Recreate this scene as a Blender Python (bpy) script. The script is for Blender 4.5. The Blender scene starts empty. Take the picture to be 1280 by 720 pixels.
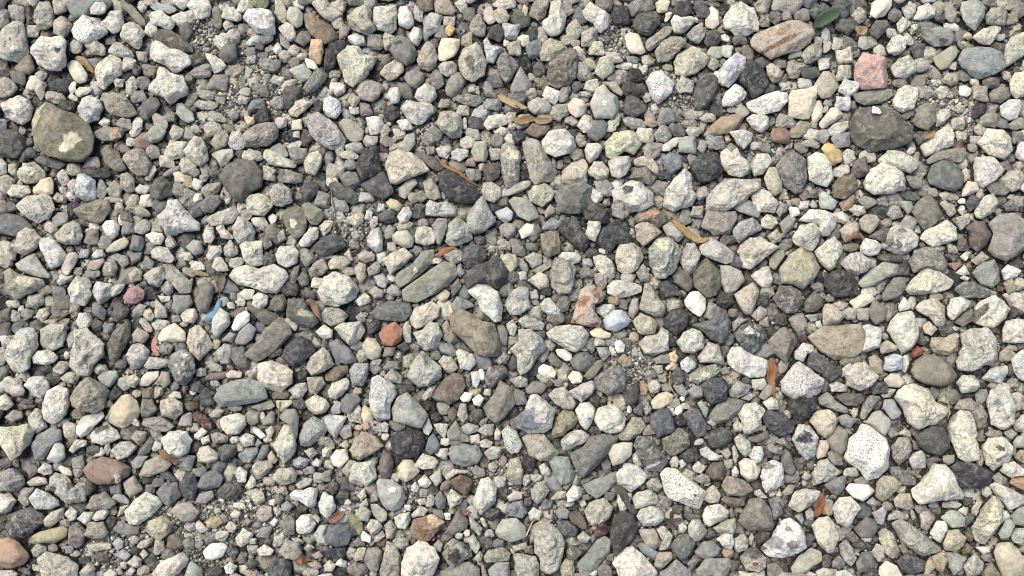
import bpy, math
import numpy as np
from mathutils import Vector

# ------------------------------------------------------------------ camera, sky, sun, exposure
SC = bpy.context.scene
COL = SC.collection
CAM, TGT, LENS = ((0.0, -0.15, 1.125), (0.0, 0.0, 0.018), 31.9)
cd = bpy.data.cameras.new('camera')
cam = bpy.data.objects.new('camera', cd)
COL.objects.link(cam)
cd.lens = LENS
cd.sensor_width = 36
cd.clip_start = 0.01
cd.clip_end = 100
cam.location = CAM
cam.rotation_euler = (Vector(TGT) - Vector(CAM)).to_track_quat('-Z', 'Y').to_euler()
SC.camera = cam

SUN_EL, SUN_AZ = math.radians(56), math.radians(-48)     # azimuth clockwise from +Y (top of the picture)
w = bpy.data.worlds.new('World')
SC.world = w
w.use_nodes = True
nt = w.node_tree
sky = nt.nodes.new('ShaderNodeTexSky')
sky.sky_type = 'NISHITA'
sky.sun_disc = False
sky.sun_elevation = SUN_EL
sky.sun_rotation = SUN_AZ
sky.air_density = 1.0
sky.dust_density = 5.0
sky.ozone_density = 1.0
nt.links.new(sky.outputs[0], nt.nodes['Background'].inputs[0])
nt.nodes['Background'].inputs[1].default_value = 0.125
sl = bpy.data.lights.new('sun', 'SUN')
sl.energy = 1.35
sl.angle = math.radians(46)
sl.color = (1.0, 0.955, 0.85)
so = bpy.data.objects.new('sun', sl)
COL.objects.link(so)
sdir = Vector((math.sin(SUN_AZ) * math.cos(SUN_EL), math.cos(SUN_AZ) * math.cos(SUN_EL), math.sin(SUN_EL)))
so.rotation_euler = (-sdir).to_track_quat('-Z', 'Y').to_euler()
SC.view_settings.view_transform = 'Standard'
SC.view_settings.look = 'None'
SC.view_settings.exposure = 0.86
SC.view_settings.gamma = 1.0
SC.cycles.filter_width = 1.0

ALB = 1.0


def lin(h):
    v = np.array([int(h[i:i + 2], 16) / 255 for i in (0, 2, 4)])
    return np.where(v <= 0.04045, v / 12.92, ((v + 0.055) / 1.055) ** 2.4)


def stone_colour(h):
    """albedo of a stone from the colour it shows in daylight: a little greyer, with more spread between dark and pale"""
    c = lin(h)
    y = float(c @ (0.2126, 0.7152, 0.0722))
    c = y + (c - y) * 0.74
    c = c * (0.99, 1.0, 0.965) * (y / 0.5) ** 0.34
    return np.maximum(c * min(1.0, 0.65 / c.max()), 0.018)


# ------------------------------------------------------------------ materials
class N:
    def __init__(s, name):
        s.m = bpy.data.materials.new(name)
        s.m.use_nodes = True
        s.t = s.m.node_tree
        s.b = s.t.nodes['Principled BSDF']
        s.b.inputs['Specular IOR Level'].default_value = 0.25

    def node(s, typ, ins=None, **kw):
        n = s.t.nodes.new(typ)
        for k, v in kw.items():
            setattr(n, k, v)
        for k, v in (ins or {}).items():
            if isinstance(v, bpy.types.NodeSocket):
                s.t.links.new(v, n.inputs[k])
            else:
                n.inputs[k].default_value = v
        return n

    def math(s, op, a, b=0.0, clamp=False):
        return s.node('ShaderNodeMath', {0: a, 1: b}, operation=op, use_clamp=clamp).outputs[0]

    def noise(s, vec, scale, detail=3.0, rough=0.55, dist=0.0):
        return s.node('ShaderNodeTexNoise', {'Vector': vec, 'Scale': scale, 'Detail': detail, 'Roughness': rough, 'Distortion': dist}).outputs[0]

    def ramp(s, v, a, b):
        return s.node('ShaderNodeMapRange', {0: v, 1: a, 2: b, 3: 0.0, 4: 1.0}, interpolation_type='SMOOTHSTEP').outputs[0]

    def mix(s, f, a, b, mode='MIX'):
        n = s.node('ShaderNodeMix', data_type='RGBA', blend_type=mode)
        for sock, v in ((n.inputs[0], f), (n.inputs[6], a), (n.inputs[7], b)):
            if isinstance(v, bpy.types.NodeSocket):
                s.t.links.new(v, sock)
            else:
                sock.default_value = v
        return n.outputs[2]

    def link(s, a, b):
        s.t.links.new(a, b)


def stone_material(name, mott=0.55, mid=0.5, fine=0.5, dark=(0.62, 0.70, 0.5), light=(0.66, 0.72, 0.4),
                   patch=0.0, streak=0.0, bump=0.5, rough=0.9, speck_scale=0.75, pits=0.35, dust=0.35, blotch=0.0):
    n = N(name)
    tint = n.node('ShaderNodeAttribute', attribute_name='tint').outputs['Color']
    pos = n.node('ShaderNodeNewGeometry').outputs['Position']
    mm = n.node('ShaderNodeVectorMath', {0: pos, 3: 1000.0}, operation='SCALE').outputs[0]
    off = n.node('ShaderNodeVectorMath', {0: mm, 1: (37.0, 11.0, 53.0)}, operation='ADD').outputs[0]
    n1 = n.noise(mm, 0.055, 3, 0.6, 0.6)
    n2 = n.noise(mm, 0.20, 4, 0.62, 0.4)
    n3 = n.noise(mm, 0.62, 3, 0.7)
    f = n.math('MULTIPLY_ADD', n1, mott * 2)
    f.node.inputs[2].default_value = 1 - mott
    f = n.math('ADD', f, n.math('MULTIPLY', n.math('SUBTRACT', n2, 0.5), mid * 2))
    f = n.math('ADD', f, n.math('MULTIPLY', n.math('SUBTRACT', n3, 0.5), fine * 2))
    f = n.math('MAXIMUM', f, 0.2)
    c = n.node('ShaderNodeVectorMath', {0: tint, 3: f}, operation='SCALE').outputs[0]
    # warm / cool drift of the hue inside one stone
    hue = n.ramp(n.noise(mm, 0.09, 2, 0.5, 0.8), 0.35, 0.65)
    c = n.mix(1.0, c, n.mix(hue, (0.965, 0.995, 1.005, 1), (1.015, 1.0, 0.935, 1)), 'MULTIPLY')
    if streak:
        mp = n.node('ShaderNodeMapping', {0: mm, 2: (0.3, 0.2, 0.6), 3: (0.08, 0.75, 0.3)}).outputs[0]
        s = n.ramp(n.noise(mp, 0.6, 3, 0.6, 1.2), 0.52, 0.68)
        c = n.mix(n.math('MULTIPLY', s, streak), c, n.mix(1.0, c, (1.45, 1.42, 1.36, 1), 'MULTIPLY'))
    if patch:
        p = n.ramp(n.noise(mm, 0.10, 5, 0.62, 1.0), 0.55, 0.62)
        c = n.mix(n.math('MULTIPLY', p, patch), c, (0.44, 0.41, 0.35, 1))
    if blotch:
        bl_ = n.ramp(n.noise(off, 0.105, 4, 0.66, 1.4), 0.50, 0.60)
        c = n.mix(n.math('MULTIPLY', bl_, blotch), c, n.mix(1.0, c, (0.60, 0.60, 0.61, 1), 'MULTIPLY'))
    sp = n.noise(mm, speck_scale, 3, 0.65)
    sp = n.math('ADD', sp, n.math('MULTIPLY', n.math('SUBTRACT', n2, 0.5), 0.28))
    dk = n.ramp(sp, dark[0], dark[1])
    c = n.mix(n.math('MULTIPLY', dk, dark[2]), c, n.mix(1.0, c, (0.28, 0.28, 0.30, 1), 'MULTIPLY'))
    sl2 = n.noise(off, speck_scale * 0.8, 2, 0.6)
    lt = n.ramp(sl2, light[0], light[1])
    pale = n.node('ShaderNodeVectorMath', {0: n.mix(1.0, c, (1.7, 1.68, 1.6, 1), 'MULTIPLY'), 1: (0.07, 0.07, 0.065)}, operation='ADD').outputs[0]
    pale = n.node('ShaderNodeVectorMath', {0: pale, 1: (0.78, 0.77, 0.73)}, operation='MINIMUM').outputs[0]
    c = n.mix(n.math('MULTIPLY', lt, light[2]), c, pale)
    # pale dust lying in irregular films
    du = n.math('MULTIPLY', n.ramp(n.noise(off, 0.12, 5, 0.68, 0.8), 0.46, 0.66), dust)
    c = n.mix(du, c, (0.40, 0.385, 0.34, 1))
    # small pits: a darker floor, and real relief
    vo = n.node('ShaderNodeTexVoronoi', {'Vector': mm, 'Scale': 0.34, 'Randomness': 1.0})
    pit = n.math('SUBTRACT', 1.0, n.ramp(vo.outputs['Distance'], 0.10, 0.30))
    gate = n.ramp(n.noise(off, 0.16, 2), 0.48, 0.6)
    pit = n.math('MULTIPLY', pit, gate)
    c = n.mix(n.math('MULTIPLY', pit, pits), c, n.mix(1.0, c, (0.45, 0.42, 0.38, 1), 'MULTIPLY'))
    n.link(c, n.b.inputs['Base Color'])
    n.b.inputs['Roughness'].default_value = rough
    h = n.math('ADD', n.math('MULTIPLY', n2, 1.6), n.math('MULTIPLY', n3, 0.7))
    h = n.math('SUBTRACT', h, n.math('MULTIPLY', pit, pits * 1.2))
    h = n.math('SUBTRACT', h, n.math('MULTIPLY', dk, 0.12))
    bp = n.node('ShaderNodeBump', {'Strength': bump, 'Distance': 0.0024, 'Height': h}).outputs[0]
    n.link(bp, n.b.inputs['Normal'])
    return n.m


MATS = {
    'c': stone_material('concrete_stone', 0.6, 0.8, 0.7, (0.60, 0.67, 0.5), (0.61, 0.69, 0.4), bump=1.0, pits=0.65, dust=0.35, blotch=0.6),
    'w': stone_material('white_stone', 0.7, 0.75, 0.4, (0.64, 0.70, 0.4), (0.57, 0.68, 0.4), bump=1.0, pits=0.45, dust=0.3, blotch=0.65),
    'g': stone_material('granite_stone', 0.35, 0.4, 0.7, (0.56, 0.60, 0.9), (0.57, 0.63, 0.5), bump=0.8, speck_scale=0.5, pits=0.2, dust=0.12),
    's': stone_material('smooth_stone', 0.55, 0.5, 0.3, (0.66, 0.73, 0.35), (0.69, 0.75, 0.3), bump=0.4, rough=0.75, pits=0.2, dust=0.25, blotch=0.25),
    'd': stone_material('dark_stone', 0.6, 0.9, 0.7, (0.60, 0.67, 0.45), (0.60, 0.68, 0.5), bump=1.0, rough=0.75, pits=0.4, dust=0.3),
    'b': stone_material('brown_stone', 0.6, 0.85, 0.5, (0.61, 0.69, 0.45), (0.65, 0.72, 0.35), streak=0.5, bump=0.85, pits=0.35, dust=0.35),
    'm': stone_material('slate_stone', 0.6, 0.7, 0.35, (0.64, 0.71, 0.35), (0.65, 0.71, 0.4), streak=0.6, bump=0.7, pits=0.25, dust=0.35),
    'k': stone_material('mottled_stone', 0.75, 1.1, 0.7, (0.57, 0.65, 0.6), (0.59, 0.66, 0.5), patch=0.6, bump=1.0, pits=0.6, dust=0.4, blotch=0.5),
    'r': stone_material('red_stone', 0.6, 0.8, 0.6, (0.60, 0.68, 0.5), (0.60, 0.68, 0.45), bump=0.9, pits=0.45, dust=0.5),
}
KEYS = list(MATS)


def plain_material(name, col, rough=0.7, var=0.35, scale=0.25, bump=0.4, trans=0.0):
    n = N(name)
    pos = n.node('ShaderNodeNewGeometry').outputs['Position']
    mm = n.node('ShaderNodeVectorMath', {0: pos, 3: 1000.0}, operation='SCALE').outputs[0]
    a = n.noise(mm, scale, 4, 0.65, 0.5)
    b = n.noise(mm, scale * 4, 3, 0.65)
    f = n.math('ADD', n.math('MULTIPLY_ADD', a, var * 2), n.math('MULTIPLY', n.math('SUBTRACT', b, 0.5), var))
    f.node.inputs[0].links[0].from_node.inputs[2].default_value = 1 - var
    base = n.node('ShaderNodeRGB')
    base.outputs[0].default_value = (*col, 1)
    c = n.node('ShaderNodeVectorMath', {0: base.outputs[0], 3: f}, operation='SCALE').outputs[0]
    n.link(c, n.b.inputs['Base Color'])
    n.b.inputs['Roughness'].default_value = rough
    bp = n.node('ShaderNodeBump', {'Strength': bump, 'Distance': 0.001, 'Height': b}).outputs[0]
    n.link(bp, n.b.inputs['Normal'])
    return n.m


# ------------------------------------------------------------------ data (millimetres on the ground plane)
# stones: material | colour | height of the middle, half height | outline | label
STONES = """m|857e68|20.1 17.9|-607,211 -603,228 -590,238 -581,235 -567,226 -551,222 -534,209 -526,191 -527,172 -538,159 -557,160 -580,166 -597,176 -603,191|big olive-brown boulder with a cream scar, largest stone at upper left
m|6f6d63|16.0 14.4|427,212 436,228 455,233 476,233 494,220 508,198 504,185 479,177 452,174 441,181 430,196|big smooth dark olive-grey slab stone with a small white chip on top, upper right
g|dbd9d0|17.0 15.5|402,-205 406,-183 416,-176 422,-165 430,-166 440,-174 453,-183 456,-194 453,-217 441,-229 426,-232 420,-221 404,-210|largest white granite stone with black speckles, lower right
m|a1947b|13.2 11.0|362,-60 383,-46 407,-45 429,-44 441,-57 434,-76 419,-85 395,-88 379,-79 369,-68|large tan-olive wedge-shaped boulder with a flat grainy top, right
r|b3a08d|17.4 10.8|304,318 310,328 331,337 355,346 366,347 385,338 389,329 382,318 369,307 330,294 313,305 306,311|long rust-streaked block with a reddish groove, near the top right
b|978b76|15.3 13.6|-77,-32 -64,-24 -47,-32 -36,-41 -21,-44 -14,-69 -18,-83 -30,-86 -43,-81 -58,-67 -73,-52|big brown striated wood-like stone, centre, below the dark crumbling rock
m|8f8b87|18.0 12.1|592,81 606,93 626,95 641,85 638,51 628,42 611,33 598,38 589,47 596,68|large smooth purplish-grey slab at the right edge, mid height upper half
c|d6cdb6|20.7 18.7|462,-133 475,-120 491,-118 503,-122 511,-139 526,-148 523,-155 510,-165 488,-172 477,-165 471,-146|large cream stone with a beak-like right end, above a dark grey round one, lower right
k|bab5aa|18.1 16.7|550,-56 564,-49 584,-49 594,-65 593,-89 587,-95 572,-96 557,-104 544,-102 541,-91 553,-72|big pale grey-white bulky stone with rounded top, right side, lower left of a grey-striped one
w|d5cec0|16.6 17.6|477,-244 491,-234 503,-221 507,-213 521,-213 531,-227 542,-248 540,-254 511,-256 486,-261 479,-253|big white flat-based trapezoid stone, bottom right, left of the black rough sparkling stone
s|716d65|16.1 14.7|-368,140 -359,155 -344,164 -323,161 -312,146 -314,128 -327,121 -334,109 -346,109 -357,123|big dark grey-brown smooth boulder in the left upper quarter
c|bdb6ab|14.6 13.7|243,113 257,131 274,140 313,139 313,125 298,117 290,108 267,96 244,100|long pale pitted slab-like stone below the coral-like cream stone
c|dbd5c8|19.3 15.8|-131,-329 -125,-312 -111,-305 -91,-310 -84,-322 -88,-333 -96,-350 -126,-353 -131,-343|large cream-white blocky stone at the bottom edge, left of centre
k|bcb7ac|18.0 13.0|-538,-78 -534,-65 -536,-52 -518,-49 -507,-60 -495,-69 -498,-83 -510,-96 -513,-107 -527,-109 -539,-96|large pale rugged lump with grey mottling, left, beside the olive leaf-shaped stone
c|cbc6b3|14.0 12.7|528,-169 532,-158 543,-149 554,-146 560,-160 563,-192 563,-208 548,-212 536,-207 531,-187|tall cream pillar-shaped stone at the lower right, with grey upper left
c|d2cabb|14.1 13.2|-349,16 -343,27 -330,30 -313,25 -295,31 -279,22 -276,14 -290,-7 -308,-5 -323,1 -340,5|long double-lobed cream stone lying across, left of centre
w|d2ceca|17.1 15.3|295,-311 309,-298 320,-279 331,-276 342,-283 348,-295 350,-311 338,-317 320,-323 305,-322 299,-316|white conglomerate stone with grey round inclusions, bottom right
c|d0c9bf|15.8 13.6|121,-330 133,-314 143,-308 156,-318 166,-330 173,-340 162,-354 130,-354|large white rough stone with a hollow, at the bottom edge, centre right
g|d1cbbe|15.9 13.9|178,-225 186,-217 197,-218 210,-229 234,-246 225,-267 209,-262 187,-254 182,-244|long white pitted block with dark specks, bottom right of centre
k|b1ada0|16.5 11.6|25,-297 31,-288 47,-285 60,-295 64,-307 61,-321 54,-338 43,-342 34,-336 33,-324 27,-316|tall pale grey mottled stone with a lobed lower end, bottom centre
m|8d928e|15.2 8.1|-363,-135 -355,-119 -333,-112 -319,-110 -300,-117 -296,-135 -310,-140 -339,-144 -355,-145|large smooth grey-green broad flat stone in the left lower half, under a cream crystalline one
b|a8a187|14.8 11.7|330,23 345,44 360,53 375,44 382,25 372,10 360,-1 347,5 334,6|big yellowish-green fissured stone right of the large pale triangular one
m|8d8f7f|14.0 8.5|-137,-3 -125,7 -103,22 -85,35 -73,29 -71,16 -81,3 -95,-7 -117,-18 -134,-16|long olive-green slab in two pieces, left of centre, below the orange leaf scrap
g|bdbab5|16.1 15.1|327,-114 337,-102 352,-91 363,-98 379,-112 374,-127 359,-138 341,-136 327,-127|large pale granite-like triangular stone right of the orange-brown standing leaf's base
m|8a9291|15.9 8.3|569,294 576,308 594,312 613,311 626,304 630,283 616,275 599,270 587,276 573,284|large blue-grey slab in the top right with a cracked right face
w|c3beba|18.0 13.4|2,-160 15,-148 22,-131 30,-129 43,-139 53,-149 48,-171 39,-177 23,-177 8,-169|large white stone with a bluish-grey left face, lower centre, right of the tall rugged stone
m|74766f|16.0 8.5|69,-201 86,-192 95,-180 111,-177 127,-183 118,-198 104,-214 93,-224 85,-230 76,-219|big green-grey wedge-shaped slab pointing down, lower centre
s|8a8272|17.1 10.8|485,-102 491,-89 504,-81 518,-83 534,-94 542,-107 534,-118 520,-121 502,-118 489,-111|brown-grey smooth speckled boulder at right, below a small red round pebble
r|c99c96|15.8 14.4|436,286 448,304 463,301 475,297 479,290 479,270 475,256 462,254 445,255 436,267|pinkish red brick fragment in the upper right
m|827c73|14.8 8.4|-329,-83 -313,-65 -304,-50 -288,-37 -272,-45 -269,-57 -283,-72 -303,-87 -312,-91|large flat brown-grey slab slanting up-right, left of centre, mid height
k|a8a8a0|17.1 15.1|167,49 180,63 193,64 204,57 211,45 201,21 190,12 177,12 171,29|large grey-white mottled stone with yellowish patches, right of the round crumbly cream stone
c|c1bea9|17.3 13.8|-224,298 -217,305 -211,312 -195,312 -188,302 -172,299 -177,284 -185,270 -197,262 -203,257 -212,266 -219,282|large pale greenish lump with glassy corner, right of the navy slab
c|c4b9a3|16.6 12.0|-160,157 -154,173 -142,177 -127,173 -112,161 -102,148 -116,143 -131,138 -144,131 -152,132 -157,144|large cream lump with angular right end, upper left of centre
c|d6d3c1|16.0 13.7|440,134 449,150 466,159 483,155 495,136 493,125 475,119 455,118 442,125|large cream-white pitted oval stone below the big smooth dark olive-grey slab
c|e0d9cc|16.2 15.6|-241,-5 -232,14 -218,21 -199,14 -189,-1 -193,-12 -213,-24 -231,-20|large bright white rough stone, left of the long olive-green slab
w|d9d3ca|18.1 14.1|-603,326 -590,324 -573,325 -568,317 -567,297 -568,287 -577,279 -592,280 -603,287 -613,301 -612,310 -607,319|whitish blocky stone with one small dark hole in its top
c|bdb8aa|17.0 12.6|-660,329 -645,341 -636,348 -628,344 -623,328 -618,308 -621,300 -632,291 -647,293 -657,298|cream rough boulder with narrow top at the upper left edge
c|bdb9aa|18.6 13.7|-561,-322 -551,-315 -526,-321 -513,-331 -514,-346 -532,-355 -552,-350|large grey-cream rough block at the bottom edge, left, below the olive-yellow stone
c|c8c3b2|17.6 13.7|-618,-78 -611,-63 -603,-50 -590,-49 -581,-58 -579,-71 -588,-87 -588,-98 -597,-105 -610,-100 -619,-87|tall cream pitted stone with bluish top, near the left edge, mid height
k|b6b4a9|16.3 16.2|-4,-76 8,-65 7,-50 24,-50 39,-63 42,-76 32,-85 26,-94 19,-103 10,-107 6,-100 6,-85|star-shaped pale lump with a downward leg, centre, above a cream oval pebble
c|a89f8c|19.1 15.6|-536,-133 -526,-115 -512,-109 -501,-115 -491,-126 -494,-148 -504,-153 -520,-151 -532,-145|brown-beige knobbly stone between the rounded whitish boulder and the tan wedge, lower left
k|b0ab9a|15.0 10.0|547,-288 554,-276 568,-257 577,-250 588,-262 586,-280 574,-297 562,-308 552,-304|tall stone half grey half cream, bottom right, leaning right
d|55555b|17.5 11.4|-94,142 -86,149 -74,151 -61,142 -46,130 -39,117 -46,107 -64,105 -80,113 -91,130|large dark blue-grey rock with orange leaf stem curving over it
c|a9a295|14.7 10.7|12,187 22,191 33,189 46,166 55,150 50,138 29,130 23,136 18,158|tall pale-grey leaning block, right of the stone with cream top, upper middle
k|8d8884|14.7 10.6|332,156 343,171 354,177 371,164 371,140 365,123 356,119 343,129 336,144|large grey-brown bluish-tipped stone, left of the white pitted stone by the ochre pebble
w|c1c1bd|17.9 12.4|-174,-131 -170,-110 -163,-106 -141,-119 -139,-130 -147,-144 -147,-160 -164,-161 -172,-149|white-grey tall block with chalky left face, lower left of centre, behind a grey wedge
w|cac4c2|17.2 16.4|-442,91 -433,101 -431,112 -418,112 -410,101 -398,89 -387,81 -388,72 -412,70 -431,68 -439,80|large whitish knobbly stone at left, right of the little bright white almond pebble
m|7a7c76|14.2 11.7|53,117 63,131 89,136 101,129 100,106 85,94 59,96|rough grey-green broad stone with flat surface, below the beige pointed stone
d|676665|15.5 14.6|-60,14 -51,25 -31,34 -18,44 -6,25 -6,12 -18,-1 -34,6 -55,-1|broad dark crumbling rock, centre top, right below the orange leaf scrap
r|b9a596|14.2 12.7|72,-43 80,-19 84,-2 94,6 107,2 116,-7 112,-17 103,-20 102,-32 111,-41 108,-48 95,-48 80,-44|tall cream and reddish crusted stone in the centre, with rusty edge marks
w|c7c3ba|18.3 14.1|125,124 138,130 149,137 162,134 175,120 178,105 161,95 139,101 126,109|large white stone with a dark grey spot, just right of centre in the upper half
s|957a6c|14.5 9.2|-516,-221 -508,-210 -494,-204 -476,-208 -459,-217 -462,-228 -478,-237 -497,-238 -510,-231|smooth reddish-brown oval stone in the lower left
c|c9c4b7|15.0 10.7|576,-140 582,-124 595,-121 606,-126 611,-146 607,-166 594,-173 579,-167 579,-155|white tall stone with a small lilac spot, right side lower, right of the cream pillar
k|857d72|14.3 12.7|47,291 57,301 70,310 82,309 85,295 82,271 72,260 58,257 47,263 45,277|large brown-grey speckled stone leaning on a paler tan stone, upper middle
s|b3a68d|14.2 10.8|573,-316 579,-306 592,-304 603,-313 609,-330 608,-347 583,-351 577,-333|smooth tan oval stone at the bottom right corner
k|a8a497|12.2 8.9|452,-283 464,-277 476,-283 493,-296 513,-313 511,-316 491,-322 481,-318 469,-309 461,-297|long pale grey-tan stone with rough dark streaks, bottom right, slanting down-right
w|d6d2cc|12.8 8.9|263,-83 269,-72 280,-72 298,-81 315,-89 316,-98 308,-109 290,-110 270,-100 263,-92|large smooth white oblong stone left of the orange-brown standing leaf, right of centre
c|c5bfb9|17.8 12.2|192,124 204,140 217,153 225,143 226,124 233,116 225,105 203,97 190,105|pale rough cream lump with a peak, left of the long pale pitted slab-like stone
k|b1aba8|15.8 12.2|-262,212 -255,220 -246,226 -238,220 -227,213 -217,202 -210,189 -214,179 -229,176 -245,185 -255,196|large pale pinkish-grey stone with worn flat face, upper left of centre
m|9b9c96|15.4 9.9|-147,-149 -139,-133 -128,-127 -116,-137 -101,-155 -109,-171 -122,-169 -144,-162|smooth grey faceted wedge stone in front of the white-grey chalky block, lower left of centre
c|cfcabb|16.4 14.9|272,344 275,356 283,366 296,374 312,364 317,340 314,331 302,326 287,329 274,337|big rounded cream stone with flat top, left of the rust-streaked block
d|5c5a5a|15.7 12.8|116,-288 121,-272 132,-267 146,-272 151,-286 144,-302 131,-314 123,-321 118,-306|dusty charcoal stone with white dots, bottom centre right
c|ddd7c8|17.6 13.6|-449,285 -442,283 -432,275 -418,273 -411,256 -412,249 -425,241 -434,235 -443,244 -461,252 -460,260 -451,271|large cream angular lump below the long whitish bone-shaped stone
c|cdc4b2|16.6 11.9|-311,-105 -310,-93 -295,-89 -279,-94 -266,-102 -266,-116 -278,-127 -299,-123 -309,-114|light cream crystalline rough stone below the large flat brown-grey slab
m|817d72|13.3 11.5|270,-281 277,-267 285,-254 299,-253 310,-266 313,-287 309,-292 283,-292|olive-grey bell-shaped stone with a pale right edge, bottom right
c|cdc8b2|13.3 10.2|487,-1 500,16 512,29 531,22 547,9 540,-1 525,-6 495,-7|large cream triangular stone with flat bottom, right
c|cfc7b4|13.9 11.0|563,-41 572,-22 580,-15 595,-8 606,-15 615,-26 606,-39 590,-50 576,-46|large cream-yellow stone with a dark grey stripe across it, right
k|6a6b6d|13.3 9.7|-607,-287 -602,-273 -589,-267 -573,-265 -560,-273 -560,-283 -571,-294 -583,-301 -596,-300|dark grey large rounded stone above the orange-brown boulder, bottom left
c|c6c0a6|18.6 14.3|-619,-169 -606,-169 -585,-165 -578,-175 -581,-187 -589,-203 -600,-210 -608,-199 -617,-189|large pale yellowish tooth-shaped stone at the left edge, lower
s|6c726d|14.0 9.7|521,141 527,156 541,164 558,158 568,144 565,129 555,122 537,127 524,133|dark green-grey smooth rounded stone in the upper right
c|d4cdbf|16.8 12.4|459,-52 476,-31 491,-28 497,-45 495,-65 488,-76 478,-80 468,-65|white upright rough stone under the flat grey slab's tip, right
m|847f74|16.4 9.3|-35,-146 -21,-128 -15,-112 1,-122 4,-142 -8,-158 -19,-166 -30,-158|tall grey-brown rugged stone right of two small white pebbles, centre lower
k|b2b2a6|17.1 12.8|-129,-107 -116,-83 -109,-77 -98,-87 -86,-96 -85,-109 -101,-120 -114,-123|rugged pale stone with a round white cap, centre, below the pale heart-like stone
c|c0bfae|16.7 11.0|42,-55 52,-47 71,-45 87,-47 95,-58 91,-70 78,-80 70,-77 54,-68 45,-62|broad pale greenish-cream stone in the centre, above a bright white oval pebble
d|56545a|16.5 10.2|527,-215 538,-210 557,-212 575,-222 576,-233 564,-242 541,-242 531,-230|black rough sparkling stone below the cream pillar, lower right
c|bcb3a1|16.7 11.9|-69,292 -62,310 -45,318 -37,306 -32,290 -35,274 -50,263 -60,268 -67,280|large oval pitted stone with a dark hollow in its top, near the top centre
w|c9c8c0|14.3 10.7|-56,-4 -44,6 -29,6 -16,-5 -11,-24 -13,-41 -21,-43 -29,-35 -38,-28 -43,-15|curved pale stone like a thick hook over the right of the brown striated stone
s|b8ab8c|12.7 10.0|-496,-160 -487,-146 -475,-131 -466,-129 -455,-138 -451,-151 -457,-162 -469,-172 -479,-169|smooth tan triangular-wedge stone, lower left, the yellowest there
m|8b8a83|13.3 6.7|-84,-339 -70,-330 -51,-327 -38,-335 -38,-356 -81,-356|grey smooth domed stone at the bottom edge, right of the large cream-white blocky one
c|c5bdac|16.8 11.0|281,46 295,64 310,64 332,51 320,42 305,31 294,22 285,25|large pale triangular stone with a sharp right point, right of centre
m|76705f|13.9 7.7|224,16 231,29 241,39 254,25 261,10 254,-8 241,-12 225,1|large dark olive upright stone, right of centre, below the ochre leaf
k|7e7c7a|15.1 9.9|146,-191 151,-180 169,-179 176,-192 189,-210 179,-223 165,-221 154,-208|dark brownish-grey block with white bottom fleck, lower centre right
s|5e5d5b|16.0 12.2|486,-180 495,-173 512,-164 523,-169 528,-182 526,-196 515,-204 501,-200 490,-192|dark grey smooth round stone under the large cream beak-ended stone, lower right
d|55545a|15.8 12.2|-148,-187 -140,-175 -122,-171 -108,-176 -104,-189 -113,-204 -127,-207 -144,-199|black-grey shiny stone with white flecks, lower centre left, below the grey wedge
c|dcd5c8|13.7 10.1|-463,311 -459,323 -450,320 -439,311 -422,307 -411,300 -410,289 -421,281 -432,278 -442,287 -459,294 -464,301|long whitish bone-shaped stone under the dark olive blade
c|d0c9be|15.9 10.8|-570,-144 -564,-126 -550,-118 -539,-123 -536,-142 -540,-155 -550,-164 -557,-166 -566,-160|large rounded whitish boulder-like stone in the lower left, left of a brown-beige one
g|bab4aa|17.1 10.3|-619,103 -606,116 -586,120 -576,114 -569,99 -578,86 -592,82 -608,91|rough speckled round stone at left, below the pale blue-white cube and yellowish cube
s|b08a6c|18.0 12.5|-611,-300 -597,-298 -584,-305 -574,-316 -572,-322 -580,-331 -593,-335 -609,-333|orange-brown smooth boulder in the bottom left corner
d|50514f|14.8 10.5|334,-140 344,-124 357,-120 371,-128 370,-142 360,-158 349,-165 339,-157|dusty black round stone in the lower right, below the orange-brown leaf tip
k|c3c3a2|12.9 10.5|117,186 128,199 149,204 158,195 164,184 154,170 143,174 128,164 118,168|yellowish-green pale rounded stone with a notch, upper right of centre
m|c3b69f|12.3 7.4|352,248 358,256 378,258 390,262 389,248 384,232 378,218 351,218|light tan smooth broad stone below the taupe pyramid stone
w|c1bcb5|14.8 13.2|461,52 465,67 479,82 499,74 506,63 502,50 484,41|large white stone with grey angular inclusions, right, left of the cream half-moon stone
k|a3a190|14.3 11.3|48,29 53,39 64,38 80,27 77,6 73,-7 58,-8 49,3|tall grey-beige rectangular stone with a pale white pebble on its top edge, centre
c|c4b9a5|13.0 9.2|207,293 212,303 232,315 242,310 253,297 248,287 235,277 219,272 209,277|cream pancake-like stone with dimpled top, left of the dark slate leaf-shaped stone
d|5a5b59|16.4 13.3|223,157 235,171 252,174 263,163 265,146 249,134 236,134 227,144|very dark rough dusty stone, in the upper right middle, below a small grey cube
d|7a7d7b|16.9 14.7|218,-45 232,-42 244,-39 252,-21 264,-26 267,-39 265,-58 257,-69 243,-64 234,-54|grey dog-head-shaped slate rock, right of the pale speckled ball-shaped stone
d|585655|15.4 11.4|386,14 404,25 422,18 429,4 422,-10 396,-12 386,3|dark grey-brown block, right of and below the yellowish-green fissured stone
c|d3ccb8|15.0 13.2|589,185 602,205 619,204 632,193 630,173 620,163 603,169|cream block-like stone with flat shining top near the right edge
s|a9a89f|14.5 11.7|98,235 106,255 117,265 125,253 134,247 136,227 128,217 105,217|smooth grey-green stone with a tiny white chip on it, near the top centre
k|a19f94|13.0 8.1|-15,166 -13,184 -3,187 12,172 10,152 9,135 -7,125 -12,141|tall stone with cream top and grey white-spotted base, upper middle
c|aaa692|16.8 10.3|-630,21 -622,26 -612,19 -580,11 -579,4 -594,-7 -613,-14 -623,-1|yellow-patched greenish stone at the left edge under the grey triangular shard
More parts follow.
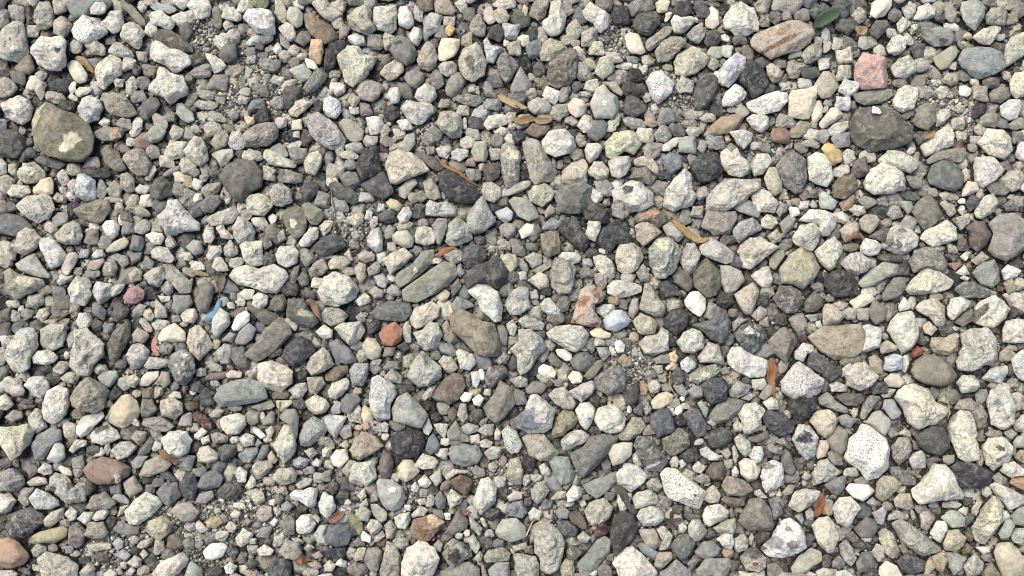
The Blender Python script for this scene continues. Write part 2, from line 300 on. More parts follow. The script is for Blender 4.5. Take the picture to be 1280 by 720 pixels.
c|d3cfbc|14.1 11.6|98,-158 105,-146 119,-141 132,-147 140,-160 133,-175 119,-178 106,-173|cream speckled round stone with ragged rim, lower centre, next to an upright egg stone
b|86736a|11.7 7.8|-97,-128 -83,-111 -72,-103 -60,-105 -56,-120 -65,-137 -76,-143 -92,-138 -99,-133|purplish-brown smooth stone above the bottom centre, left of two small white pebbles
c|cfccbd|14.4 10.1|372,168 383,174 394,171 401,158 405,140 396,128 385,131 371,136|white pitted stone below left of the ochre-yellow pebble
w|cfcac2|18.0 12.2|37,188 48,201 67,203 78,192 80,180 72,170 54,164 42,172|whitish oval pebble-like stone, bright and rounded, right of the leaning grey block
c|ccc6b6|15.5 13.8|567,-194 576,-182 591,-180 605,-192 598,-210 579,-221 570,-214|cream pitted lump with a hole, lower right corner area, right of a black rough stone
d|545657|17.3 11.4|290,266 294,286 303,295 313,292 322,280 327,262 319,250 305,242 300,254|dark charcoal stone with a broken top, right of the bluish-white split stone
c|d2cfba|15.5 8.3|-463,-269 -451,-255 -439,-246 -426,-253 -421,-261 -430,-274 -446,-286 -458,-283|large cream-white tilted rounded block at bottom left, right of the beige square stone
k|8f8f82|16.2 10.3|491,34 499,48 516,52 532,44 539,32 537,21 507,23 497,19|rough grey-green speckled stone right, behind a cream triangular one
k|697370|16.2 11.7|271,-56 280,-46 293,-43 308,-46 312,-59 305,-74 294,-81 281,-74|dark teal-grey round stone with two white patches, right of centre
c|c6bca8|13.8 11.7|127,40 133,56 145,60 158,52 164,40 157,25 142,15 131,23|round crumbly cream stone below the dark navy-grey smooth stone, centre
k|8b8d88|17.4 12.4|-419,-96 -416,-82 -399,-74 -388,-83 -384,-102 -398,-118 -407,-118|grey stone with several white spots, left, below a beige triangular stone
m|858b85|12.2 5.8|77,-330 90,-318 101,-303 110,-297 118,-302 117,-316 101,-335 92,-344 81,-343|smooth grey-green curved long stone at the bottom edge, bottom centre
k|a2978e|15.1 11.7|-341,195 -331,206 -314,213 -301,212 -294,202 -295,193 -307,181 -322,180 -338,182|brownish-pink speckled oval stone lying flat, above the dark grey-brown smooth boulder
g|e2ddd3|15.8 12.9|-566,334 -560,346 -550,354 -533,351 -517,331 -524,325 -542,316 -553,317 -562,325|bright white speckled wedge stone below the smooth grey-green stone
c|c8c3ad|14.0 9.7|357,-285 366,-276 377,-274 387,-285 390,-299 382,-316 375,-318 363,-306|cream egg-shaped stone with grey bottom spot, bottom right, under an orange leaf
s|a2a19c|13.0 8.5|-163,-234 -160,-230 -143,-232 -131,-241 -128,-253 -134,-266 -143,-270 -154,-264 -161,-250|large smooth grey pebble with a small white mark, bottom, left of centre
k|aaa498|11.9 8.2|-158,-339 -154,-323 -149,-303 -139,-308 -132,-322 -133,-348 -154,-354|tall pale grey-beige stone at the bottom edge, left of the large cream-white blocky one
g|a9a8a2|15.5 12.0|-57,89 -50,103 -37,118 -27,99 -19,84 -34,71 -47,67 -56,78|grey triangular granite-like stone with sharp point up, near top centre
m|7c7a6c|11.8 7.2|499,98 509,111 522,121 533,109 539,92 529,81 514,73 507,86|dark olive-grey angular stone at right, behind a cream rounded one
d|6d6d69|14.7 13.2|-650,201 -636,204 -627,202 -616,193 -613,177 -622,164 -631,165 -648,171|dark grey rough boulder at the left edge, beside the big olive boulder
k|8a8a87|17.5 11.4|101,-111 112,-102 123,-94 136,-98 139,-111 137,-127 115,-131 105,-123|dark grey speckled stone, centre lower, with a pale left shoulder
b|9c9186|13.2 7.8|235,77 243,99 258,97 280,98 282,88 272,70 253,68|brown-grey block with a pale right facet, above the long ochre leaf
b|8c847a|13.2 11.2|314,-65 329,-49 336,-48 349,-57 350,-68 340,-85 335,-93 324,-83 315,-74|rough brown-grey block above the orange-brown standing leaf
w|d8d5cf|15.3 7.2|296,237 317,247 338,254 351,251 350,239 339,227 316,221 301,227|long white scraped stone with grey patches, below the dark charcoal stone
m|6f7273|12.2 7.1|-176,-33 -166,-20 -147,-15 -125,-18 -123,-31 -132,-41 -149,-41 -165,-39|dark slate-blue stone behind the orange-brown pebble, left of centre
m|8a8c80|11.3 5.5|-147,11 -142,20 -124,31 -111,48 -96,50 -98,33 -111,20 -125,9 -140,0|grey-green slab fragment behind the long olive-green slab, with tiny white chips
c|c8bdb0|18.5 13.4|404,-102 419,-92 431,-91 445,-109 437,-120 424,-127 408,-120|cream star-edged stone at right, under the tan-olive wedge-shaped boulder
m|5f605e|12.9 6.0|232,247 236,267 244,277 256,279 264,271 264,259 253,239 241,228 231,228|dark slate leaf-shaped stone standing upright below the dimpled pancake-like stone
d|55575a|14.4 10.1|104,57 113,76 126,82 143,74 153,62 148,54 131,55 122,44|dark navy-grey smooth stone right of the small two-tone white cube, centre
s|7d8a82|15.0 8.6|-573,367 -566,379 -521,379 -516,373 -524,363 -543,355 -562,350 -569,357|smooth grey-green stone half buried at the top edge on the left
b|9a7b5e|13.4 8.8|-122,-288 -117,-278 -96,-272 -80,-281 -85,-290 -99,-304 -108,-306 -120,-299|rusty brown block with a cream right corner, bottom, left of centre
c|b3ab97|14.3 10.1|13,-183 21,-177 39,-178 46,-187 57,-200 46,-208 35,-211 21,-203|broad beige domed stone with a darker top, beneath the bluish-faced white stone
c|d3cac2|17.2 12.3|-647,233 -638,243 -625,248 -611,241 -607,227 -608,214 -618,207 -630,212 -640,219|large pinkish-white lumpy stone at upper left, touching the big olive boulder
k|bcbab6|14.4 9.9|338,-183 348,-166 360,-167 370,-182 366,-203 356,-210 346,-201|pale stone with a blue-black splash on top, lower right
c|d1cab7|13.3 8.3|507,63 515,73 528,78 544,88 555,77 554,61 540,56 523,51|cream rounded half-moon stone in front of the dark olive-grey angular one, right
d|5f6067|15.6 11.6|-282,-85 -276,-70 -262,-59 -247,-65 -240,-76 -253,-91 -266,-97 -277,-92|dark blue-grey pyramid stone right of the large flat brown-grey slab
w|ddd2cb|16.6 12.7|581,153 584,167 606,167 618,148 604,135 590,126 581,134|white angular jagged cube, just below the cream block-like stone, right
d|73726b|16.6 10.9|-278,-35 -276,-13 -256,-13 -248,-28 -236,-41 -245,-50 -260,-47 -273,-39|dark olive triangular stone with a pale patch on it, left of centre, mid height
c|cdc7b6|13.5 9.1|-532,285 -523,297 -514,303 -502,298 -498,289 -498,277 -508,269 -520,255 -528,261 -533,275|upright beige egg-shaped stone with fine speckles, left part of the top area
c|c9c3b4|15.4 11.3|-289,-191 -276,-166 -266,-166 -259,-191 -263,-203 -275,-213 -282,-203|tall pale stone with a grey upper layer, lower left, by a thin twig
w|d9d5cd|15.0 13.7|-423,-182 -414,-174 -394,-174 -386,-185 -391,-201 -401,-207 -412,-205 -420,-194|rounded bright white cube stone in the lower left, with an orange-brown bit under it
c|d4d3cd|15.5 11.7|-346,351 -340,362 -323,365 -310,361 -305,351 -304,331 -312,328 -326,330 -336,339|large whitish squarish stone with bluish left face near the top edge
d|58585a|16.7 10.5|-196,159 -188,175 -169,181 -167,165 -163,149 -174,140 -187,135 -195,148|dark charcoal speckled stone left of the large cream lump
m|827a6d|13.1 6.6|-289,92 -282,100 -269,106 -260,100 -255,82 -259,67 -270,61 -278,69|rounded brown-grey stone with a cream oval spot, left of centre in the upper half
k|7c7870|14.1 10.1|322,-11 331,4 344,4 358,-5 359,-19 352,-29 337,-32 328,-22|dark grey-brown stone below the yellowish-green fissured one, right of centre
c|b3b0a0|14.9 11.3|1,-319 8,-317 28,-321 33,-332 31,-350 10,-352 4,-337|grey-beige block at the bottom edge, left of the tall pale mottled stone, bottom centre
c|cfc8b9|12.7 10.2|515,182 528,193 542,203 554,212 560,197 558,182 537,174 521,167 518,175|long white triangular stone under a small orange leaf scrap, upper right
c|d0c4b5|17.9 12.3|261,172 269,178 276,172 284,180 288,167 300,155 300,145 286,140 271,143 263,155|cream coral-like stone with two knobs, right of the very dark rough stone
b|958975|13.1 9.5|-551,100 -532,108 -521,113 -506,113 -501,100 -510,85 -517,81 -529,85 -543,92|large tan-brown smooth wedge stone with crease lines, left, under the blue-white cube
s|76797a|12.7 8.7|-644,92 -629,95 -614,92 -600,80 -598,75 -618,65 -633,68 -642,69|smooth dark blue-grey stone at the left edge, below a tiny purplish pebble
b|8f7c68|11.4 7.5|-269,357 -262,363 -250,353 -233,342 -225,331 -226,323 -240,316 -252,324 -258,328 -267,342|smooth brown wedge stone directly above the tan-orange stone
c|cfc8b8|12.7 9.0|602,-52 608,-40 623,-37 638,-39 634,-67 617,-68 602,-67|cream rounded block at the far right edge, right of the pale grey-white bulky stone
c|b1a48c|15.8 9.0|-196,-196 -189,-182 -178,-174 -164,-180 -154,-192 -165,-200 -183,-209 -192,-205|tan rounded loaf-shaped stone in the lower left of centre
m|8a8d87|14.3 6.1|218,-337 232,-323 259,-323 261,-333 253,-347 224,-347|grey-green rugged stone at the bottom edge, right of centre
k|b9b7a7|12.5 9.4|-581,-50 -569,-43 -556,-42 -547,-46 -548,-59 -551,-72 -563,-78 -578,-70|squarish pale stone with a greenish hollow face, left, beside the tall cream pitted stone
w|cdcbc3|16.3 9.3|356,85 371,99 388,99 407,92 402,76 394,66 385,65 382,78 371,82|white upper stone behind the rough two-part one, toward the upper right
c|d8d2bf|13.7 12.2|375,46 389,59 401,66 411,57 411,44 403,35 401,25 393,22 382,33|cream-white smooth L-shaped block, right of the yellowish-green fissured stone
b|77725d|12.4 7.8|-497,-70 -491,-54 -482,-44 -470,-40 -469,-59 -475,-74 -485,-92 -493,-89|olive-brown leaf-shaped pointed stone standing upright, left side, mid height
w|c1b9b3|15.0 9.7|-142,230 -134,242 -121,239 -106,240 -94,228 -105,218 -113,210 -120,208 -132,215|large whitish angular stone with pinkish tint, below the bright faceted one
c|a79c8a|16.4 9.0|-518,237 -521,250 -506,252 -490,247 -476,224 -485,218 -496,220 -507,221 -514,228|grey-brown angular stone with a rusty left side, above an orange-tinted one
m|8a8b8f|13.4 6.7|-581,-192 -576,-180 -557,-169 -545,-173 -544,-185 -557,-194 -565,-207 -574,-210|blue-grey cracked faceted stone in the lower left, behind a pale triangular one
c|c9bca9|14.0 10.5|-400,-67 -395,-50 -387,-45 -375,-54 -366,-70 -375,-81 -382,-90 -394,-79|beige oval stone with dark speckled lower end, left, right of the beige triangular one
w|c4c3ba|17.0 10.1|-47,-257 -37,-232 -28,-228 -18,-239 -19,-257 -28,-265 -37,-273 -44,-265|white rough upright stone, bottom centre, right of a reddish-brown one
m|8b918c|11.7 7.6|-78,-201 -72,-192 -57,-189 -41,-193 -35,-203 -41,-213 -57,-217 -71,-213|flat grey-green oval pebble with streaks in the lower centre
c|d0c8ba|16.2 11.5|382,-265 392,-252 406,-251 417,-265 408,-278 400,-289 388,-283|pale rough-top lumpy cube, bottom right, right of an orange leaf
k|c8c5b6|15.6 10.4|275,-153 283,-142 296,-139 306,-149 302,-160 302,-173 287,-178 280,-177 278,-166|lumpy whitish knobbed stone in the lower right, right of the grey-olive oval stone
d|585957|13.3 8.8|57,73 66,86 80,92 89,73 98,58 90,46 77,54|long dark speckled stone left of the small two-tone white cube, running diagonally
c|d2cdbc|13.0 10.3|-180,352 -178,367 -166,368 -150,371 -148,358 -149,338 -157,332 -173,335 -179,342|boxy cream stone with flat top, left of two white blocks at the top
g|c8c7c5|13.7 10.8|170,267 179,279 191,281 207,264 204,251 187,237 178,247|whitish granite cube-like stone with grey specks, right of dark grit, near top
d|5f6169|15.9 8.7|302,-155 311,-148 329,-153 342,-166 339,-176 325,-181 312,-176 305,-166|dark blue-grey jagged stone with a white fleck, left below the dusty black round one
m|84847b|12.0 6.8|240,-155 249,-142 264,-133 280,-137 282,-148 270,-157 259,-164 248,-166 241,-162|grey-olive oval stone with a paler right part, lower right, below the blue-black crystalline one
c|bcb7ae|16.6 9.3|231,51 247,64 261,57 276,44 274,32 264,30 248,36 235,42|pitted white stone right of the long ochre leaf's lower end
c|c8c3b5|17.3 12.3|347,64 359,80 378,82 385,74 380,57 372,46 358,51 349,57|white rough two-part stone above the yellowish-green fissured one
w|d6d4cf|14.8 9.4|298,-228 304,-212 313,-208 326,-212 327,-228 326,-238 306,-247|white stone with a grey smudge on top, lower right, beside the smooth cream rounded one
g|a3a29e|12.8 9.9|-258,-182 -252,-164 -241,-156 -228,-162 -222,-171 -229,-182 -244,-193 -255,-191|grey coarse-grained speckled stone, left of the angular white chip-like stone, lower
d|5a5b64|15.8 11.8|231,-118 245,-109 258,-109 265,-123 259,-138 241,-143 232,-132|blue-black crystalline stone, right of centre, below the grey-beige white-flaked stone
m|8b8e8c|15.0 8.4|177,-340 195,-324 212,-338 212,-354 176,-354|grey smooth wedge stone at the bottom edge, right of the large hollowed white stone
s|5d6370|12.3 7.8|166,-157 178,-148 191,-146 197,-160 199,-176 186,-179 177,-183 170,-171|dark blue square stone, lower right of centre
s|7c7b77|14.0 10.3|-158,309 -153,324 -142,329 -128,320 -122,307 -125,294 -135,287 -149,294|dark grey rounded stone at top, leaning on a large pale greenish lump
k|b5b3ab|12.6 9.5|-9,-22 -3,-5 10,4 21,0 23,-24 10,-33 -3,-34|light grey speckled oval stone right of the curved hook-like pale stone, centre
m|9b9e9a|13.8 7.5|578,362 582,374 601,379 612,366 607,351 596,334 585,341 579,349|grey stone with a pale ragged lower end, at the top edge of the right corner
m|a09f92|11.3 4.9|428,7 446,24 463,35 481,31 479,18 464,13 447,3 434,1|long grey-green stone with pinkish crystalline end, right
m|6f6d63|11.0 5.6|-461,330 -455,337 -443,338 -427,329 -412,316 -409,307 -426,307 -448,314 -462,318|dark olive blade-shaped stone above the long whitish stone
c|b9b09f|17.6 11.6|-212,352 -201,364 -188,370 -181,359 -180,346 -174,334 -185,327 -197,331 -209,340|rough beige gravel lump at the top edge, left of the boxy cream stone
c|cfc6b8|14.2 9.4|-427,-340 -415,-326 -394,-318 -386,-326 -393,-340 -411,-351 -425,-349|large pale egg-like stone at the bottom edge, left, right of fine grit
w|c6c3bb|13.7 9.2|126,-225 136,-214 151,-215 165,-227 159,-236 143,-247 129,-238|ridged white shell-like stone right of the flat grey-green chopper-shaped slab, bottom centre
k|b0ada3|14.2 10.1|-549,-247 -543,-232 -532,-234 -524,-245 -519,-234 -510,-236 -509,-257 -519,-259 -534,-260|twisted grey-white lump with two bulges, bottom left, under the reddish-brown oval
c|cac7bb|15.9 10.1|38,344 47,353 50,373 63,374 70,353 66,336 61,329 51,325 39,334|pale two-lobed lumpy stone at the top, right of a pinkish-brown oval one
w|c0bfc0|14.3 9.4|264,281 273,293 288,305 299,298 297,285 288,271 276,258 266,261|split stone with bluish left top face and pale speckled side, right of centre at top
c|b1aa9b|16.1 9.1|156,-26 164,7 171,6 180,-9 190,-26 185,-34 174,-35 161,-29|tall pale triangular stone with dark broken right base, right of centre
w|ccc9c4|13.2 10.3|-590,58 -585,64 -573,65 -561,54 -553,41 -561,29 -571,24 -580,35 -586,48|light grey-white smooth-topped stone with a slanted waist, at the left
k|b9b9ab|15.5 10.2|-122,-55 -109,-50 -102,-41 -91,-42 -85,-58 -93,-74 -105,-78 -115,-70|pale greenish heart-shaped stone beneath the smooth cream heart-shaped one, centre
c|c2b7a3|17.8 12.0|86,-269 92,-258 110,-253 120,-263 117,-277 104,-286 94,-285 89,-277|cream boxy stone with granular right side, bottom centre, left of the dusty charcoal one
k|aeada3|13.0 9.3|-83,58 -80,82 -68,91 -51,79 -49,63 -64,55 -76,53|light grey pentagonal speckled stone right of a round cream one, upper centre
c|cabfad|14.2 8.4|-125,-37 -121,-25 -99,-15 -88,-22 -89,-35 -99,-41 -110,-48 -117,-51 -123,-45|smooth cream heart-shaped stone lying above another pale heart-like one, centre
k|a39a8e|15.3 10.6|-491,164 -484,175 -471,179 -464,176 -453,158 -457,143 -471,142 -479,150|grey-pink five-sided stone with flat top, right of the grey-brown rubble
m|8f918e|12.9 8.6|570,20 584,33 599,37 605,25 604,9 594,0 580,5|smooth blue-grey round stone at right, under the purplish-grey slab
s|a6a899|14.8 9.4|-20,-293 -12,-278 5,-276 17,-287 17,-300 -1,-305 -15,-300|grey-green angular stone, bottom centre, under a small blue-mottled one
k|a8a08b|13.0 9.3|182,306 190,317 205,328 217,328 225,319 214,305 199,292 186,292|olive-beige mottled oval stone just below the slanting pale finger stone
c|c7c2b4|13.5 8.9|-198,-221 -191,-212 -167,-209 -162,-230 -174,-239 -195,-235|white rough square stone below the tan loaf-shaped stone, lower left of centre
c|cbbca1|14.5 9.9|360,-162 372,-149 385,-148 397,-159 391,-173 379,-183 369,-176|cream-tan rounded hexagonal pebble, lower right, right of the dusty black round stone
s|5e5d61|14.9 8.5|-191,131 -178,140 -161,149 -153,136 -147,121 -160,112 -177,119|smooth dark slate triangle stone, left under the large cream lump
c|c2b8ab|13.0 11.0|155,-68 163,-59 183,-55 183,-47 193,-52 192,-76 177,-82 162,-81|whitish pink-tinted lump with a side bump, right of centre, left of the pale speckled ball
d|5f6369|13.9 11.9|-291,-337 -282,-325 -268,-321 -261,-330 -262,-347 -274,-356 -287,-351|dark blue-grey lumpy stone at the bottom edge, left of centre
c|c5c1b6|14.4 9.5|-549,-1 -539,16 -528,13 -520,5 -517,-8 -527,-22 -544,-18|pale grey-cream cracked stone at left with a round bluish stone under it, near pink-red pebble
k|8e8c78|13.2 9.5|181,-183 193,-178 203,-169 215,-178 215,-191 204,-201 191,-204 182,-196|mossy olive-beige lump under the dark blue square stone
k|b0a897|16.8 11.1|-97,210 -92,224 -77,227 -65,223 -62,210 -65,194 -78,192 -88,200|rounded tan-grey boulder with pitted top, upper middle, left of a yellowish pebble
c|bab6a8|12.4 8.4|634,316 643,328 661,334 660,304 644,293 632,285 630,297|tall pale pitted stone at the right edge beside the blue-grey slab
c|bfb6a8|13.2 10.2|-415,174 -408,187 -401,195 -392,193 -384,178 -382,162 -392,154 -403,160|pale beige rough upright stone left of a grey-green mossy-looking one
c|c6b9a7|16.5 10.3|495,-24 505,-15 521,-12 533,-22 531,-47 521,-47 514,-37 500,-30|beige two-lobed stone right of the white upright rough one, right side
c|c5c2b3|15.1 11.5|201,-67 209,-55 220,-49 231,-53 237,-63 234,-75 221,-81 208,-79|pale speckled ball-shaped stone, right of centre, lower left of the near-black smooth round one
s|a08a6c|12.9 7.4|240,193 252,209 265,220 286,224 296,221 288,207 274,197 257,196|smooth tan almond-shaped stone, upper right of centre
m|8c928e|11.3 6.7|44,-210 52,-203 68,-205 76,-223 71,-235 59,-239 50,-225|smooth grey-green rectangular stone, lower centre, left of the big green-grey wedge slab
c|c9c6b5|13.5 5.9|464,164 474,176 495,173 511,164 512,154 501,146 486,152 467,160|pale flat pitted stone between the dark olive-grey slab and the cream-white pitted oval
m|a8a594|14.5 5.4|330,-335 341,-320 356,-312 368,-316 368,-326 353,-337 342,-344 333,-342|beige folded stone right under the white conglomerate stone, bottom right
w|c4c4be|15.3 10.4|-551,228 -547,244 -536,248 -523,242 -518,230 -525,216 -536,210 -548,217|rounded pale-grey stone with bright faceted top, right of the big olive boulder
s|75655d|13.7 9.6|565,76 576,85 590,84 597,67 590,54 578,45 570,54 571,69|brown rounded stone with dark top, left of the purplish-grey slab at right
m|8b8f8a|11.2 5.3|84,-238 100,-231 127,-222 126,-234 114,-247 102,-255 91,-248|flat grey-green chopper-shaped slab, bottom centre, left of a ridged white shell-like stone
w|c9c2bb|12.4 8.4|573,-238 581,-234 597,-241 616,-252 616,-261 595,-268 589,-259|white-grey tapered stone at the right edge near the bottom
c|c4b9a8|15.3 9.0|-617,55 -615,70 -604,77 -595,74 -584,63 -591,50 -600,44 -611,42 -618,50|cream lump with rusty pit on top, left edge area, above a grey triangular shard
c|ccc9ba|13.5 8.9|484,239 492,257 504,262 517,257 517,245 510,230 496,225 485,231|light cream lumpy stone below and right of the red brick fragment
b|a29b8e|12.9 6.0|-434,29 -425,33 -412,22 -395,7 -397,-5 -410,-7 -422,7 -432,14|long grey-brown bone-like stone leading to a grey knobby end, left side
m|a9a39b|12.7 8.8|258,29 271,29 284,22 289,10 277,-3 264,-8 259,7|pale and grey two-sided upright stone, right of the large dark olive one
k|9d9894|16.7 11.5|-616,-227 -604,-217 -593,-220 -584,-230 -584,-237 -593,-247 -605,-246 -614,-244|grey-purplish mottled rounded stone in the bottom left corner area, at the edge
c|bfb39e|14.7 9.5|-251,-98 -248,-85 -232,-72 -223,-78 -217,-94 -229,-103 -244,-108|smooth cream-tan rounded stone left of the orange-brown pebble, by a dark triangular one
b|b0a388|12.2 8.4|512,-70 515,-60 533,-60 541,-53 551,-57 547,-76 532,-83 517,-79|brown-cream knob-ended stone, right, left of the pale grey-white bulky stone
d|64666a|16.0 8.1|-248,51 -237,63 -223,69 -210,63 -205,52 -218,45 -235,39 -244,44|dark blue-grey oval stone with a little white pebble at its lower right, left of centre
c|bfb2a3|14.7 10.2|275,-8 286,2 299,8 306,-4 300,-19 294,-33 287,-33 280,-22|light pinkish jagged stone with narrow foot, right of the rounded white pebble
m|8a8b86|14.7 6.6|526,327 534,336 550,340 565,335 570,325 562,314 542,312 531,319|grey slate oval stone in the upper right with a white chip on its end
c|c3b8a2|12.5 8.1|62,149 75,160 90,166 96,158 94,135 74,133 63,137|beige pointed stone with dark patch at its base, under the whitish oval
c|c4c1b5|16.2 11.5|-219,-49 -207,-42 -185,-41 -180,-52 -184,-63 -199,-71 -210,-59|pale angular triangular stone left of the orange-brown pebble
k|9a998b|15.1 10.4|-82,-319 -77,-311 -60,-304 -47,-313 -47,-321 -61,-328 -70,-337 -77,-330|conglomerate stone with dark oval inclusions, bottom, right of the large cream-white blocky one
k|b6b1a2|14.2 8.6|-570,67 -558,81 -547,86 -538,80 -534,65 -540,55 -555,55 -564,59|porous grey-beige stone right of a pinkish one, at left, below the tan-brown wedge
s|6d7278|12.3 8.8|-223,-297 -220,-286 -207,-283 -194,-286 -191,-297 -195,-308 -208,-311 -220,-308|smooth dark blue-grey square-round stone by the bottom, right of a pale pebble and red leaf
k|b9b5a8|15.8 8.1|330,-262 338,-246 353,-242 369,-244 371,-252 354,-264 341,-271|beige-grey broad faceted stone, left of the orange leaf, bottom right
s|a99e8a|11.3 7.2|385,262 398,281 406,282 415,272 418,260 406,246 395,244 387,252|taupe pyramid stone left of the small pure-white chunk and red brick piece
d|6a6a63|14.7 8.3|155,345 161,357 181,359 192,355 190,343 178,328 163,331 155,339|dark grey-olive block with cracked faces, touching a grey-speckled stone at top
w|ccc6ba|12.5 8.5|117,3 125,10 144,11 161,3 160,-4 147,-10 129,-12 118,-6|white flat-lying stone with dark crust below, centre, under round crumbly cream stone
s|4f4e52|13.2 9.4|187,-37 197,-26 210,-23 219,-33 215,-48 202,-59 189,-48|near-black smooth round stone with fine white scratches, right of centre
c|d0cbc0|15.0 8.2|90,360 101,373 117,363 125,351 124,339 114,330 108,335 105,343 95,349|long white rugged stone with dark specks near the top centre
c|d2c8b8|13.7 8.0|299,117 309,127 324,122 335,108 329,96 308,96 301,106|smooth cream egg-shaped stone in front of the long pale pitted slab-like one
m|a3a19c|13.1 8.0|-617,31 -601,42 -593,44 -583,29 -571,16 -573,12 -590,15 -611,22|grey triangular shard with white streaks, at left
m|8d8c80|12.3 5.4|433,250 456,256 485,257 486,248 470,238 449,235 438,240|flat grey-olive stone tucked under the red brick fragment
c|cecaba|14.9 11.1|-339,53 -331,59 -310,61 -309,29 -322,27 -332,35|cream block under the grey-white tapering stone, left side
d|74757c|12.1 8.5|206,-155 218,-145 229,-149 237,-167 235,-178 224,-184 215,-169|slate-blue upright block, left of the dark grey-green oval stone, lower right
k|9f978b|12.7 9.0|535,-149 545,-136 557,-134 570,-142 578,-155 575,-164 564,-174 561,-160 553,-146 540,-149|brown-grey rounded stone behind the cream pillar-shaped stone, lower right
c|a29878|13.3 8.0|47,-178 52,-160 61,-149 74,-150 81,-160 75,-169 61,-180 51,-183|smooth olive-tan stone touching the bluish-faced white stone, lower centre
k|b6b5aa|13.7 8.6|361,-224 371,-208 380,-207 396,-223 390,-230 375,-235 364,-239|grey-white triangular rough stone at lower right, beneath the pinkish-beige oval pebble
b|857660|14.2 8.2|401,131 411,140 429,146 435,133 431,123 416,112 403,115|brown cube stone left of the large cream-white pitted oval
c|c4bda8|14.9 8.4|-334,111 -328,118 -316,121 -303,114 -298,103 -308,91 -321,92 -331,99|pale oval stone with dark groove, directly below the big dark grey-brown boulder
w|d2ccc5|14.2 9.7|429,-46 439,-44 454,-50 454,-59 449,-74 436,-78 426,-78 430,-61|white sugary block touching the right end of the tan-olive wedge-shaped boulder
k|b0a594|13.2 9.8|271,-323 279,-311 290,-311 301,-321 302,-334 291,-339 277,-337|cream stone with dark grey top and reddish flecks, left of the white conglomerate, bottom
d|6c6c72|14.6 11.0|-62,44 -55,55 -36,54 -31,38 -40,27 -55,25 -63,35|dark bluish rough-edged rock in the centre top, above a cream round-topped stone
b|96897a|15.2 7.0|251,-239 256,-228 265,-227 281,-234 290,-244 279,-251 258,-251|brown-beige lens-shaped stone at the bottom right of centre, right below a dark reddish-brown one
k|8f8a82|12.6 8.4|-20,291 -16,304 -9,306 7,295 9,287 -1,269 -7,262 -16,275|tall grey wedge stone with speckles, right of the three-armed white stone
b|7f7168|13.6 7.5|151,88 157,96 177,105 192,94 194,84 184,76 171,82 154,82|brown dark stone with an orange-brown top, below the large white dark-spotted one
c|c2b89f|14.1 9.7|-623,148 -614,159 -603,162 -587,148 -585,140 -599,133 -610,132 -619,139|cream stone with a white band, touching a yellowish cube, left side
k|bdb6b0|12.4 9.6|-474,-83 -466,-68 -455,-67 -444,-76 -445,-87 -457,-100 -466,-100|white-pink lumpy stone right of the olive leaf-shaped stone
w|bfc4c8|14.6 10.0|-548,125 -545,145 -536,146 -522,136 -521,113 -536,112 -546,115|pale blue-white cube-shaped stone standing alone, left side
c|b4a79d|14.0 8.9|-199,253 -195,267 -185,270 -169,265 -162,259 -169,247 -176,239 -192,242|pinkish-grey lumpy stone under the large pale greenish lump
m|9a9b93|13.9 5.6|-5,111 3,116 20,114 31,99 34,90 21,84 8,90|grey streaky wedge stone right of the bluish-white pyramid pebble, upper centre
c|d3ccba|12.4 8.9|-354,-162 -350,-156 -332,-152 -323,-157 -321,-167 -331,-178 -344,-179 -352,-173|cream blocky stone with flat top, lower left, right of a dark red stone
d|6c6c6b|13.0 6.7|361,-87 366,-77 377,-81 390,-92 400,-98 387,-111 376,-105 362,-96|dark grey notched stone under the tan-olive wedge-shaped boulder's left tip
c|bfbba9|11.7 7.5|-163,37 -148,46 -134,52 -122,41 -133,31 -152,16 -156,28|pale speckled rectangular block above the olive-green slab, left of centre
k|b9b5b0|13.4 10.5|409,31 420,44 433,46 446,35 441,22 428,17 415,22|grey-white bumpy cauliflower stone at right, left part of a cluster
k|a0a3a6|13.7 8.6|275,73 283,84 301,90 311,80 311,73 296,66 283,56 276,63|bluish-grey stone with white rough edge, right of the brown-grey pale-faceted block
m|878375|13.9 6.7|509,215 517,234 529,239 538,232 537,213 526,201 515,205|grey-olive upright oval stone right of the big smooth dark olive-grey slab
m|a09787|12.1 4.8|-450,-228 -442,-210 -423,-201 -410,-214 -416,-221 -436,-229|olive-beige arrow-shaped stone below the bright white cube stone, lower left
c|bdb7a0|14.1 9.3|21,123 27,130 42,134 54,123 50,110 37,102 22,110|yellowish pale rounded stone below the leaning grey block
c|b7ae9a|11.2 7.3|35,304 39,320 49,326 65,321 72,311 57,301 48,293 36,295|pale tan rounded stone half under the large brown-grey speckled stone
k|b1b1aa|13.9 8.8|-349,76 -342,92 -330,86 -320,71 -322,60 -338,54 -346,63|grey-white tapering stone, upper part of a stacked pair, left side
k|7e837e|11.3 6.5|547,-1 559,9 573,9 593,-2 589,-12 559,-12|dark grey-green rough stone at the right under cream triangular stone's right corner
c|b0a592|14.6 8.1|437,-236 444,-228 458,-227 468,-237 455,-250 444,-258 436,-252|beige five-sided block, bottom right, below a flat dark slab and white granite
k|b3b0a5|15.6 9.3|-615,361 -608,373 -596,373 -591,363 -589,340 -597,336 -608,338 -616,347|lumpy grey-beige stone near the top left corner, above the holed whitish stone
d|5f5f67|12.3 6.6|457,-327 467,-318 481,-322 492,-327 490,-339 474,-343 462,-339|dark navy jagged stone at the bottom edge, right, below the long pale grey-tan one
m|8f8a7e|13.7 5.1|521,162 534,174 552,178 572,179 574,170 566,160 554,160 539,164 526,156|brownish-grey stone behind the dark green-grey smooth one, with a white fleck
c|bdbbab|15.7 9.1|482,283 493,296 507,301 518,292 515,278 503,270 488,271|pale grey-green egg-shaped stone right of the red brick fragment
k|bfc2b6|12.4 9.1|148,-275 155,-265 170,-262 180,-268 183,-278 173,-286 157,-287|greenish-white oval stone beneath the boxy cream one, bottom centre right
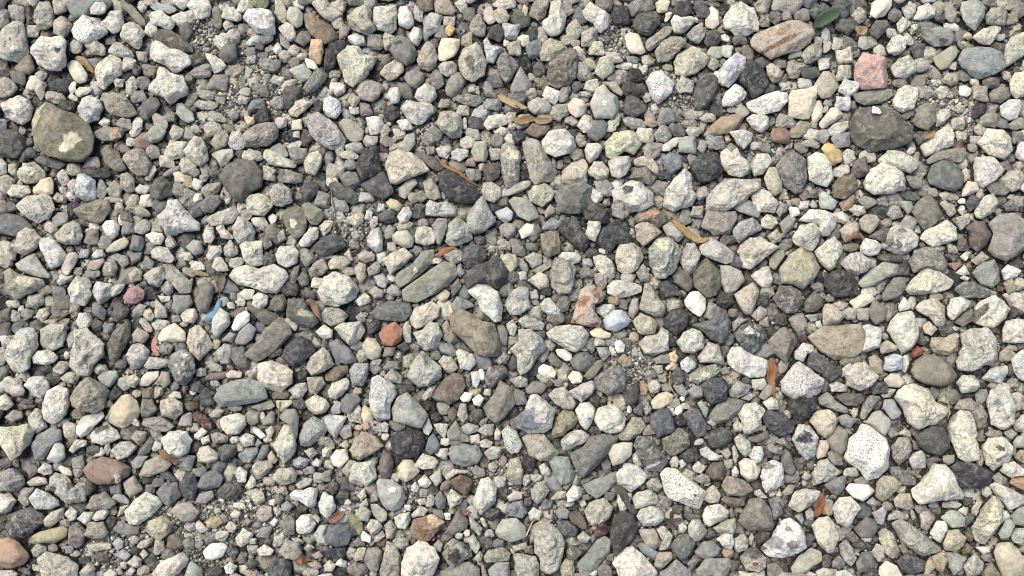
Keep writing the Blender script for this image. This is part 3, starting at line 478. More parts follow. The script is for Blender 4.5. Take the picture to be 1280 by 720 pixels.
k|b9b2aa|14.6 9.3|209,38 217,57 228,57 235,42 229,25 220,20 211,27|mixed grey-white rough stone below the ochre leaf, left of the pitted white one
k|b9b4a7|12.8 8.2|43,-131 52,-122 65,-121 76,-135 79,-142 74,-149 63,-148 52,-142|mottled whitish stone with a dark left shadow, lower centre, above the olive-tan stone
b|8b8070|16.3 8.6|35,68 48,72 58,68 61,57 60,44 45,38 37,46|brown rounded-square stone standing upright, left of the centre dark stones
c|cfcabb|13.9 8.4|227,-274 232,-262 250,-260 260,-269 259,-276 244,-283 235,-287 229,-282|white-cream five-sided stone, bottom right of centre, below a beige faceted small stone
c|b3a798|14.5 7.1|-122,295 -116,311 -108,321 -99,313 -95,299 -97,287 -106,280 -118,284|knobbly tan stone left of the cream-yellow block, near the top
k|a7a195|13.1 9.1|458,-192 467,-182 480,-182 484,-192 478,-208 467,-215 459,-207|round mottled stone with pinkish speckles right of the largest white granite stone
s|acb3bb|14.3 8.6|112,-39 125,-27 136,-26 147,-39 143,-46 128,-54 116,-51|pale sky-blue angular stone, the bluest in the centre
s|b87850|15.8 9.3|-164,-56 -155,-46 -143,-41 -133,-52 -136,-65 -146,-72 -158,-70|orange-brown pebble, the most orange stone in the picture, left of centre
w|c7c4bf|12.0 6.9|-511,-178 -504,-170 -490,-166 -479,-173 -473,-182 -485,-188 -496,-191 -509,-187|white bumpy oval stone lower left, below the white-faced split one
k|b9b6af|11.8 8.2|-109,106 -103,113 -93,109 -82,111 -70,102 -69,93 -82,90 -108,92|bumpy grey-white flat stone below the large dark blue-grey rock
c|b9a79a|15.7 8.1|152,78 163,84 178,80 187,70 176,61 163,52 156,61|pinkish-beige stone above the mottled grey-white stone, near the ochre leaf, centre right
w|bfc3c2|13.2 9.1|-579,-253 -571,-242 -555,-248 -543,-256 -542,-262 -552,-267 -570,-267|pale blue-white smooth stone above right of the dark grey large rounded one, bottom left
d|5b5b58|11.7 8.1|87,100 101,108 114,108 121,98 122,86 113,82 93,86|very dark smooth oval stone behind a small two-tone white cube, centre
k|a8a595|10.3 5.5|215,-107 225,-99 251,-91 257,-101 247,-110 228,-118 216,-114|grey-beige long stone with a white flake, below the pinkish-white wedge, right of centre
k|bcb5a9|14.9 9.4|-304,121 -300,131 -289,134 -277,125 -274,109 -288,102 -301,106|rounded pale stone with rusty freckles, below the flat brown-grey slab
s|8a8883|14.6 6.7|-283,-157 -274,-148 -263,-147 -258,-157 -259,-178 -263,-190 -272,-189 -274,-178 -268,-164 -277,-163|smooth grey column-like stone leaning on the tall pale stone, lower left
s|bab0a4|14.1 7.7|116,-201 122,-190 135,-187 146,-188 144,-203 134,-212 121,-216|smooth beige-pink faceted pebble right of the big green-grey wedge slab
s|a79b72|11.6 6.3|-575,-299 -565,-293 -537,-286 -530,-290 -532,-299 -546,-307 -566,-306|elongated olive-yellow stone, bottom left, right of the dark grey large rounded one
m|747571|13.2 7.7|187,-309 198,-297 214,-297 219,-306 208,-325 200,-326|dark grey-olive cube, bottom right of centre, by a star-shaped dark leaf
s|8f887d|12.1 8.0|380,-184 396,-167 407,-175 404,-196 395,-206 387,-196|smooth taupe triangular stone below the cream-tan hexagonal pebble, lower right
k|a59d8c|12.5 6.0|437,-294 445,-288 455,-294 462,-316 454,-325 445,-320 439,-304|long two-tone grey and cream stone, bottom right, left of the long grey-tan one
s|85868a|13.3 7.4|-225,-67 -214,-62 -197,-76 -191,-89 -202,-94 -215,-90 -221,-79|slate-grey triangular stone right of the smooth cream-tan rounded one, with a thin white edge
c|c9c0af|15.3 8.8|-503,327 -501,339 -490,346 -478,341 -473,331 -474,314 -478,309 -491,316 -501,322|beige pyramid-shaped stone left of the dark olive blade stone
c|bdb6a9|10.9 6.6|-384,87 -377,94 -362,100 -349,105 -341,94 -350,82 -361,81 -376,79|beige faceted stone with sharp ridge, below the dark banded grey pebble, left
s|7b766e|15.0 6.4|-392,-15 -384,4 -375,9 -368,2 -369,-13 -374,-28 -384,-31|dark brown-grey upright pebble left above the blue plastic scrap
c|bbb399|13.6 8.0|-437,-292 -434,-280 -418,-275 -407,-283 -408,-294 -420,-304 -430,-299|yellowish-beige soft-edged stone below the cream-white tilted block, bottom left
c|c5bbad|14.7 10.1|227,-85 241,-66 252,-69 259,-87 259,-95 248,-92 230,-92|pinkish-white wedge stone under the pale speckled ball-shaped one"""
# medium stones: material+colour, middle, half height, outline
MED = """w ccc8c0 14 8.1 -295,42 -289,53 -271,54 -264,46 -267,31 -280,25 -290,31
m a19e91 10 5.1 -222,214 -213,219 -201,216 -187,202 -189,190 -200,186 -210,192
k c2bab2 12 6.7 58,-187 64,-178 77,-172 85,-173 95,-179 92,-187 75,-194 62,-198
m a09990 15 6.6 -408,-269 -401,-259 -386,-258 -372,-269 -380,-280 -394,-282
b 8f8370 15 6.0 -519,175 -510,183 -496,173 -483,150 -496,147 -512,158
w c3bcb2 16 8.5 120,161 131,167 148,169 150,156 144,144 134,138 125,142
c c0b5a7 15 8.9 -428,-148 -427,-137 -412,-133 -400,-140 -398,-153 -409,-160 -424,-156
s d1cfc4 16 8.5 212,-15 219,-5 230,-3 239,-13 238,-26 231,-37 222,-31 214,-23
d 4a4a54 15 6.2 -241,287 -239,305 -233,317 -222,322 -211,318 -214,306 -225,299 -225,287 -236,280
s d1c2a5 14 6.7 -95,309 -91,324 -80,325 -67,323 -69,307 -74,299 -86,294 -93,295
s c8bda9 12 6.2 -436,-61 -431,-50 -415,-42 -401,-54 -400,-66 -433,-66
k a5a08a 13 6.2 128,-180 139,-167 146,-157 157,-158 163,-168 155,-178 142,-186 131,-185
m 7f8083 13 6.1 -428,-247 -417,-235 -403,-235 -398,-250 -410,-265 -419,-259
m bebdb4 12 4.7 -529,-171 -522,-157 -497,-149 -494,-157 -503,-166 -512,-175 -522,-183 -528,-178
c c0b9ab 14 8.3 -260,372 -254,378 -239,378 -233,367 -216,357 -223,352 -232,346 -242,350 -250,359
m 8d908c 14 6.5 -29,-337 -19,-328 -3,-327 -2,-347 -24,-354
d 77736d 14 10.4 -454,123 -449,139 -440,143 -426,133 -426,119 -442,111 -453,115
c c7c4b0 12 6.5 578,96 592,117 605,121 611,109 606,98 588,87 581,89
g b6b7b2 12 6.3 -13,-175 -5,-167 6,-174 13,-191 8,-201 -1,-201 -9,-191
c b2ab9f 14 7.1 334,367 338,379 371,379 375,369 368,360 356,357 345,361 335,360
c cdcab4 11 5.6 -316,169 -314,178 -304,179 -285,167 -272,161 -272,153 -287,154 -306,158
k 7c7878 15 7.8 -34,-109 -28,-96 -10,-94 -2,-105 -15,-116 -25,-123 -33,-118
k bdb39d 14 8.3 148,-41 158,-30 172,-35 180,-44 176,-56 163,-58 154,-54
m 7e7f78 12 5.0 457,-8 473,14 490,14 487,-1 477,-12 458,-16
w cdc9bd 13 8.7 76,-149 83,-140 94,-139 102,-147 96,-167 90,-174 83,-167
m 75787f 14 6.3 -379,-241 -372,-225 -356,-219 -346,-229 -350,-241 -368,-244
w b9bab2 13 7.2 -370,-54 -368,-35 -360,-23 -348,-31 -346,-43 -356,-55 -362,-63
s a8a79d 12 6.3 428,-164 438,-152 449,-150 460,-161 459,-169 452,-181 442,-174 432,-166
c c5c1b0 11 6.3 144,-254 151,-246 167,-243 177,-252 175,-261 161,-264 148,-267
c d2cfc3 15 7.5 -525,349 -519,360 -502,362 -499,345 -505,332 -512,329 -522,337 -531,343
s 5f615e 14 8.0 237,-185 240,-174 255,-169 267,-175 265,-185 254,-194 241,-194
m 9a958e 12 6.9 -3,258 3,272 11,288 19,274 26,264 21,252 1,248
d 60646f 14 7.4 -400,-241 -394,-225 -383,-223 -376,-239 -381,-257 -394,-252
k b2ac93 14 8.6 -8,-224 -3,-208 8,-204 14,-221 12,-239 -4,-235
w c4c7c1 11 7.5 621,235 633,243 649,245 652,235 643,218 631,215 622,221
w c5c3bd 14 5.8 610,-87 623,-76 631,-74 628,-116 617,-111 612,-100
w d6cfc6 13 10.4 -595,-119 -585,-108 -572,-107 -564,-115 -563,-122 -572,-135 -583,-131 -589,-124
c d2ccb5 12 9.0 273,-212 281,-205 292,-208 300,-219 295,-232 284,-235 275,-225
c c0b798 15 9.5 511,-306 520,-292 533,-289 540,-299 537,-309 528,-316 515,-314
g d3d0c8 13 7.4 266,239 272,253 284,263 293,259 301,251 295,242 279,233 268,233
k a5a69b 15 7.0 -236,-33 -230,-24 -213,-24 -200,-33 -207,-43 -223,-47 -233,-41
d 6a6a6a 13 8.1 141,233 146,248 154,249 172,234 170,225 155,219 142,223
g c4c3c0 15 9.2 -266,-248 -260,-243 -251,-244 -242,-240 -234,-244 -234,-262 -241,-266 -254,-257 -265,-254
c bdb6a8 14 8.7 613,137 625,150 638,152 645,140 636,125 627,121
c cfcabb 12 7.6 -421,369 -414,378 -393,379 -387,367 -391,355 -399,350 -407,351 -412,361
c d1cabf 15 8.8 535,-24 542,-12 554,-10 567,-17 560,-26 540,-41 534,-35
c d3ccb1 14 7.8 634,267 642,278 656,280 655,247 642,244 635,253
m 77746c 10 4.5 -329,-22 -324,-16 -308,-24 -290,-32 -286,-39 -304,-46 -313,-39
k 8c8d88 11 7.8 148,365 154,376 166,380 181,377 185,365 177,359 162,358 155,353
b b3a890 15 6.1 316,140 323,154 332,154 339,133 339,123 329,116 320,125
s 777a7b 12 7.2 94,203 102,216 115,218 123,211 120,197 107,187 96,194
k a6a7a4 14 9.4 -199,-101 -193,-92 -175,-92 -176,-111 -182,-121 -195,-118
s d9d2c6 13 6.9 400,-243 406,-236 428,-237 437,-245 421,-258 409,-253
m 6f6f70 11 5.6 409,-330 417,-317 428,-315 436,-332 429,-340 411,-341
m 6b716c 14 5.4 70,-90 80,-79 91,-78 102,-87 100,-96 89,-103 76,-100
d 63645f 14 7.5 -355,-246 -345,-235 -328,-234 -321,-245 -333,-256 -349,-254
k a1998f 13 6.7 -450,-166 -446,-158 -425,-156 -408,-168 -416,-175 -431,-175
c c1b5a3 15 10.6 382,-35 385,-19 394,-19 410,-35 402,-44 382,-47
s a39d88 13 5.7 539,298 552,307 564,315 572,309 570,300 557,284 547,281 542,289
c c7c1ac 13 6.1 591,326 605,337 622,343 631,340 625,328 613,314 600,317
w c3c1b5 13 7.2 299,158 309,172 323,172 330,161 316,145 304,142
k 9f968d 15 7.4 -512,-266 -502,-250 -488,-247 -472,-260 -479,-266 -497,-267
s bcae93 15 8.6 -138,-217 -131,-208 -120,-208 -110,-222 -118,-230 -127,-235 -137,-230
k a6a49b 16 9.1 -278,-316 -270,-302 -254,-304 -248,-318 -257,-326 -269,-323
m 7f7872 12 5.7 -81,-294 -71,-278 -64,-266 -52,-279 -53,-289 -71,-298
m 87837f 12 4.9 -178,-325 -172,-311 -160,-311 -154,-316 -159,-339 -168,-339
w c9c0b9 12 7.6 295,16 310,27 319,29 325,9 318,0 309,1
c c3b9a2 13 7.3 -170,277 -163,289 -151,296 -139,289 -137,280 -146,271 -158,267
k a5a29d 14 8.8 124,103 129,117 140,113 152,101 145,90 138,85 126,92
c c9c3b3 12 9.1 -121,65 -119,77 -111,81 -100,77 -94,65 -96,56 -109,54 -120,57
c b9b5a5 15 8.1 104,277 112,298 124,302 132,286 129,278 116,268
s 7f7872 12 6.1 409,-289 424,-275 437,-280 437,-292 428,-301 416,-300
k 8b8a86 12 7.5 455,-217 467,-216 486,-230 486,-239 464,-239 458,-228
c cfcab3 16 8.8 -252,-139 -239,-130 -226,-135 -220,-144 -226,-152 -237,-155 -246,-149
k 8d837f 14 8.0 -529,-297 -528,-287 -518,-281 -508,-292 -509,-306 -518,-313 -527,-307
m 8e8876 15 6.3 -264,105 -254,109 -237,99 -234,90 -242,79 -251,80 -258,91
s 7a6a6a 12 6.3 -160,-210 -155,-194 -146,-200 -142,-214 -147,-230 -154,-233 -160,-225
m 918d81 11 5.7 -86,256 -82,270 -76,277 -65,281 -59,267 -66,254 -77,247 -84,249
m b3b4b1 12 8.1 -230,-158 -223,-154 -199,-156 -206,-169 -213,-184 -223,-175
s 706b60 13 6.1 198,16 206,26 220,20 227,5 218,-5 201,7
m 868a88 12 5.1 217,-316 228,-304 239,-303 250,-313 244,-322 231,-325 220,-322
s c6bfb0 14 6.3 461,356 465,372 474,379 491,379 490,368 482,356 468,350
c bbb5a2 15 7.7 -289,-229 -280,-218 -264,-217 -257,-225 -262,-235 -274,-239 -283,-235
k c4c1b0 14 7.2 100,40 111,43 124,35 129,20 123,12 110,18 103,29
s 73726f 13 5.4 -472,223 -471,239 -461,246 -451,245 -446,235 -452,225 -463,215 -471,217
k a19e8d 12 7.1 -35,-323 -29,-314 -12,-311 -1,-318 -3,-327 -19,-329 -31,-329
g d2d1ce 15 8.8 -240,228 -240,244 -231,247 -218,240 -216,226 -223,216 -234,220
k b7b2a6 14 7.0 -457,16 -447,25 -432,29 -428,14 -436,1 -449,5
s b9b09c 12 6.6 -185,-70 -178,-60 -168,-62 -159,-74 -162,-85 -170,-89 -180,-85
k a29c8c 14 8.3 -510,-297 -506,-281 -488,-281 -481,-294 -485,-301 -502,-301
s e4e2d9 11 6.3 -369,-317 -360,-306 -344,-306 -339,-311 -344,-322 -358,-327 -365,-325
c bab3a6 13 8.8 19,239 33,247 45,243 51,233 47,225 28,222 20,229
c c9c3ad 16 8.3 -262,159 -256,172 -244,175 -238,167 -240,154 -247,142 -257,146
k a2968a 12 7.0 21,357 28,375 34,379 49,378 45,359 34,347
s cabfae 13 6.2 144,327 151,333 163,330 172,306 165,302 153,304 147,311
w cbc7bf 16 9.0 -125,244 -120,256 -110,264 -98,258 -94,246 -104,236 -117,239
m 7d8391 11 5.8 188,167 200,175 215,169 215,155 203,146 194,151
w c9c3bc 12 9.5 297,218 308,225 321,226 326,218 325,205 316,198 303,207
w beb2b1 15 7.8 70,-126 85,-117 98,-113 102,-122 97,-131 84,-140 76,-133
k b0aea5 14 8.8 535,-333 550,-317 560,-328 555,-342 541,-347
b c6a478 13 5.2 -261,305 -258,323 -243,325 -242,305 -244,288 -250,290 -260,298
k a6a295 15 7.9 610,355 617,365 631,367 637,357 634,341 623,342 610,343
s cabfa8 13 6.3 436,-334 445,-326 457,-332 463,-344 454,-351 438,-347
c b8b09b 14 8.2 -485,109 -476,120 -467,117 -466,105 -452,97 -451,90 -467,91 -481,99
k c3bfae 15 8.9 541,-116 549,-106 565,-107 569,-118 564,-127 547,-129
g 8b8d86 13 5.2 -267,258 -259,271 -250,285 -242,283 -237,276 -242,265 -253,253 -261,250
c c2bfb0 11 6.5 -589,-158 -581,-147 -572,-149 -569,-162 -564,-169 -577,-178 -585,-171
k 9c988c 11 7.3 339,-37 351,-30 360,-30 364,-46 362,-59 353,-61 346,-48
m a1998a 12 4.5 150,-290 171,-289 178,-306 171,-313 160,-310 154,-299
s c0b9a4 11 5.2 -572,290 -565,296 -557,295 -548,285 -542,276 -544,267 -553,264 -561,270
k a6a699 14 7.5 370,301 378,313 391,319 398,307 396,298 385,291 375,289
m 9a9896 14 5.2 275,104 286,112 298,111 312,98 308,88 293,93 282,97
c c8bda9 13 9.4 -39,125 -36,134 -24,135 -13,127 -14,116 -22,108 -35,112
m 8c908c 13 5.2 -419,-26 -418,-8 -397,-8 -393,-18 -400,-26 -412,-33
w c3beb9 11 6.8 -182,62 -176,75 -166,78 -161,64 -161,48 -169,45 -178,52
k a6a79b 14 6.5 22,-245 30,-234 40,-233 45,-245 39,-255 30,-262 24,-255
w cfccc4 12 7.3 -148,356 -145,367 -135,371 -127,354 -126,342 -134,337 -146,342
s c9a766 12 6.6 390,178 396,186 407,185 417,176 417,162 404,157 397,168
w c8c5b8 14 8.5 204,347 208,355 217,352 231,354 237,350 230,339 219,331 207,330
m a09788 11 5.8 434,87 442,94 457,94 462,85 456,77 446,68 436,75
c c9c6ba 12 7.2 -70,-78 -63,-75 -47,-81 -43,-92 -52,-102 -63,-99
c cbc6b5 12 7.0 -225,-126 -219,-116 -202,-109 -197,-115 -200,-124 -214,-137 -222,-135
b 7d5f54 13 6.5 -74,-232 -62,-225 -48,-231 -47,-241 -55,-250 -66,-245 -73,-239
k a5a19b 14 7.0 373,-135 384,-127 393,-137 409,-148 407,-154 392,-150 374,-142
k c8c0b4 12 7.3 -485,-198 -474,-187 -464,-186 -452,-194 -463,-205 -475,-209
k 8a857d 13 6.1 -345,-85 -343,-73 -328,-72 -324,-85 -321,-92 -322,-100 -336,-97
b 7c6b66 12 8.1 233,-223 241,-212 254,-210 259,-221 255,-233 241,-233
m a6aa9b 12 5.4 512,-276 525,-267 536,-269 543,-278 540,-287 526,-289
w cbcbc1 14 6.5 -258,-280 -252,-273 -241,-273 -234,-284 -240,-294 -253,-296 -257,-292
c c4bdaa 14 7.9 95,150 103,161 114,162 123,150 121,141 108,137 97,143
k a9a294 13 4.9 170,319 186,332 198,341 207,341 205,332 192,319 176,306 171,311
w d2d1c5 15 6.1 -232,-259 -226,-247 -214,-251 -211,-262 -216,-274 -220,-278 -229,-271
c b3ada2 14 7.0 -655,269 -646,273 -636,267 -629,257 -636,248 -647,244 -653,245
c c9bfb3 12 5.4 606,-7 621,-3 635,-9 633,-31 617,-22
c c6bcaa 13 7.3 -381,-203 -378,-194 -367,-191 -354,-201 -354,-208 -366,-213 -379,-211
w c0c2bb 14 8.0 573,-111 585,-98 604,-94 604,-105 596,-117 584,-114
m c2b8a8 12 5.9 -621,257 -616,275 -608,275 -594,263 -597,252 -601,242 -609,254 -616,255
k a9aba7 13 9.1 -367,-81 -352,-67 -341,-72 -344,-94 -355,-93
c c3bcb0 15 8.2 210,-285 215,-278 224,-279 234,-292 225,-302 218,-305 212,-297
w b7bac4 16 8.4 455,-85 468,-80 478,-83 476,-100 461,-103 453,-100
c c4b8aa 12 6.7 153,164 166,170 179,164 187,153 184,143 175,149 154,157
m 938e88 14 5.7 -100,80 -93,89 -80,88 -81,75 -89,54 -94,56
s bcb3a2 11 5.5 390,212 406,233 415,233 423,224 414,216 395,205
m 8a8477 12 6.5 607,250 621,264 634,258 636,248 623,238 610,240
s 7b7b7f 13 5.2 -208,-138 -202,-129 -189,-128 -183,-137 -197,-155 -207,-151
m 757469 12 6.1 360,-18 374,-2 385,-13 384,-22 375,-29 362,-30
s c9bc98 14 6.0 -602,125 -590,140 -581,141 -575,133 -575,119 -585,118 -600,120
b a99b87 13 6.6 -101,370 -98,379 -82,379 -72,362 -76,355 -88,356 -98,360
w ddd6cc 14 6.4 -588,-84 -581,-77 -568,-76 -556,-85 -558,-91 -570,-95 -585,-93
s b5ab97 12 6.8 -151,67 -143,73 -130,73 -121,62 -124,52 -133,51 -147,58
c c2baad 15 6.2 -620,-110 -613,-108 -601,-113 -591,-126 -593,-132 -604,-133 -613,-128 -616,-120
w c9c6c0 14 8.1 432,52 438,63 452,61 460,53 455,42 442,40 433,46
r b5848a 15 6.5 -480,-13 -473,0 -462,4 -452,-4 -454,-13 -464,-20 -476,-19
s 8f8f92 12 5.0 -341,-65 -335,-52 -324,-42 -314,-50 -319,-63 -328,-70 -339,-69
s c7b9ad 14 7.1 70,236 79,245 90,242 96,234 92,222 81,217 72,226
k 948d84 14 7.7 146,140 157,153 171,154 180,138 174,129 165,135
k 8a8683 12 5.1 -294,153 -284,152 -263,145 -262,135 -274,132 -292,135
s 77746f 14 7.6 -376,300 -372,313 -366,319 -353,315 -351,297 -363,291 -371,295
m a2a398 11 6.2 -287,283 -278,289 -266,291 -255,279 -258,270 -269,266 -275,270
k a39b91 14 8.3 -56,339 -49,353 -42,358 -33,341 -34,327 -43,325 -53,332
k 8b8a8c 12 7.6 307,-255 321,-252 331,-258 324,-273 313,-281 311,-268
c c3b9ac 15 5.4 -449,46 -439,53 -427,51 -417,36 -421,31 -434,33 -446,38
m 74726a 14 4.9 393,-133 404,-128 426,-129 429,-137 419,-145 405,-143
m 9c9b92 13 6.7 519,-318 529,-317 541,-323 533,-339 525,-344 519,-334
w d2c9bd 11 5.6 -37,211 -30,222 -16,225 -5,222 -6,210 -20,207 -31,202
m 9d9e94 13 5.4 -468,193 -455,208 -444,209 -437,201 -443,190 -456,185
w d4d0c9 16 9.3 274,200 289,202 305,198 302,187 292,176 284,183
s 8b8883 11 5.7 -139,272 -135,280 -124,284 -112,278 -112,269 -122,258 -131,261
c cec7b8 14 7.1 -119,-216 -108,-200 -93,-205 -88,-211 -93,-219 -107,-220
b 8a786a 13 6.9 17,203 26,212 41,214 49,206 43,197 31,191 20,197
k 8a8d96 11 7.5 -8,-266 1,-258 13,-256 19,-271 13,-278 -3,-275
c cbc8be 15 7.1 481,313 487,325 497,329 506,321 504,309 494,302 482,303
m a69c8b 12 4.6 457,-255 465,-248 478,-248 483,-266 473,-268 459,-264
s a8a78f 15 7.0 -52,173 -47,187 -33,188 -30,171 -33,161 -46,161
k aaa8a4 11 4.5 390,-308 398,-302 407,-311 411,-324 404,-334 395,-327
m 85898a 12 6.2 375,-238 389,-229 403,-227 400,-243 392,-251 381,-245
k b8b4aa 13 5.6 -518,310 -509,320 -499,317 -487,307 -484,300 -494,297 -506,300 -518,305
m 85807a 10 3.5 -478,-289 -472,-280 -446,-288 -446,-296 -460,-298 -474,-294
s a3978a 12 6.7 -468,-235 -455,-226 -443,-244 -458,-254 -463,-248
w cec5b8 15 6.1 586,-221 593,-212 604,-210 616,-219 614,-227 599,-230
k a5a39f 15 7.9 263,-126 273,-113 291,-119 287,-129 274,-136 264,-132
c b5ae9c 14 7.6 239,-288 255,-280 267,-277 268,-288 264,-297 246,-295
k b2aea8 13 5.6 187,78 198,85 209,78 215,65 208,58 193,65
w c5c4c3 15 8.9 -37,320 -32,325 -26,314 -16,312 -9,309 -18,302 -23,290 -32,292 -35,306
m 7a7879 14 5.2 -392,105 -382,117 -367,119 -363,109 -374,97 -387,96
c b8a999 11 5.7 -314,-216 -307,-209 -292,-210 -288,-217 -301,-230 -308,-233 -312,-225
k c4c3bb 14 6.5 -267,56 -257,69 -251,78 -241,77 -241,63 -251,53 -262,51
s c9ba9d 11 6.0 169,-140 178,-129 189,-126 198,-131 195,-140 182,-148 172,-148
m aaac9f 10 5.5 -381,171 -371,178 -353,179 -352,169 -361,159 -368,154 -372,163
b 8a7b68 10 4.5 -230,-107 -218,-96 -201,-94 -200,-103 -215,-114 -228,-114
s 92705f 13 5.1 327,197 330,205 347,206 353,195 352,186 338,185 328,188
k b0b0a7 13 5.5 6,-40 17,-32 29,-37 41,-44 38,-52 25,-52 12,-46
m 74756f 11 5.1 325,-209 331,-194 336,-198 343,-221 337,-228 326,-221
m 7f8079 11 4.7 -279,-283 -272,-275 -263,-273 -258,-283 -260,-297 -271,-298
s b5b9b3 14 6.7 -561,-208 -552,-185 -540,-192 -538,-205 -548,-213
d 606266 12 7.1 180,7 192,11 214,-8 188,-12
c bcb4a8 13 6.3 172,-290 182,-285 192,-297 188,-313 174,-315 179,-304
c b2aba2 12 7.6 224,329 233,340 245,347 249,336 248,326 239,317 228,322
w b9b5b3 15 8.1 476,-208 483,-200 494,-197 500,-208 497,-218 482,-219
c c8c0b2 14 7.1 -615,-248 -603,-248 -593,-256 -601,-269 -608,-273 -614,-266
b 766d65 11 4.5 -126,173 -117,175 -101,169 -84,155 -94,149 -109,157
c aaa193 12 6.0 -382,186 -375,199 -362,204 -358,194 -361,182 -374,176
s aca694 12 5.4 -291,359 -288,368 -278,368 -270,359 -270,343 -277,338 -286,345 -291,351
d 5f6063 15 6.7 135,-131 145,-119 154,-115 155,-124 152,-140 143,-145 137,-140
w d0cdc0 14 5.9 498,-294 508,-280 518,-280 520,-290 510,-306 501,-301
k aea691 14 5.5 -112,135 -101,140 -93,129 -88,115 -97,111 -108,117
m 93897a 12 6.1 -634,290 -624,301 -617,303 -611,288 -610,282 -618,276 -632,280 -637,284
c d0c1ae 13 5.9 -284,229 -275,240 -264,244 -253,239 -262,229 -273,219 -281,221
d 6a6f75 13 5.5 53,-280 69,-280 80,-290 76,-299 63,-299 56,-290
c b3a98f 15 6.2 57,-332 63,-323 74,-326 74,-347 58,-347
b a29684 13 7.4 -251,-109 -231,-108 -227,-117 -238,-131 -247,-128
s c8c0b0 10 4.5 250,351 252,364 259,370 268,363 268,345 260,337 251,341
s 8b938a 11 5.9 597,-275 607,-265 618,-262 616,-287 602,-285
w d2cfc8 11 6.2 -186,220 -176,222 -165,220 -162,210 -168,198 -180,196 -183,208
g b5b3b0 11 6.3 -361,186 -355,201 -345,203 -339,192 -338,180 -346,176 -356,179
c bfae9f 14 7.4 407,73 420,84 433,82 431,67 417,59
s 9b9a9e 14 4.4 449,-146 453,-136 464,-136 473,-153 468,-159 460,-161 455,-153
w bdbdb5 10 5.4 34,-20 40,-12 47,-11 60,-26 60,-32 48,-34 38,-28
b 8b8075 14 7.0 -451,-144 -448,-135 -438,-135 -429,-149 -439,-158 -449,-157
w d8d5c8 12 7.0 518,350 526,368 538,373 547,364 546,354 532,350
w cfc7bc 15 7.8 91,176 95,185 109,185 115,179 109,167 98,159 93,165
d 71716d 14 5.3 459,335 468,348 483,349 485,339 478,331 470,323 462,328
s c9c3b1 15 6.4 -219,-205 -212,-196 -200,-196 -196,-207 -206,-219 -215,-215
w c9c5b2 14 5.7 90,65 96,86 111,84 111,76 104,58 96,62
c bcb9aa 15 6.6 268,-183 276,-176 287,-187 290,-199 281,-205 272,-196
m a5a8a0 10 4.0 -428,226 -428,239 -420,239 -406,226 -403,216 -411,212 -420,217
c d5cdbd 12 5.9 -635,122 -628,132 -608,131 -604,122 -614,115 -629,116
c bdb29c 13 6.7 -229,31 -221,42 -206,41 -199,32 -209,24 -226,24
m b7aba5 13 4.6 -560,25 -552,45 -543,46 -538,41 -542,29 -549,16 -554,16
s c9c3ac 10 4.2 416,-16 433,-6 446,-7 451,-13 436,-22 426,-26
k c0b9b3 14 5.1 -450,-96 -444,-84 -419,-87 -417,-94 -431,-99 -445,-100
k 9a978e 11 5.4 422,-158 428,-140 436,-131 449,-132 448,-138 439,-146 429,-162
s 9ba19b 11 5.5 -507,-109 -500,-101 -483,-101 -481,-109 -491,-122 -500,-120
k bdb99d 12 7.0 -16,41 -6,45 6,43 8,29 -1,18 -10,28
c c7bcae 14 5.8 19,10 34,22 44,16 47,3 34,-1
k a9a592 13 6.5 -253,22 -243,35 -234,38 -227,25 -233,17 -250,14
w d5cfcb 12 6.2 -512,79 -507,86 -496,87 -490,79 -491,67 -499,61 -508,69
c b7ac9d 12 7.4 607,-129 617,-127 627,-133 626,-148 611,-151
b 827867 11 5.8 -299,-16 -294,-7 -283,-6 -278,-16 -282,-27 -292,-29 -299,-24
m 8d8f83 11 4.4 -80,-176 -68,-160 -61,-173 -57,-184 -68,-186 -77,-185
d 6f6a67 12 7.9 246,319 252,334 262,338 268,332 270,322 261,314 251,313
c bdb7a9 12 7.2 -95,286 -89,293 -76,295 -70,290 -70,278 -83,273 -92,278
w bdb8ad 14 6.5 -556,-230 -549,-223 -538,-226 -530,-235 -539,-242 -555,-240
m 8c877b 14 5.8 302,-330 314,-328 324,-340 319,-347 303,-347
c c9c8bd 13 6.0 -394,306 -379,300 -369,294 -364,286 -373,279 -381,277 -385,289 -392,298
k 9a9b93 12 7.9 179,198 191,212 199,207 203,194 194,186 183,188
c beb2a4 10 5.1 -563,-280 -553,-270 -538,-264 -539,-277 -550,-287 -559,-288
b a39787 10 5.4 21,-303 23,-287 37,-277 48,-284 53,-289 39,-289 28,-296 23,-310
k 9d988a 10 5.7 -87,-46 -80,-37 -73,-52 -65,-64 -75,-70 -84,-63
m a9aea8 13 6.0 384,119 392,123 409,110 402,99 387,101
k b1b5ab 11 7.4 595,-297 603,-289 616,-288 614,-310 598,-306
c c4b7a8 12 6.4 -91,-90 -84,-82 -73,-85 -65,-98 -74,-105 -83,-101
c a8a096 13 7.1 -413,277 -404,285 -391,292 -384,286 -384,273 -393,271 -405,272
k aaa698 11 6.3 350,282 354,294 362,298 373,286 367,273 357,270
m 6e7073 10 3.3 -607,171 -596,170 -571,163 -565,159 -574,152 -590,157 -603,163
s 87817e 11 4.5 16,-122 25,-114 38,-114 43,-121 37,-129 25,-131 17,-128
s 827f74 12 4.9 88,-107 98,-90 111,-87 111,-96 102,-110 92,-113
c bbab9b 13 7.5 174,-316 190,-316 191,-325 177,-337 168,-332
k b9a9a2 14 5.9 488,-271 499,-266 506,-276 496,-292 487,-288
w d0cbc1 12 5.8 38,249 44,262 51,258 62,254 60,242 54,235 43,242
s cfcbc3 14 4.2 -345,-48 -339,-33 -328,-27 -322,-32 -323,-41 -336,-52 -342,-53
k 9a978f 11 5.4 -268,47 -259,52 -249,47 -243,37 -256,26 -262,33
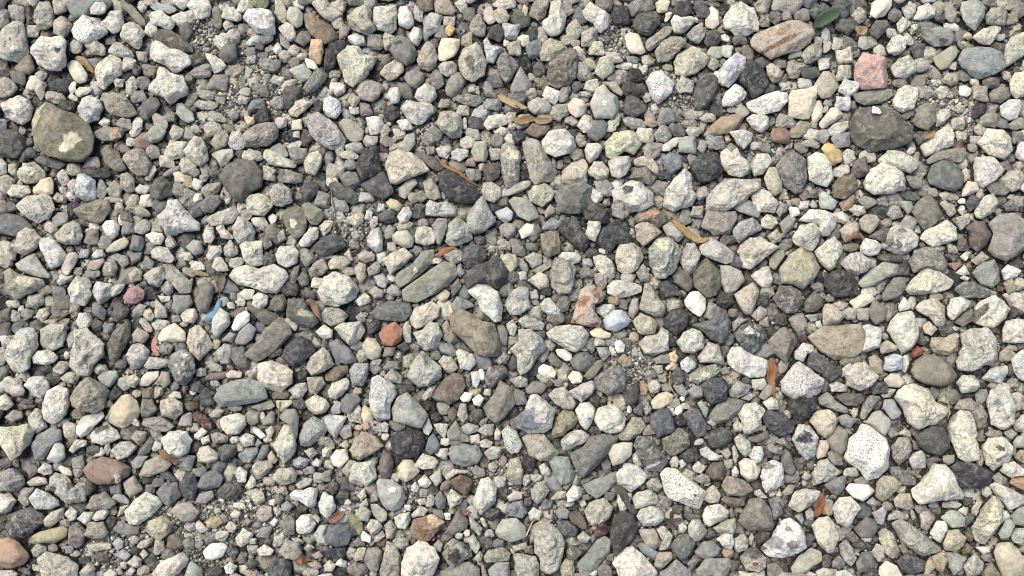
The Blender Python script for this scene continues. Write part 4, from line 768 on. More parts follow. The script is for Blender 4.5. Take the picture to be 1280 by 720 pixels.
c c0b8a7 11 5.7 228,-255 235,-243 243,-238 252,-250 248,-259 237,-260
m a8a598 12 3.9 -143,127 -133,137 -122,141 -118,133 -127,124 -134,113 -141,118
k b0aca0 15 7.0 -492,130 -490,144 -483,148 -473,138 -474,125 -483,121
k b5b4aa 13 6.3 -273,-125 -264,-117 -251,-115 -249,-124 -256,-136 -265,-135
c c6bfb1 13 5.9 -301,338 -291,347 -281,341 -277,331 -278,324 -286,320 -295,328
w c7c3bd 13 7.0 346,-78 358,-67 370,-70 370,-78 361,-81 357,-91 347,-87
m 8b8f8e 11 4.4 -332,-203 -322,-194 -307,-193 -307,-201 -316,-212 -325,-212
m 85898a 13 4.0 -76,-22 -68,-9 -53,-15 -45,-22 -58,-26 -73,-29
m 9da198 13 3.9 580,-295 591,-278 598,-280 601,-287 592,-302 583,-302
d 74766f 13 6.2 -493,-35 -491,-20 -484,-16 -472,-26 -475,-35 -488,-41
c bcb39f 12 5.4 -545,-167 -539,-162 -528,-166 -527,-182 -534,-188 -542,-182
w c8c7bd 13 7.3 -141,-276 -134,-272 -122,-269 -122,-282 -126,-291 -136,-289 -140,-283
w d0ccc2 11 6.6 -321,-9 -313,-4 -301,-9 -302,-20 -312,-28 -321,-20
b a89a83 13 5.0 436,-85 445,-81 454,-90 452,-105 444,-106 437,-98
b 897c6a 12 5.9 -125,371 -122,380 -104,380 -101,363 -111,360 -121,364
c c2b39f 15 6.8 324,286 330,290 340,288 345,276 341,267 333,265 326,274
r 7d5550 12 5.6 -390,-155 -382,-150 -371,-156 -362,-167 -362,-173 -372,-171 -385,-162
c c0b1a0 13 6.6 -25,360 -16,368 -7,362 -2,354 -7,344 -18,344 -22,350
b a89878 11 4.9 500,-322 510,-317 520,-325 512,-342 504,-337
c c8c2b3 12 6.6 -375,356 -372,366 -359,367 -350,358 -349,350 -355,347 -368,350 -375,352
c beb9ae 13 5.3 400,203 410,212 427,215 427,205 413,194 403,195
b 8b8473 11 6.3 558,-341 570,-327 581,-343 576,-348 558,-348
m 9d9991 12 3.5 -140,186 -134,197 -123,200 -122,184 -130,174 -143,176
w c8c7c0 13 5.5 56,40 62,46 79,46 86,41 85,33 75,30 64,35
k b9b2aa 12 7.3 265,-301 277,-294 283,-303 280,-313 269,-318 265,-313
s 6d7a80 14 4.6 -105,-196 -101,-182 -95,-176 -86,-191 -90,-200 -99,-203
s bbb09d 14 5.8 454,-112 462,-104 473,-105 479,-116 472,-122 459,-121
s b2ac96 13 3.5 -506,48 -496,59 -483,65 -476,59 -480,51 -493,46 -504,45
c d8cfc0 14 5.8 -330,-301 -321,-288 -309,-295 -313,-306 -322,-311 -327,-308
w d5cfc8 14 7.8 244,-302 253,-294 263,-295 265,-306 261,-315 252,-311
c c3c0b1 13 6.0 -79,-252 -73,-242 -58,-252 -62,-260 -74,-267
s c9bda8 10 4.3 -457,-114 -447,-103 -432,-101 -432,-109 -444,-120 -455,-120
c a6a094 13 6.5 -17,77 -8,84 5,80 5,69 -5,62 -14,69
w d0cdc4 13 6.2 606,22 615,31 633,22 625,14 610,10
w d6d2ca 14 6.5 65,-248 73,-238 82,-240 84,-252 74,-258 66,-259
c c1c1b4 13 5.5 103,-24 114,-19 127,-20 127,-26 121,-37 114,-37 104,-30
w b9bab2 11 6.4 -238,-297 -230,-287 -221,-284 -223,-296 -219,-309 -232,-308
k a7a49a 14 6.0 -157,-109 -146,-98 -133,-109 -134,-118 -151,-116
c b3b1a2 13 5.1 -170,-261 -161,-260 -149,-271 -150,-279 -157,-283 -166,-274
m a09a88 10 3.1 320,37 330,49 339,49 341,43 327,23 320,28
c c0b9a8 14 6.4 -322,-247 -307,-242 -297,-247 -295,-257 -304,-262 -314,-252
c b9b0a1 12 6.9 -306,-271 -299,-261 -288,-264 -286,-275 -297,-282 -304,-279
k a49d92 14 5.7 -508,22 -505,33 -494,36 -488,27 -491,16 -502,14
m 858a8f 11 3.3 149,-308 157,-305 176,-318 170,-327 155,-318
s 96918a 10 4.8 334,83 347,94 356,89 352,77 340,68
c cdc4b0 11 6.3 311,87 320,95 331,90 333,82 325,74 312,77
c d3ccbf 13 5.3 -536,-39 -533,-30 -522,-30 -517,-39 -520,-48 -528,-52 -534,-46
d 4d5057 14 4.7 -224,-316 -215,-311 -197,-311 -198,-323 -218,-323
c c4bcb1 11 4.1 270,-337 282,-341 300,-337 302,-348 270,-348
m 9f9d98 10 3.9 -475,79 -461,89 -452,84 -453,74 -462,68 -473,71
k b0aea6 12 6.5 -359,52 -351,62 -341,52 -340,43 -350,38 -359,43
g c3c2be 14 7.1 285,-203 292,-192 301,-192 304,-200 301,-210 293,-214
c bab2a6 11 6.5 -370,328 -364,338 -357,340 -349,331 -350,319 -359,318 -367,322
c b0b0a5 12 5.6 16,40 27,46 38,43 37,31 25,25
b 857a6c 13 4.2 543,-42 559,-28 569,-24 566,-41 554,-48
s 7d6a66 12 4.1 70,-271 82,-269 92,-289 85,-292 74,-283
d 7d7268 13 4.8 249,-255 256,-251 279,-255 279,-262 263,-265
c b8ac97 14 4.8 -196,25 -190,33 -181,31 -180,14 -187,5 -193,14
c cfc8bb 13 5.4 -373,27 -370,39 -361,40 -353,29 -351,22 -363,20
c d0c6b3 15 7.1 -408,-34 -399,-25 -390,-25 -386,-35 -391,-44 -404,-42
m 7f7670 12 4.4 101,-337 110,-329 118,-334 120,-348 104,-348
s b0b4bb 11 5.7 -22,97 -6,104 2,96 0,87 -8,83 -16,87
w cfcecb 12 4.4 226,-196 235,-192 245,-200 252,-204 249,-210 238,-209 228,-203
c b4ada0 13 5.1 -593,-255 -588,-241 -573,-241 -580,-252 -577,-260 -584,-264
k b8b7b4 13 5.7 -77,174 -69,180 -54,177 -55,168 -65,161 -76,164
c c6bfb2 15 6.3 -624,-133 -615,-129 -604,-142 -612,-150 -623,-148
d 6a6a6d 12 6.5 -168,92 -161,100 -147,98 -144,86 -155,82 -165,85
b 857d69 10 3.4 -388,365 -385,370 -378,367 -375,357 -374,340 -379,337 -386,343
s d1c7b4 13 4.3 32,-98 38,-93 49,-96 55,-103 52,-110 41,-110 32,-104
s 77757a 15 5.6 -475,48 -472,68 -460,65 -457,52 -461,46
s 9c9b97 12 5.6 -407,52 -397,62 -386,60 -385,46 -394,41
m 8f8788 10 5.1 363,360 375,367 385,365 385,349 376,348 365,352
b b08a5f 12 5.3 598,-236 602,-230 620,-228 619,-246 606,-241
w c3c1ba 13 6.5 -134,328 -126,340 -117,338 -115,324 -121,314 -128,317
m 85857c 14 4.0 495,143 517,143 514,127 507,126 499,131
c c6bdb0 15 5.4 -380,40 -375,53 -362,54 -359,46 -364,39 -375,33
s c8b5a9 12 5.6 566,124 574,137 586,135 587,124 573,118 564,116
c c4bcb0 13 5.0 608,-167 618,-155 625,-153 623,-178 611,-173
c bdb5a5 12 4.0 -508,-308 -496,-306 -478,-306 -477,-313 -494,-316 -504,-315
c bdb8a5 12 5.7 -35,-200 -24,-192 -12,-194 -15,-207 -28,-209
c c8c1b0 13 7.0 -174,-287 -169,-278 -159,-279 -154,-287 -160,-295 -169,-296
m a3a397 14 5.3 -187,-271 -179,-260 -168,-269 -171,-281 -182,-280
w d0cdc2 12 6.5 -161,246 -156,258 -146,260 -141,250 -144,238 -152,237
b a38c6f 11 4.2 410,108 429,121 433,115 426,100 414,97
m a9a298 11 4.9 450,-70 461,-63 474,-72 472,-77 453,-81
s 74797f 12 5.5 -361,1 -352,12 -339,3 -337,-3 -346,-7 -358,-5
s a3968f 14 5.4 -467,-57 -460,-48 -448,-54 -445,-59 -451,-68 -464,-65
k 7e7f7a 14 6.7 64,-316 70,-307 85,-316 76,-327 66,-325
k b4b0ab 13 6.9 550,88 571,96 572,84 560,72
m 8f9087 12 4.7 235,-35 243,-16 253,-20 253,-33 245,-40
s c8c3b3 12 4.8 8,73 18,83 28,81 29,69 12,62
c b8b1a0 14 6.4 427,-316 433,-306 441,-309 444,-323 435,-328
w e6e4dd 15 5.1 -144,90 -136,103 -128,103 -124,93 -130,84 -139,82
m 95958f 13 3.5 -381,-260 -375,-248 -359,-244 -357,-252 -367,-260
c c6bda9 11 5.9 -208,88 -196,96 -185,94 -186,84 -194,77 -205,83
m 8f918f 9 3.6 37,79 50,92 64,83 55,75 38,74
c b8b1a6 13 4.8 360,-339 369,-334 387,-337 383,-346 363,-346
w e0dcd2 11 5.1 -459,68 -450,72 -437,70 -433,64 -437,55 -446,55
w c9c7bd 24 4.0 -539,359 -534,368 -524,369 -518,361 -519,354 -527,351 -538,352
s c3b09f 11 3.6 367,-200 373,-185 382,-185 384,-194 378,-205 369,-208
d 62605e 13 5.2 378,-107 389,-101 401,-94 404,-105 389,-116
m 8b8a8c 13 4.0 396,-157 405,-153 419,-160 410,-171 399,-167
c c5bdb0 13 5.2 538,221 544,230 556,231 557,221 549,212 539,208
s cfc0a0 13 3.8 95,-54 106,-46 113,-52 122,-56 121,-61 108,-63 98,-59
w cdcac3 15 6.6 205,-91 215,-83 225,-92 224,-98 214,-104 206,-99
d 68696f 11 5.0 568,108 577,119 588,117 586,104 574,97
k a5a19b 12 6.3 468,94 476,106 486,104 489,90 475,86
b a39780 10 4.5 598,-79 607,-72 620,-81 610,-90 599,-90
w bdb7ab 10 3.6 -611,-338 -595,-337 -587,-341 -589,-348 -610,-348
m 706c68 14 4.4 443,65 461,76 472,76 464,57
w d5cdc3 10 5.0 -98,179 -90,183 -77,183 -76,175 -82,165 -92,169
c bfb5a9 11 6.1 -441,-29 -441,-12 -427,-24 -425,-36 -439,-37
k 9e9a95 13 4.7 153,20 163,32 170,22 171,9 159,9
w d1cdc5 12 5.9 -335,-223 -328,-216 -318,-223 -320,-235 -329,-237
k a49d92 11 5.8 -366,-178 -357,-175 -343,-180 -344,-188 -362,-190
c b5b0a1 14 5.7 -514,-340 -503,-328 -493,-335 -496,-344 -509,-347
c b4ab9d 11 6.1 -153,-285 -145,-279 -137,-289 -142,-301 -150,-301
m b9bcb2 14 3.5 -242,-54 -231,-44 -220,-52 -220,-61 -231,-63
s a09886 13 5.5 -434,-116 -428,-102 -418,-103 -416,-116 -423,-123
s 7f8083 11 5.3 -519,-18 -512,-16 -501,-27 -503,-40 -517,-33
m 98988e 10 3.5 -319,-145 -294,-136 -288,-144 -293,-148 -308,-150
m 8f908c 13 5.0 213,-126 222,-118 233,-122 233,-133 220,-136
m 8c8a82 13 4.7 432,111 443,118 456,113 458,107 444,100
c cbc2b3 12 4.9 -386,65 -382,79 -374,78 -370,64 -375,56 -383,58
m 737673 12 4.3 -95,-255 -86,-244 -79,-255 -80,-266 -88,-268
m a5a6a4 10 3.7 -174,17 -161,20 -153,11 -157,0 -166,3
k b0aca0 14 5.3 -3,-112 10,-107 19,-111 19,-121 5,-122
w aeabaf 12 4.8 432,-271 445,-263 449,-269 443,-286 436,-283
s 83817f 10 3.8 -19,-46 -10,-44 -5,-53 -6,-72 -14,-68
b b39a78 12 4.1 -367,-282 -360,-275 -349,-275 -345,-282 -354,-289 -364,-289
c b5a89b 12 5.2 293,-33 306,-21 315,-26 315,-33 302,-41
m 8b8a81 12 4.0 300,-133 312,-117 319,-119 320,-129 307,-138
b a39d90 11 4.1 -193,43 -184,49 -170,43 -171,35 -182,32 -191,37
d 77787c 13 5.9 -624,164 -614,178 -607,181 -601,174 -599,168 -612,166 -617,159
c c5c1b0 14 5.4 -331,-183 -322,-176 -311,-180 -312,-191 -323,-194
k a8a095 13 4.6 -500,39 -491,44 -478,41 -474,31 -483,25 -489,33
b b4a891 10 4.7 -478,18 -469,28 -459,22 -460,11 -472,7
m 8f9089 10 4.1 565,-131 571,-123 580,-124 581,-133 573,-144 566,-140
w bcb6a7 10 4.4 -563,-98 -555,-89 -545,-90 -543,-99 -552,-107 -562,-103
d 67665f 14 3.6 451,39 463,44 485,39 484,32 460,34
c b7b5a4 13 4.4 -54,-301 -46,-295 -37,-309 -42,-319 -49,-313
c b3aa97 14 6.6 -460,-182 -454,-173 -442,-175 -443,-185 -450,-192
d 5c5a57 11 5.4 289,-299 295,-292 311,-293 307,-301 294,-310
w d3cdc0 13 5.4 305,-140 316,-132 324,-138 325,-149 312,-149
k a5a59c 12 5.2 -143,-303 -135,-298 -123,-301 -123,-310 -131,-314 -140,-310
k b0afa5 13 3.2 -135,-48 -130,-40 -124,-46 -123,-67 -130,-68 -134,-59
s 9da096 10 4.7 -62,-169 -54,-164 -40,-168 -41,-175 -54,-179 -60,-175
k a89d8b 12 2.9 -581,-42 -568,-37 -544,-37 -547,-46 -570,-44
w c9c5bd 10 4.5 388,-118 397,-114 411,-120 409,-127 389,-127
s 7a787e 11 4.3 -452,-200 -439,-180 -433,-185 -438,-200 -448,-204
k a9a79d 14 6.1 160,-236 170,-229 182,-239 175,-247 163,-243
s a89990 10 4.3 144,-24 149,-12 157,-11 157,-26 151,-37 144,-33
c c3baab 11 4.8 -445,-44 -435,-38 -422,-40 -423,-48 -438,-53
c b4ad9e 14 5.1 -67,-155 -63,-141 -56,-141 -53,-158 -59,-165
d 36343a 11 4.8 -99,-144 -96,-139 -83,-160 -92,-164 -98,-162
m 7e7c72 14 3.8 83,22 92,31 103,20 101,14 84,12
s 7e7a76 12 2.9 284,-182 299,-178 310,-173 312,-182 298,-188 288,-187
c a9a596 12 5.9 -572,-313 -566,-306 -555,-310 -554,-316 -563,-323 -570,-322
k b0b0a0 11 3.7 536,108 543,113 554,106 557,96 549,90
c d3cabc 14 5.8 -304,-314 -295,-307 -282,-314 -286,-320 -300,-322
c bcb6a3 12 4.1 112,267 133,267 143,252 140,247 129,253 122,262
s d5cabb 11 4.9 68,-109 74,-101 83,-102 87,-109 85,-116 74,-118
s 8f8c87 13 4.1 -616,-158 -606,-148 -595,-151 -593,-158 -605,-164
m a49a90 9 3.4 -530,24 -526,35 -509,39 -507,34 -516,23
s e2dfd5 11 3.7 53,-75 65,-74 74,-81 74,-88 67,-90 56,-83
m 8d8f8b 12 2.9 -460,-212 -452,-203 -439,-204 -447,-217 -456,-221
c c2b5a7 13 4.4 -584,-235 -572,-228 -560,-230 -557,-237 -579,-240
c c9c4b2 12 5.4 -536,-198 -529,-184 -514,-185 -514,-191 -524,-196 -531,-201
c c5beb1 12 5.2 -96,-166 -86,-164 -77,-166 -81,-184 -90,-176
m 6d706f 10 3.6 -370,-299 -352,-291 -350,-301 -361,-310 -367,-306
k a9aca5 14 4.9 449,-274 460,-267 474,-273 474,-279 459,-278 448,-280
s 77746f 11 3.1 -279,11 -271,28 -263,30 -267,11 -270,2
w c3c0b9 11 5.7 19,-271 26,-264 37,-269 33,-280 22,-281
c d6d0bf 12 4.0 495,344 504,355 515,346 509,338 500,331 496,337
c c4beb5 13 3.9 383,-339 396,-336 406,-344 401,-347 383,-347
s b3a67f 11 4.2 -159,109 -153,115 -144,112 -136,105 -142,97 -152,101
s 8b857d 11 3.6 172,-87 183,-81 196,-83 196,-92 177,-93
c cac4b7 13 5.1 -503,-278 -498,-269 -487,-264 -482,-269 -486,-278 -497,-281
c c8c0a5 11 4.9 -589,-35 -584,-25 -572,-23 -571,-33 -579,-42
c aaa79a 14 4.8 -180,25 -167,35 -162,27 -164,20 -177,14
m 7c7670 10 3.9 43,-85 49,-77 63,-92 58,-98 47,-94
c c4b8aa 12 3.5 -82,-228 -71,-219 -50,-221 -53,-225 -66,-225 -78,-234
c b3a794 12 4.7 569,35 585,47 595,38 584,32 576,29
c c4b9a7 12 5.5 505,-46 513,-40 524,-50 515,-59 507,-55
s b9b29c 10 4.3 -288,-137 -268,-137 -267,-141 -280,-152 -287,-145
s bcb7a7 10 3.8 293,-112 309,-110 312,-118 305,-125 294,-123
k a4aab0 13 5.3 -264,-208 -256,-204 -245,-208 -247,-216 -257,-219 -263,-216
m 8b8984 13 4.1 51,-269 60,-262 70,-269 67,-278 56,-278
c b7b0a1 11 4.6 -377,-91 -369,-88 -354,-96 -355,-103 -368,-102
s 6f716f 10 3.8 -267,13 -260,24 -252,17 -252,5 -261,2
b b0a287 11 3.8 491,-330 499,-322 505,-334 494,-344 489,-343
k 8c8888 14 5.7 614,105 624,112 634,107 633,97 618,97
b 9c8f7e 14 4.0 607,7 619,14 623,-3 612,-8
d 706e66 11 6.1 -51,-155 -47,-147 -36,-148 -34,-158 -43,-165
b 9a8b75 12 4.3 129,-87 137,-80 146,-87 147,-96 138,-98 130,-92
c d3cfbd 14 5.0 -194,-15 -182,-5 -174,-11 -175,-18 -188,-23
m 8c8d8b 12 3.0 196,-120 206,-113 215,-129 209,-134 202,-129
c b5b3a5 12 3.9 -52,-276 -48,-276 -35,-289 -38,-299 -49,-289
m a7a89c 12 3.5 -100,-229 -86,-218 -84,-234 -91,-240
d 7c7971 10 3.5 396,-296 408,-292 415,-301 415,-312 406,-306
d 8b8a86 12 4.6 -159,-98 -152,-89 -139,-90 -137,-100 -155,-101
d 57575a 13 4.2 -493,-133 -483,-119 -474,-128 -480,-135 -488,-138
c b0a895 14 4.4 -206,-221 -196,-208 -187,-210 -197,-230
s b2b7bb 11 3.4 -51,-103 -41,-101 -38,-112 -43,-123 -48,-120
c b8ac8d 12 5.6 606,-205 613,-197 622,-196 621,-214 610,-210
d 5b5f68 14 5.6 -392,-126 -390,-117 -381,-113 -373,-122 -378,-129
k b9b9b3 10 3.8 -8,-44 1,-37 7,-48 3,-59 -3,-57
c a7a49b 10 4.3 103,-72 117,-72 121,-81 113,-90 107,-83
c c1bcab 13 3.9 -121,-273 -110,-262 -99,-267 -105,-274 -119,-277
s c3b9a8 12 3.8 -338,-7 -331,0 -318,-1 -320,-13 -329,-14
s 8d8882 12 4.2 -304,-162 -292,-149 -288,-153 -288,-166 -301,-168
c bcb4a9 11 3.9 -586,81 -581,89 -569,79 -568,73 -575,69 -584,74
c c0bcae 11 5.0 422,100 430,107 443,104 444,96 433,91
w c7c8be 13 4.7 -520,-278 -512,-269 -502,-271 -503,-280 -509,-285
k b7b3ac 14 4.6 165,-117 175,-111 183,-119 178,-128 169,-129
c c5c0b1 12 5.6 -537,-273 -529,-263 -520,-269 -521,-278 -528,-281
c c3b9a8 14 5.3 -469,-109 -460,-105 -453,-112 -459,-123 -468,-120
s 85807a 12 4.7 381,-327 390,-320 397,-330 389,-337 380,-334
s 9aa29c 13 4.0 606,-187 612,-180 621,-179 621,-194 609,-194
k a29b8f 13 4.9 578,-230 586,-222 596,-232 586,-242
w c8bfb4 12 5.4 -459,-330 -449,-320 -440,-325 -441,-334 -448,-335
m 77776f 11 3.3 -77,3 -66,14 -62,3 -73,-12
c b5ab9f 11 3.8 -469,-27 -461,-18 -451,-21 -456,-33 -467,-35
c d0cbbd 13 4.7 -114,-234 -105,-225 -96,-236 -102,-242 -111,-241
s bcc0b8 14 4.6 476,-22 484,-10 492,-19 490,-26 477,-29
b 7e7368 14 4.9 -451,-124 -437,-120 -435,-135 -449,-136
s 6f6e6e 10 3.4 205,-273 211,-270 229,-275 225,-281 211,-280
m a0a29c 12 3.6 -221,-148 -214,-137 -207,-140 -208,-153 -218,-155
c bdb1a3 14 5.4 -177,-4 -170,4 -158,-4 -159,-11 -169,-13
c b9b29e 14 5.2 318,67 330,75 336,67 335,59 325,56
s bfbdb1 11 3.2 -109,-171 -102,-155 -96,-171 -101,-180 -107,-177
c c3bcac 12 3.2 516,-259 528,-256 541,-261 534,-266 516,-265
m 8f8e87 11 3.0 -160,71 -155,81 -145,77 -149,64 -158,62
m b3b3ab 12 2.6 479,-83 486,-81 487,-92 481,-105 476,-101
s 777a80 13 3.4 -308,-207 -302,-191 -293,-190 -294,-200 -301,-209
c bfb4a9 13 4.3 -110,-133 -101,-120 -92,-119 -98,-133 -107,-138
c b7b097 12 5.1 -514,-100 -508,-92 -496,-94 -494,-101 -505,-107
s b8aca1 10 3.3 -352,-105 -344,-100 -330,-103 -331,-110 -348,-111
s b5aa95 10 3.4 -95,-9 -83,0 -76,-5 -79,-12 -88,-18
c c5bca7 14 4.6 -189,-323 -183,-311 -173,-311 -177,-325 -186,-327
k 8e8a86 13 4.0 -20,-90 -10,-78 -2,-83 -6,-93 -16,-94
s b9a8a0 10 3.2 -7,-253 3,-245 13,-247 12,-255 -3,-258
c b5b09d 13 3.6 -261,-238 -248,-229 -239,-231 -242,-238 -255,-243
m 7d7d7c 13 3.0 -315,62 -302,67 -298,54 -307,48
c b9ae9d 10 3.9 -457,-27 -447,-24 -440,-35 -445,-41 -454,-37
m 9d9b9e 10 3.1 -475,-320 -464,-313 -454,-320 -460,-328
c cbc2b8 11 5.5 -564,7 -560,20 -550,15 -543,18 -546,11 -559,4
k b0aba3 12 3.4 145,-203 151,-198 158,-216 153,-219 146,-212
d 6f716e 10 5.1 -341,-318 -336,-307 -325,-317 -331,-326
k a8a09b 12 4.7 330,96 336,108 345,107 345,98 335,90
k aeaca4 10 3.9 271,-42 279,-36 293,-38 282,-45 273,-54
c cac3b8 11 4.1 32,-216 39,-212 47,-221 46,-229 36,-227
b 9a9380 11 4.0 156,-171 168,-166 174,-178 159,-180
m 87847a 13 3.8 410,-232 421,-228 431,-235 417,-242
d 5c5c60 10 3.2 417,-343 427,-338 439,-344 434,-348 417,-348
b a88a68 11 3.3 156,-115 160,-112 167,-120 164,-131 156,-131
s d8d4c8 14 4.0 126,-66 133,-63 139,-70 137,-79 129,-80 126,-74
c c3b49f 12 4.3 45,-255 55,-245 65,-245 64,-254 51,-256
c cfc8b2 11 5.1 217,-217 224,-209 235,-217 228,-225 220,-223
m 9b988d 14 3.6 484,110 495,111 503,103 495,92
d 67665f 13 3.8 497,-54 504,-55 510,-67 506,-72 497,-68
s 888284 12 4.3 -477,44 -460,46 -461,37 -472,30
k a39b90 14 4.4 571,-178 580,-171 592,-175 594,-180 577,-182
w d3d1ca 14 4.8 -342,-334 -334,-327 -326,-333 -331,-342 -339,-341
b 6f6653 10 3.4 -401,-142 -394,-138 -383,-140 -382,-148 -394,-150
s bcb2a4 13 4.1 -485,-341 -476,-335 -468,-341 -470,-347 -482,-347
d 646461 13 5.1 -319,-330 -309,-322 -300,-330 -309,-337
b 8b7a74 13 3.6 207,-330 218,-320 225,-325 214,-337
m a0a299 13 3.2 77,-299 85,-292 94,-299 90,-306 81,-305
c b6b1aa 10 3.7 205,-225 211,-219 221,-224 220,-234 212,-233
c bdb6a6 9 3.4 552,-266 560,-256 567,-257 557,-275 552,-273
s 8d847a 11 3.2 -159,-85 -156,-72 -142,-72 -146,-83
c b7b2a0 12 4.1 38,-65 47,-63 54,-70 49,-78 40,-74
s a8584f 10 4.4 491,-76 498,-70 505,-75 503,-82 495,-86 490,-83
w b5b5b2 13 5.1 -163,-169 -155,-162 -148,-166 -150,-176 -161,-175
m 73716d 10 3.7 501,-207 512,-204 521,-209 508,-214 502,-221
s cfccc1 12 4.2 -49,-136 -40,-129 -33,-135 -39,-145 -46,-143
c d2c8ba 11 3.7 -379,-283 -375,-279 -362,-291 -370,-295 -378,-290
s b0a9a1 12 4.3 -224,-332 -217,-325 -209,-332 -213,-339 -222,-339
c c0b3a9 10 3.2 0,-310 17,-305 19,-313 3,-316
s a09883 14 4.2 40,96 48,107 54,101 54,95 42,89
m 8f8b7c 12 2.5 323,-248 332,-238 341,-238 337,-248 328,-252
s 9ea2a8 11 3.6 -477,-306 -470,-300 -463,-304 -464,-312 -471,-315
m 9b9b92 13 2.0 225,-140 231,-137 239,-148 235,-160
w b9b6b3 14 3.8 350,-269 356,-265 363,-271 360,-280 352,-279
k b7b5ab 12 2.9 -282,-39 -276,-35 -263,-44 -266,-54 -272,-48
k aeada3 13 3.7 -252,-198 -240,-193 -235,-201 -243,-208
c bdb8a9 14 4.3 -368,-155 -360,-147 -349,-149 -355,-158 -364,-158
k b3b3ae 10 4.7 -295,68 -286,77 -281,62 -291,58
m b5b3a8 9 2.9 450,-129 461,-122 470,-124 462,-134 453,-134
s 87898c 14 3.7 -357,-65 -347,-54 -338,-56 -343,-67
b 856a5c 11 3.6 535,-315 543,-306 551,-311 546,-319 537,-320
c b9b09f 12 4.0 395,-19 405,-15 416,-18 410,-28 402,-26
s a5a295 10 3.5 -297,-203 -291,-197 -283,-209 -287,-214 -294,-210
c c3bfb0 10 4.2 268,-167 274,-160 281,-167 279,-175 270,-175
s c0b5a6 12 3.6 551,-310 571,-310 569,-317 561,-320
w d0cabd 14 3.6 -40,-187 -32,-183 -23,-187 -26,-194 -37,-194
s d5d2ca 12 4.0 -64,-135 -58,-127 -47,-129 -51,-138 -59,-140
c d6d2c1 13 3.8 -321,-241 -313,-225 -308,-232 -309,-240 -315,-244
c bfb9aa 12 3.6 344,-342 352,-338 362,-342 360,-348 344,-348
k 9d9c95 11 4.8 318,-187 330,-180 340,-198 331,-193
c b2aba0 12 3.7 595,-175 606,-172 613,-178 605,-185 598,-180
s d5cfcb 12 3.4 -182,-299 -178,-291 -168,-299 -169,-306 -178,-304
c d1ccbf 14 3.6 -385,-180 -375,-169 -368,-175 -378,-185
c c4c0af 11 4.7 -230,-196 -226,-193 -217,-194 -220,-205 -229,-205
s 6f7075 13 3.6 -259,-3 -253,1 -244,-5 -243,-13 -254,-11
c beb5aa 14 4.1 -342,-287 -336,-280 -327,-286 -331,-295 -339,-292
c b8b4a6 11 2.7 266,-194 270,-190 274,-203 271,-214 267,-209
c cbc4b6 10 4.1 190,-212 197,-201 203,-209 200,-218 193,-218
c b3a09a 11 3.9 -245,-330 -233,-326 -225,-334 -234,-338
w c7c6be 10 4.6 -524,41 -519,50 -509,49 -507,41 -518,38
m 6f7075 11 3.1 147,-148 158,-140 160,-157 149,-153
s 8f8b8d 13 2.7 308,-192 314,-188 324,-196 319,-202 310,-198
w c4beb5 11 3.2 403,-99 416,-90 410,-109 402,-109
c b9afa9 10 3.0 -164,-299 -155,-291 -151,-298 -159,-305 -166,-306
d 605f64 10 3.5 -600,-140 -596,-134 -583,-137 -584,-143 -595,-144
s c5c1b7 9 3.2 -195,-148 -188,-140 -184,-146 -185,-157 -193,-156
s 857f7b 12 3.9 -286,-254 -280,-247 -274,-254 -278,-262 -284,-261
s 9b988b 11 3.3 -94,-308 -87,-302 -82,-308 -85,-317 -92,-315
d 65676a 14 3.6 -142,-72 -131,-65 -125,-74 -131,-79
m a3a29a 9 3.0 468,-178 478,-170 487,-176 483,-182
m 9a9792 12 3.0 338,-275 347,-269 350,-280 347,-287 342,-280
b d3b68c 12 3.1 192,-81 200,-76 204,-85 201,-92 194,-89
c aea599 13 3.9 424,-259 432,-252 441,-260 433,-265
m b3b3ad 10 2.7 -508,-201 -496,-193 -492,-201 -496,-205 -507,-205
w cdc9bd 10 2.6 -421,-133 -413,-126 -405,-127 -403,-135 -414,-135
c b5b4aa 12 3.4 279,-135 288,-126 297,-131 289,-138
c a6a191 12 3.7 -81,-309 -71,-300 -62,-304 -72,-311
c d0bd97 12 3.4 187,-98 196,-90 204,-94 199,-101 190,-101
w e0dac4 11 3.9 551,20 562,30 569,18 559,17
c bbb6a2 11 3.4 -47,-325 -38,-315 -34,-320 -38,-330
m a5a290 12 3.5 170,-96 184,-94 185,-103 179,-106
m 98999a 11 2.7 361,-33 378,-31 376,-40 369,-42
c bdb6a6 10 3.9 -29,-214 -23,-210 -16,-216 -21,-224 -28,-221
c bdbab0 12 2.9 -184,-262 -174,-253 -172,-262 -179,-269
d 6f6b68 11 4.3 407,-310 416,-303 424,-310 417,-315
r a57c70 9 2.9 541,32 558,35 561,30 551,23
m 9d9a93 10 2.9 251,-198 262,-194 266,-202 260,-209
w b8b3aa 12 2.9 291,-245 298,-243 307,-254 300,-254 291,-250
d 5b585c 11 2.7 537,43 548,46 556,37 549,33
c aeada5 12 3.6 -170,-252 -165,-244 -159,-250 -161,-257 -168,-259
m 8c887f 12 2.5 460,-309 467,-306 474,-318 467,-320
c c3bbaa 10 3.0 -22,-178 -18,-168 -13,-176 -15,-186 -21,-185
b c7b9a0 11 3.3 -210,43 -203,52 -197,35 -202,35
s d3cfc6 11 2.3 -314,-173 -307,-171 -298,-180 -304,-184 -311,-178
c b8b4a6 11 3.2 -186,-250 -178,-242 -174,-252 -181,-257
k a5a6a0 10 3.5 160,-148 166,-138 171,-148 163,-157
c b9b3a1 12 3.8 -459,-301 -450,-297 -443,-302 -451,-309
w d6d3c2 10 3.4 558,41 568,49 573,45 565,34
c c4bba9 10 2.6 -474,-277 -471,-264 -460,-261 -465,-271
w cdc8c4 13 3.6 -122,-239 -116,-234 -111,-241 -114,-247 -121,-245
w cac4ba 11 3.7 199,-285 205,-282 210,-288 205,-295 200,-294
s b9b1a7 12 2.9 -338,-273 -332,-267 -324,-271 -328,-277 -335,-277
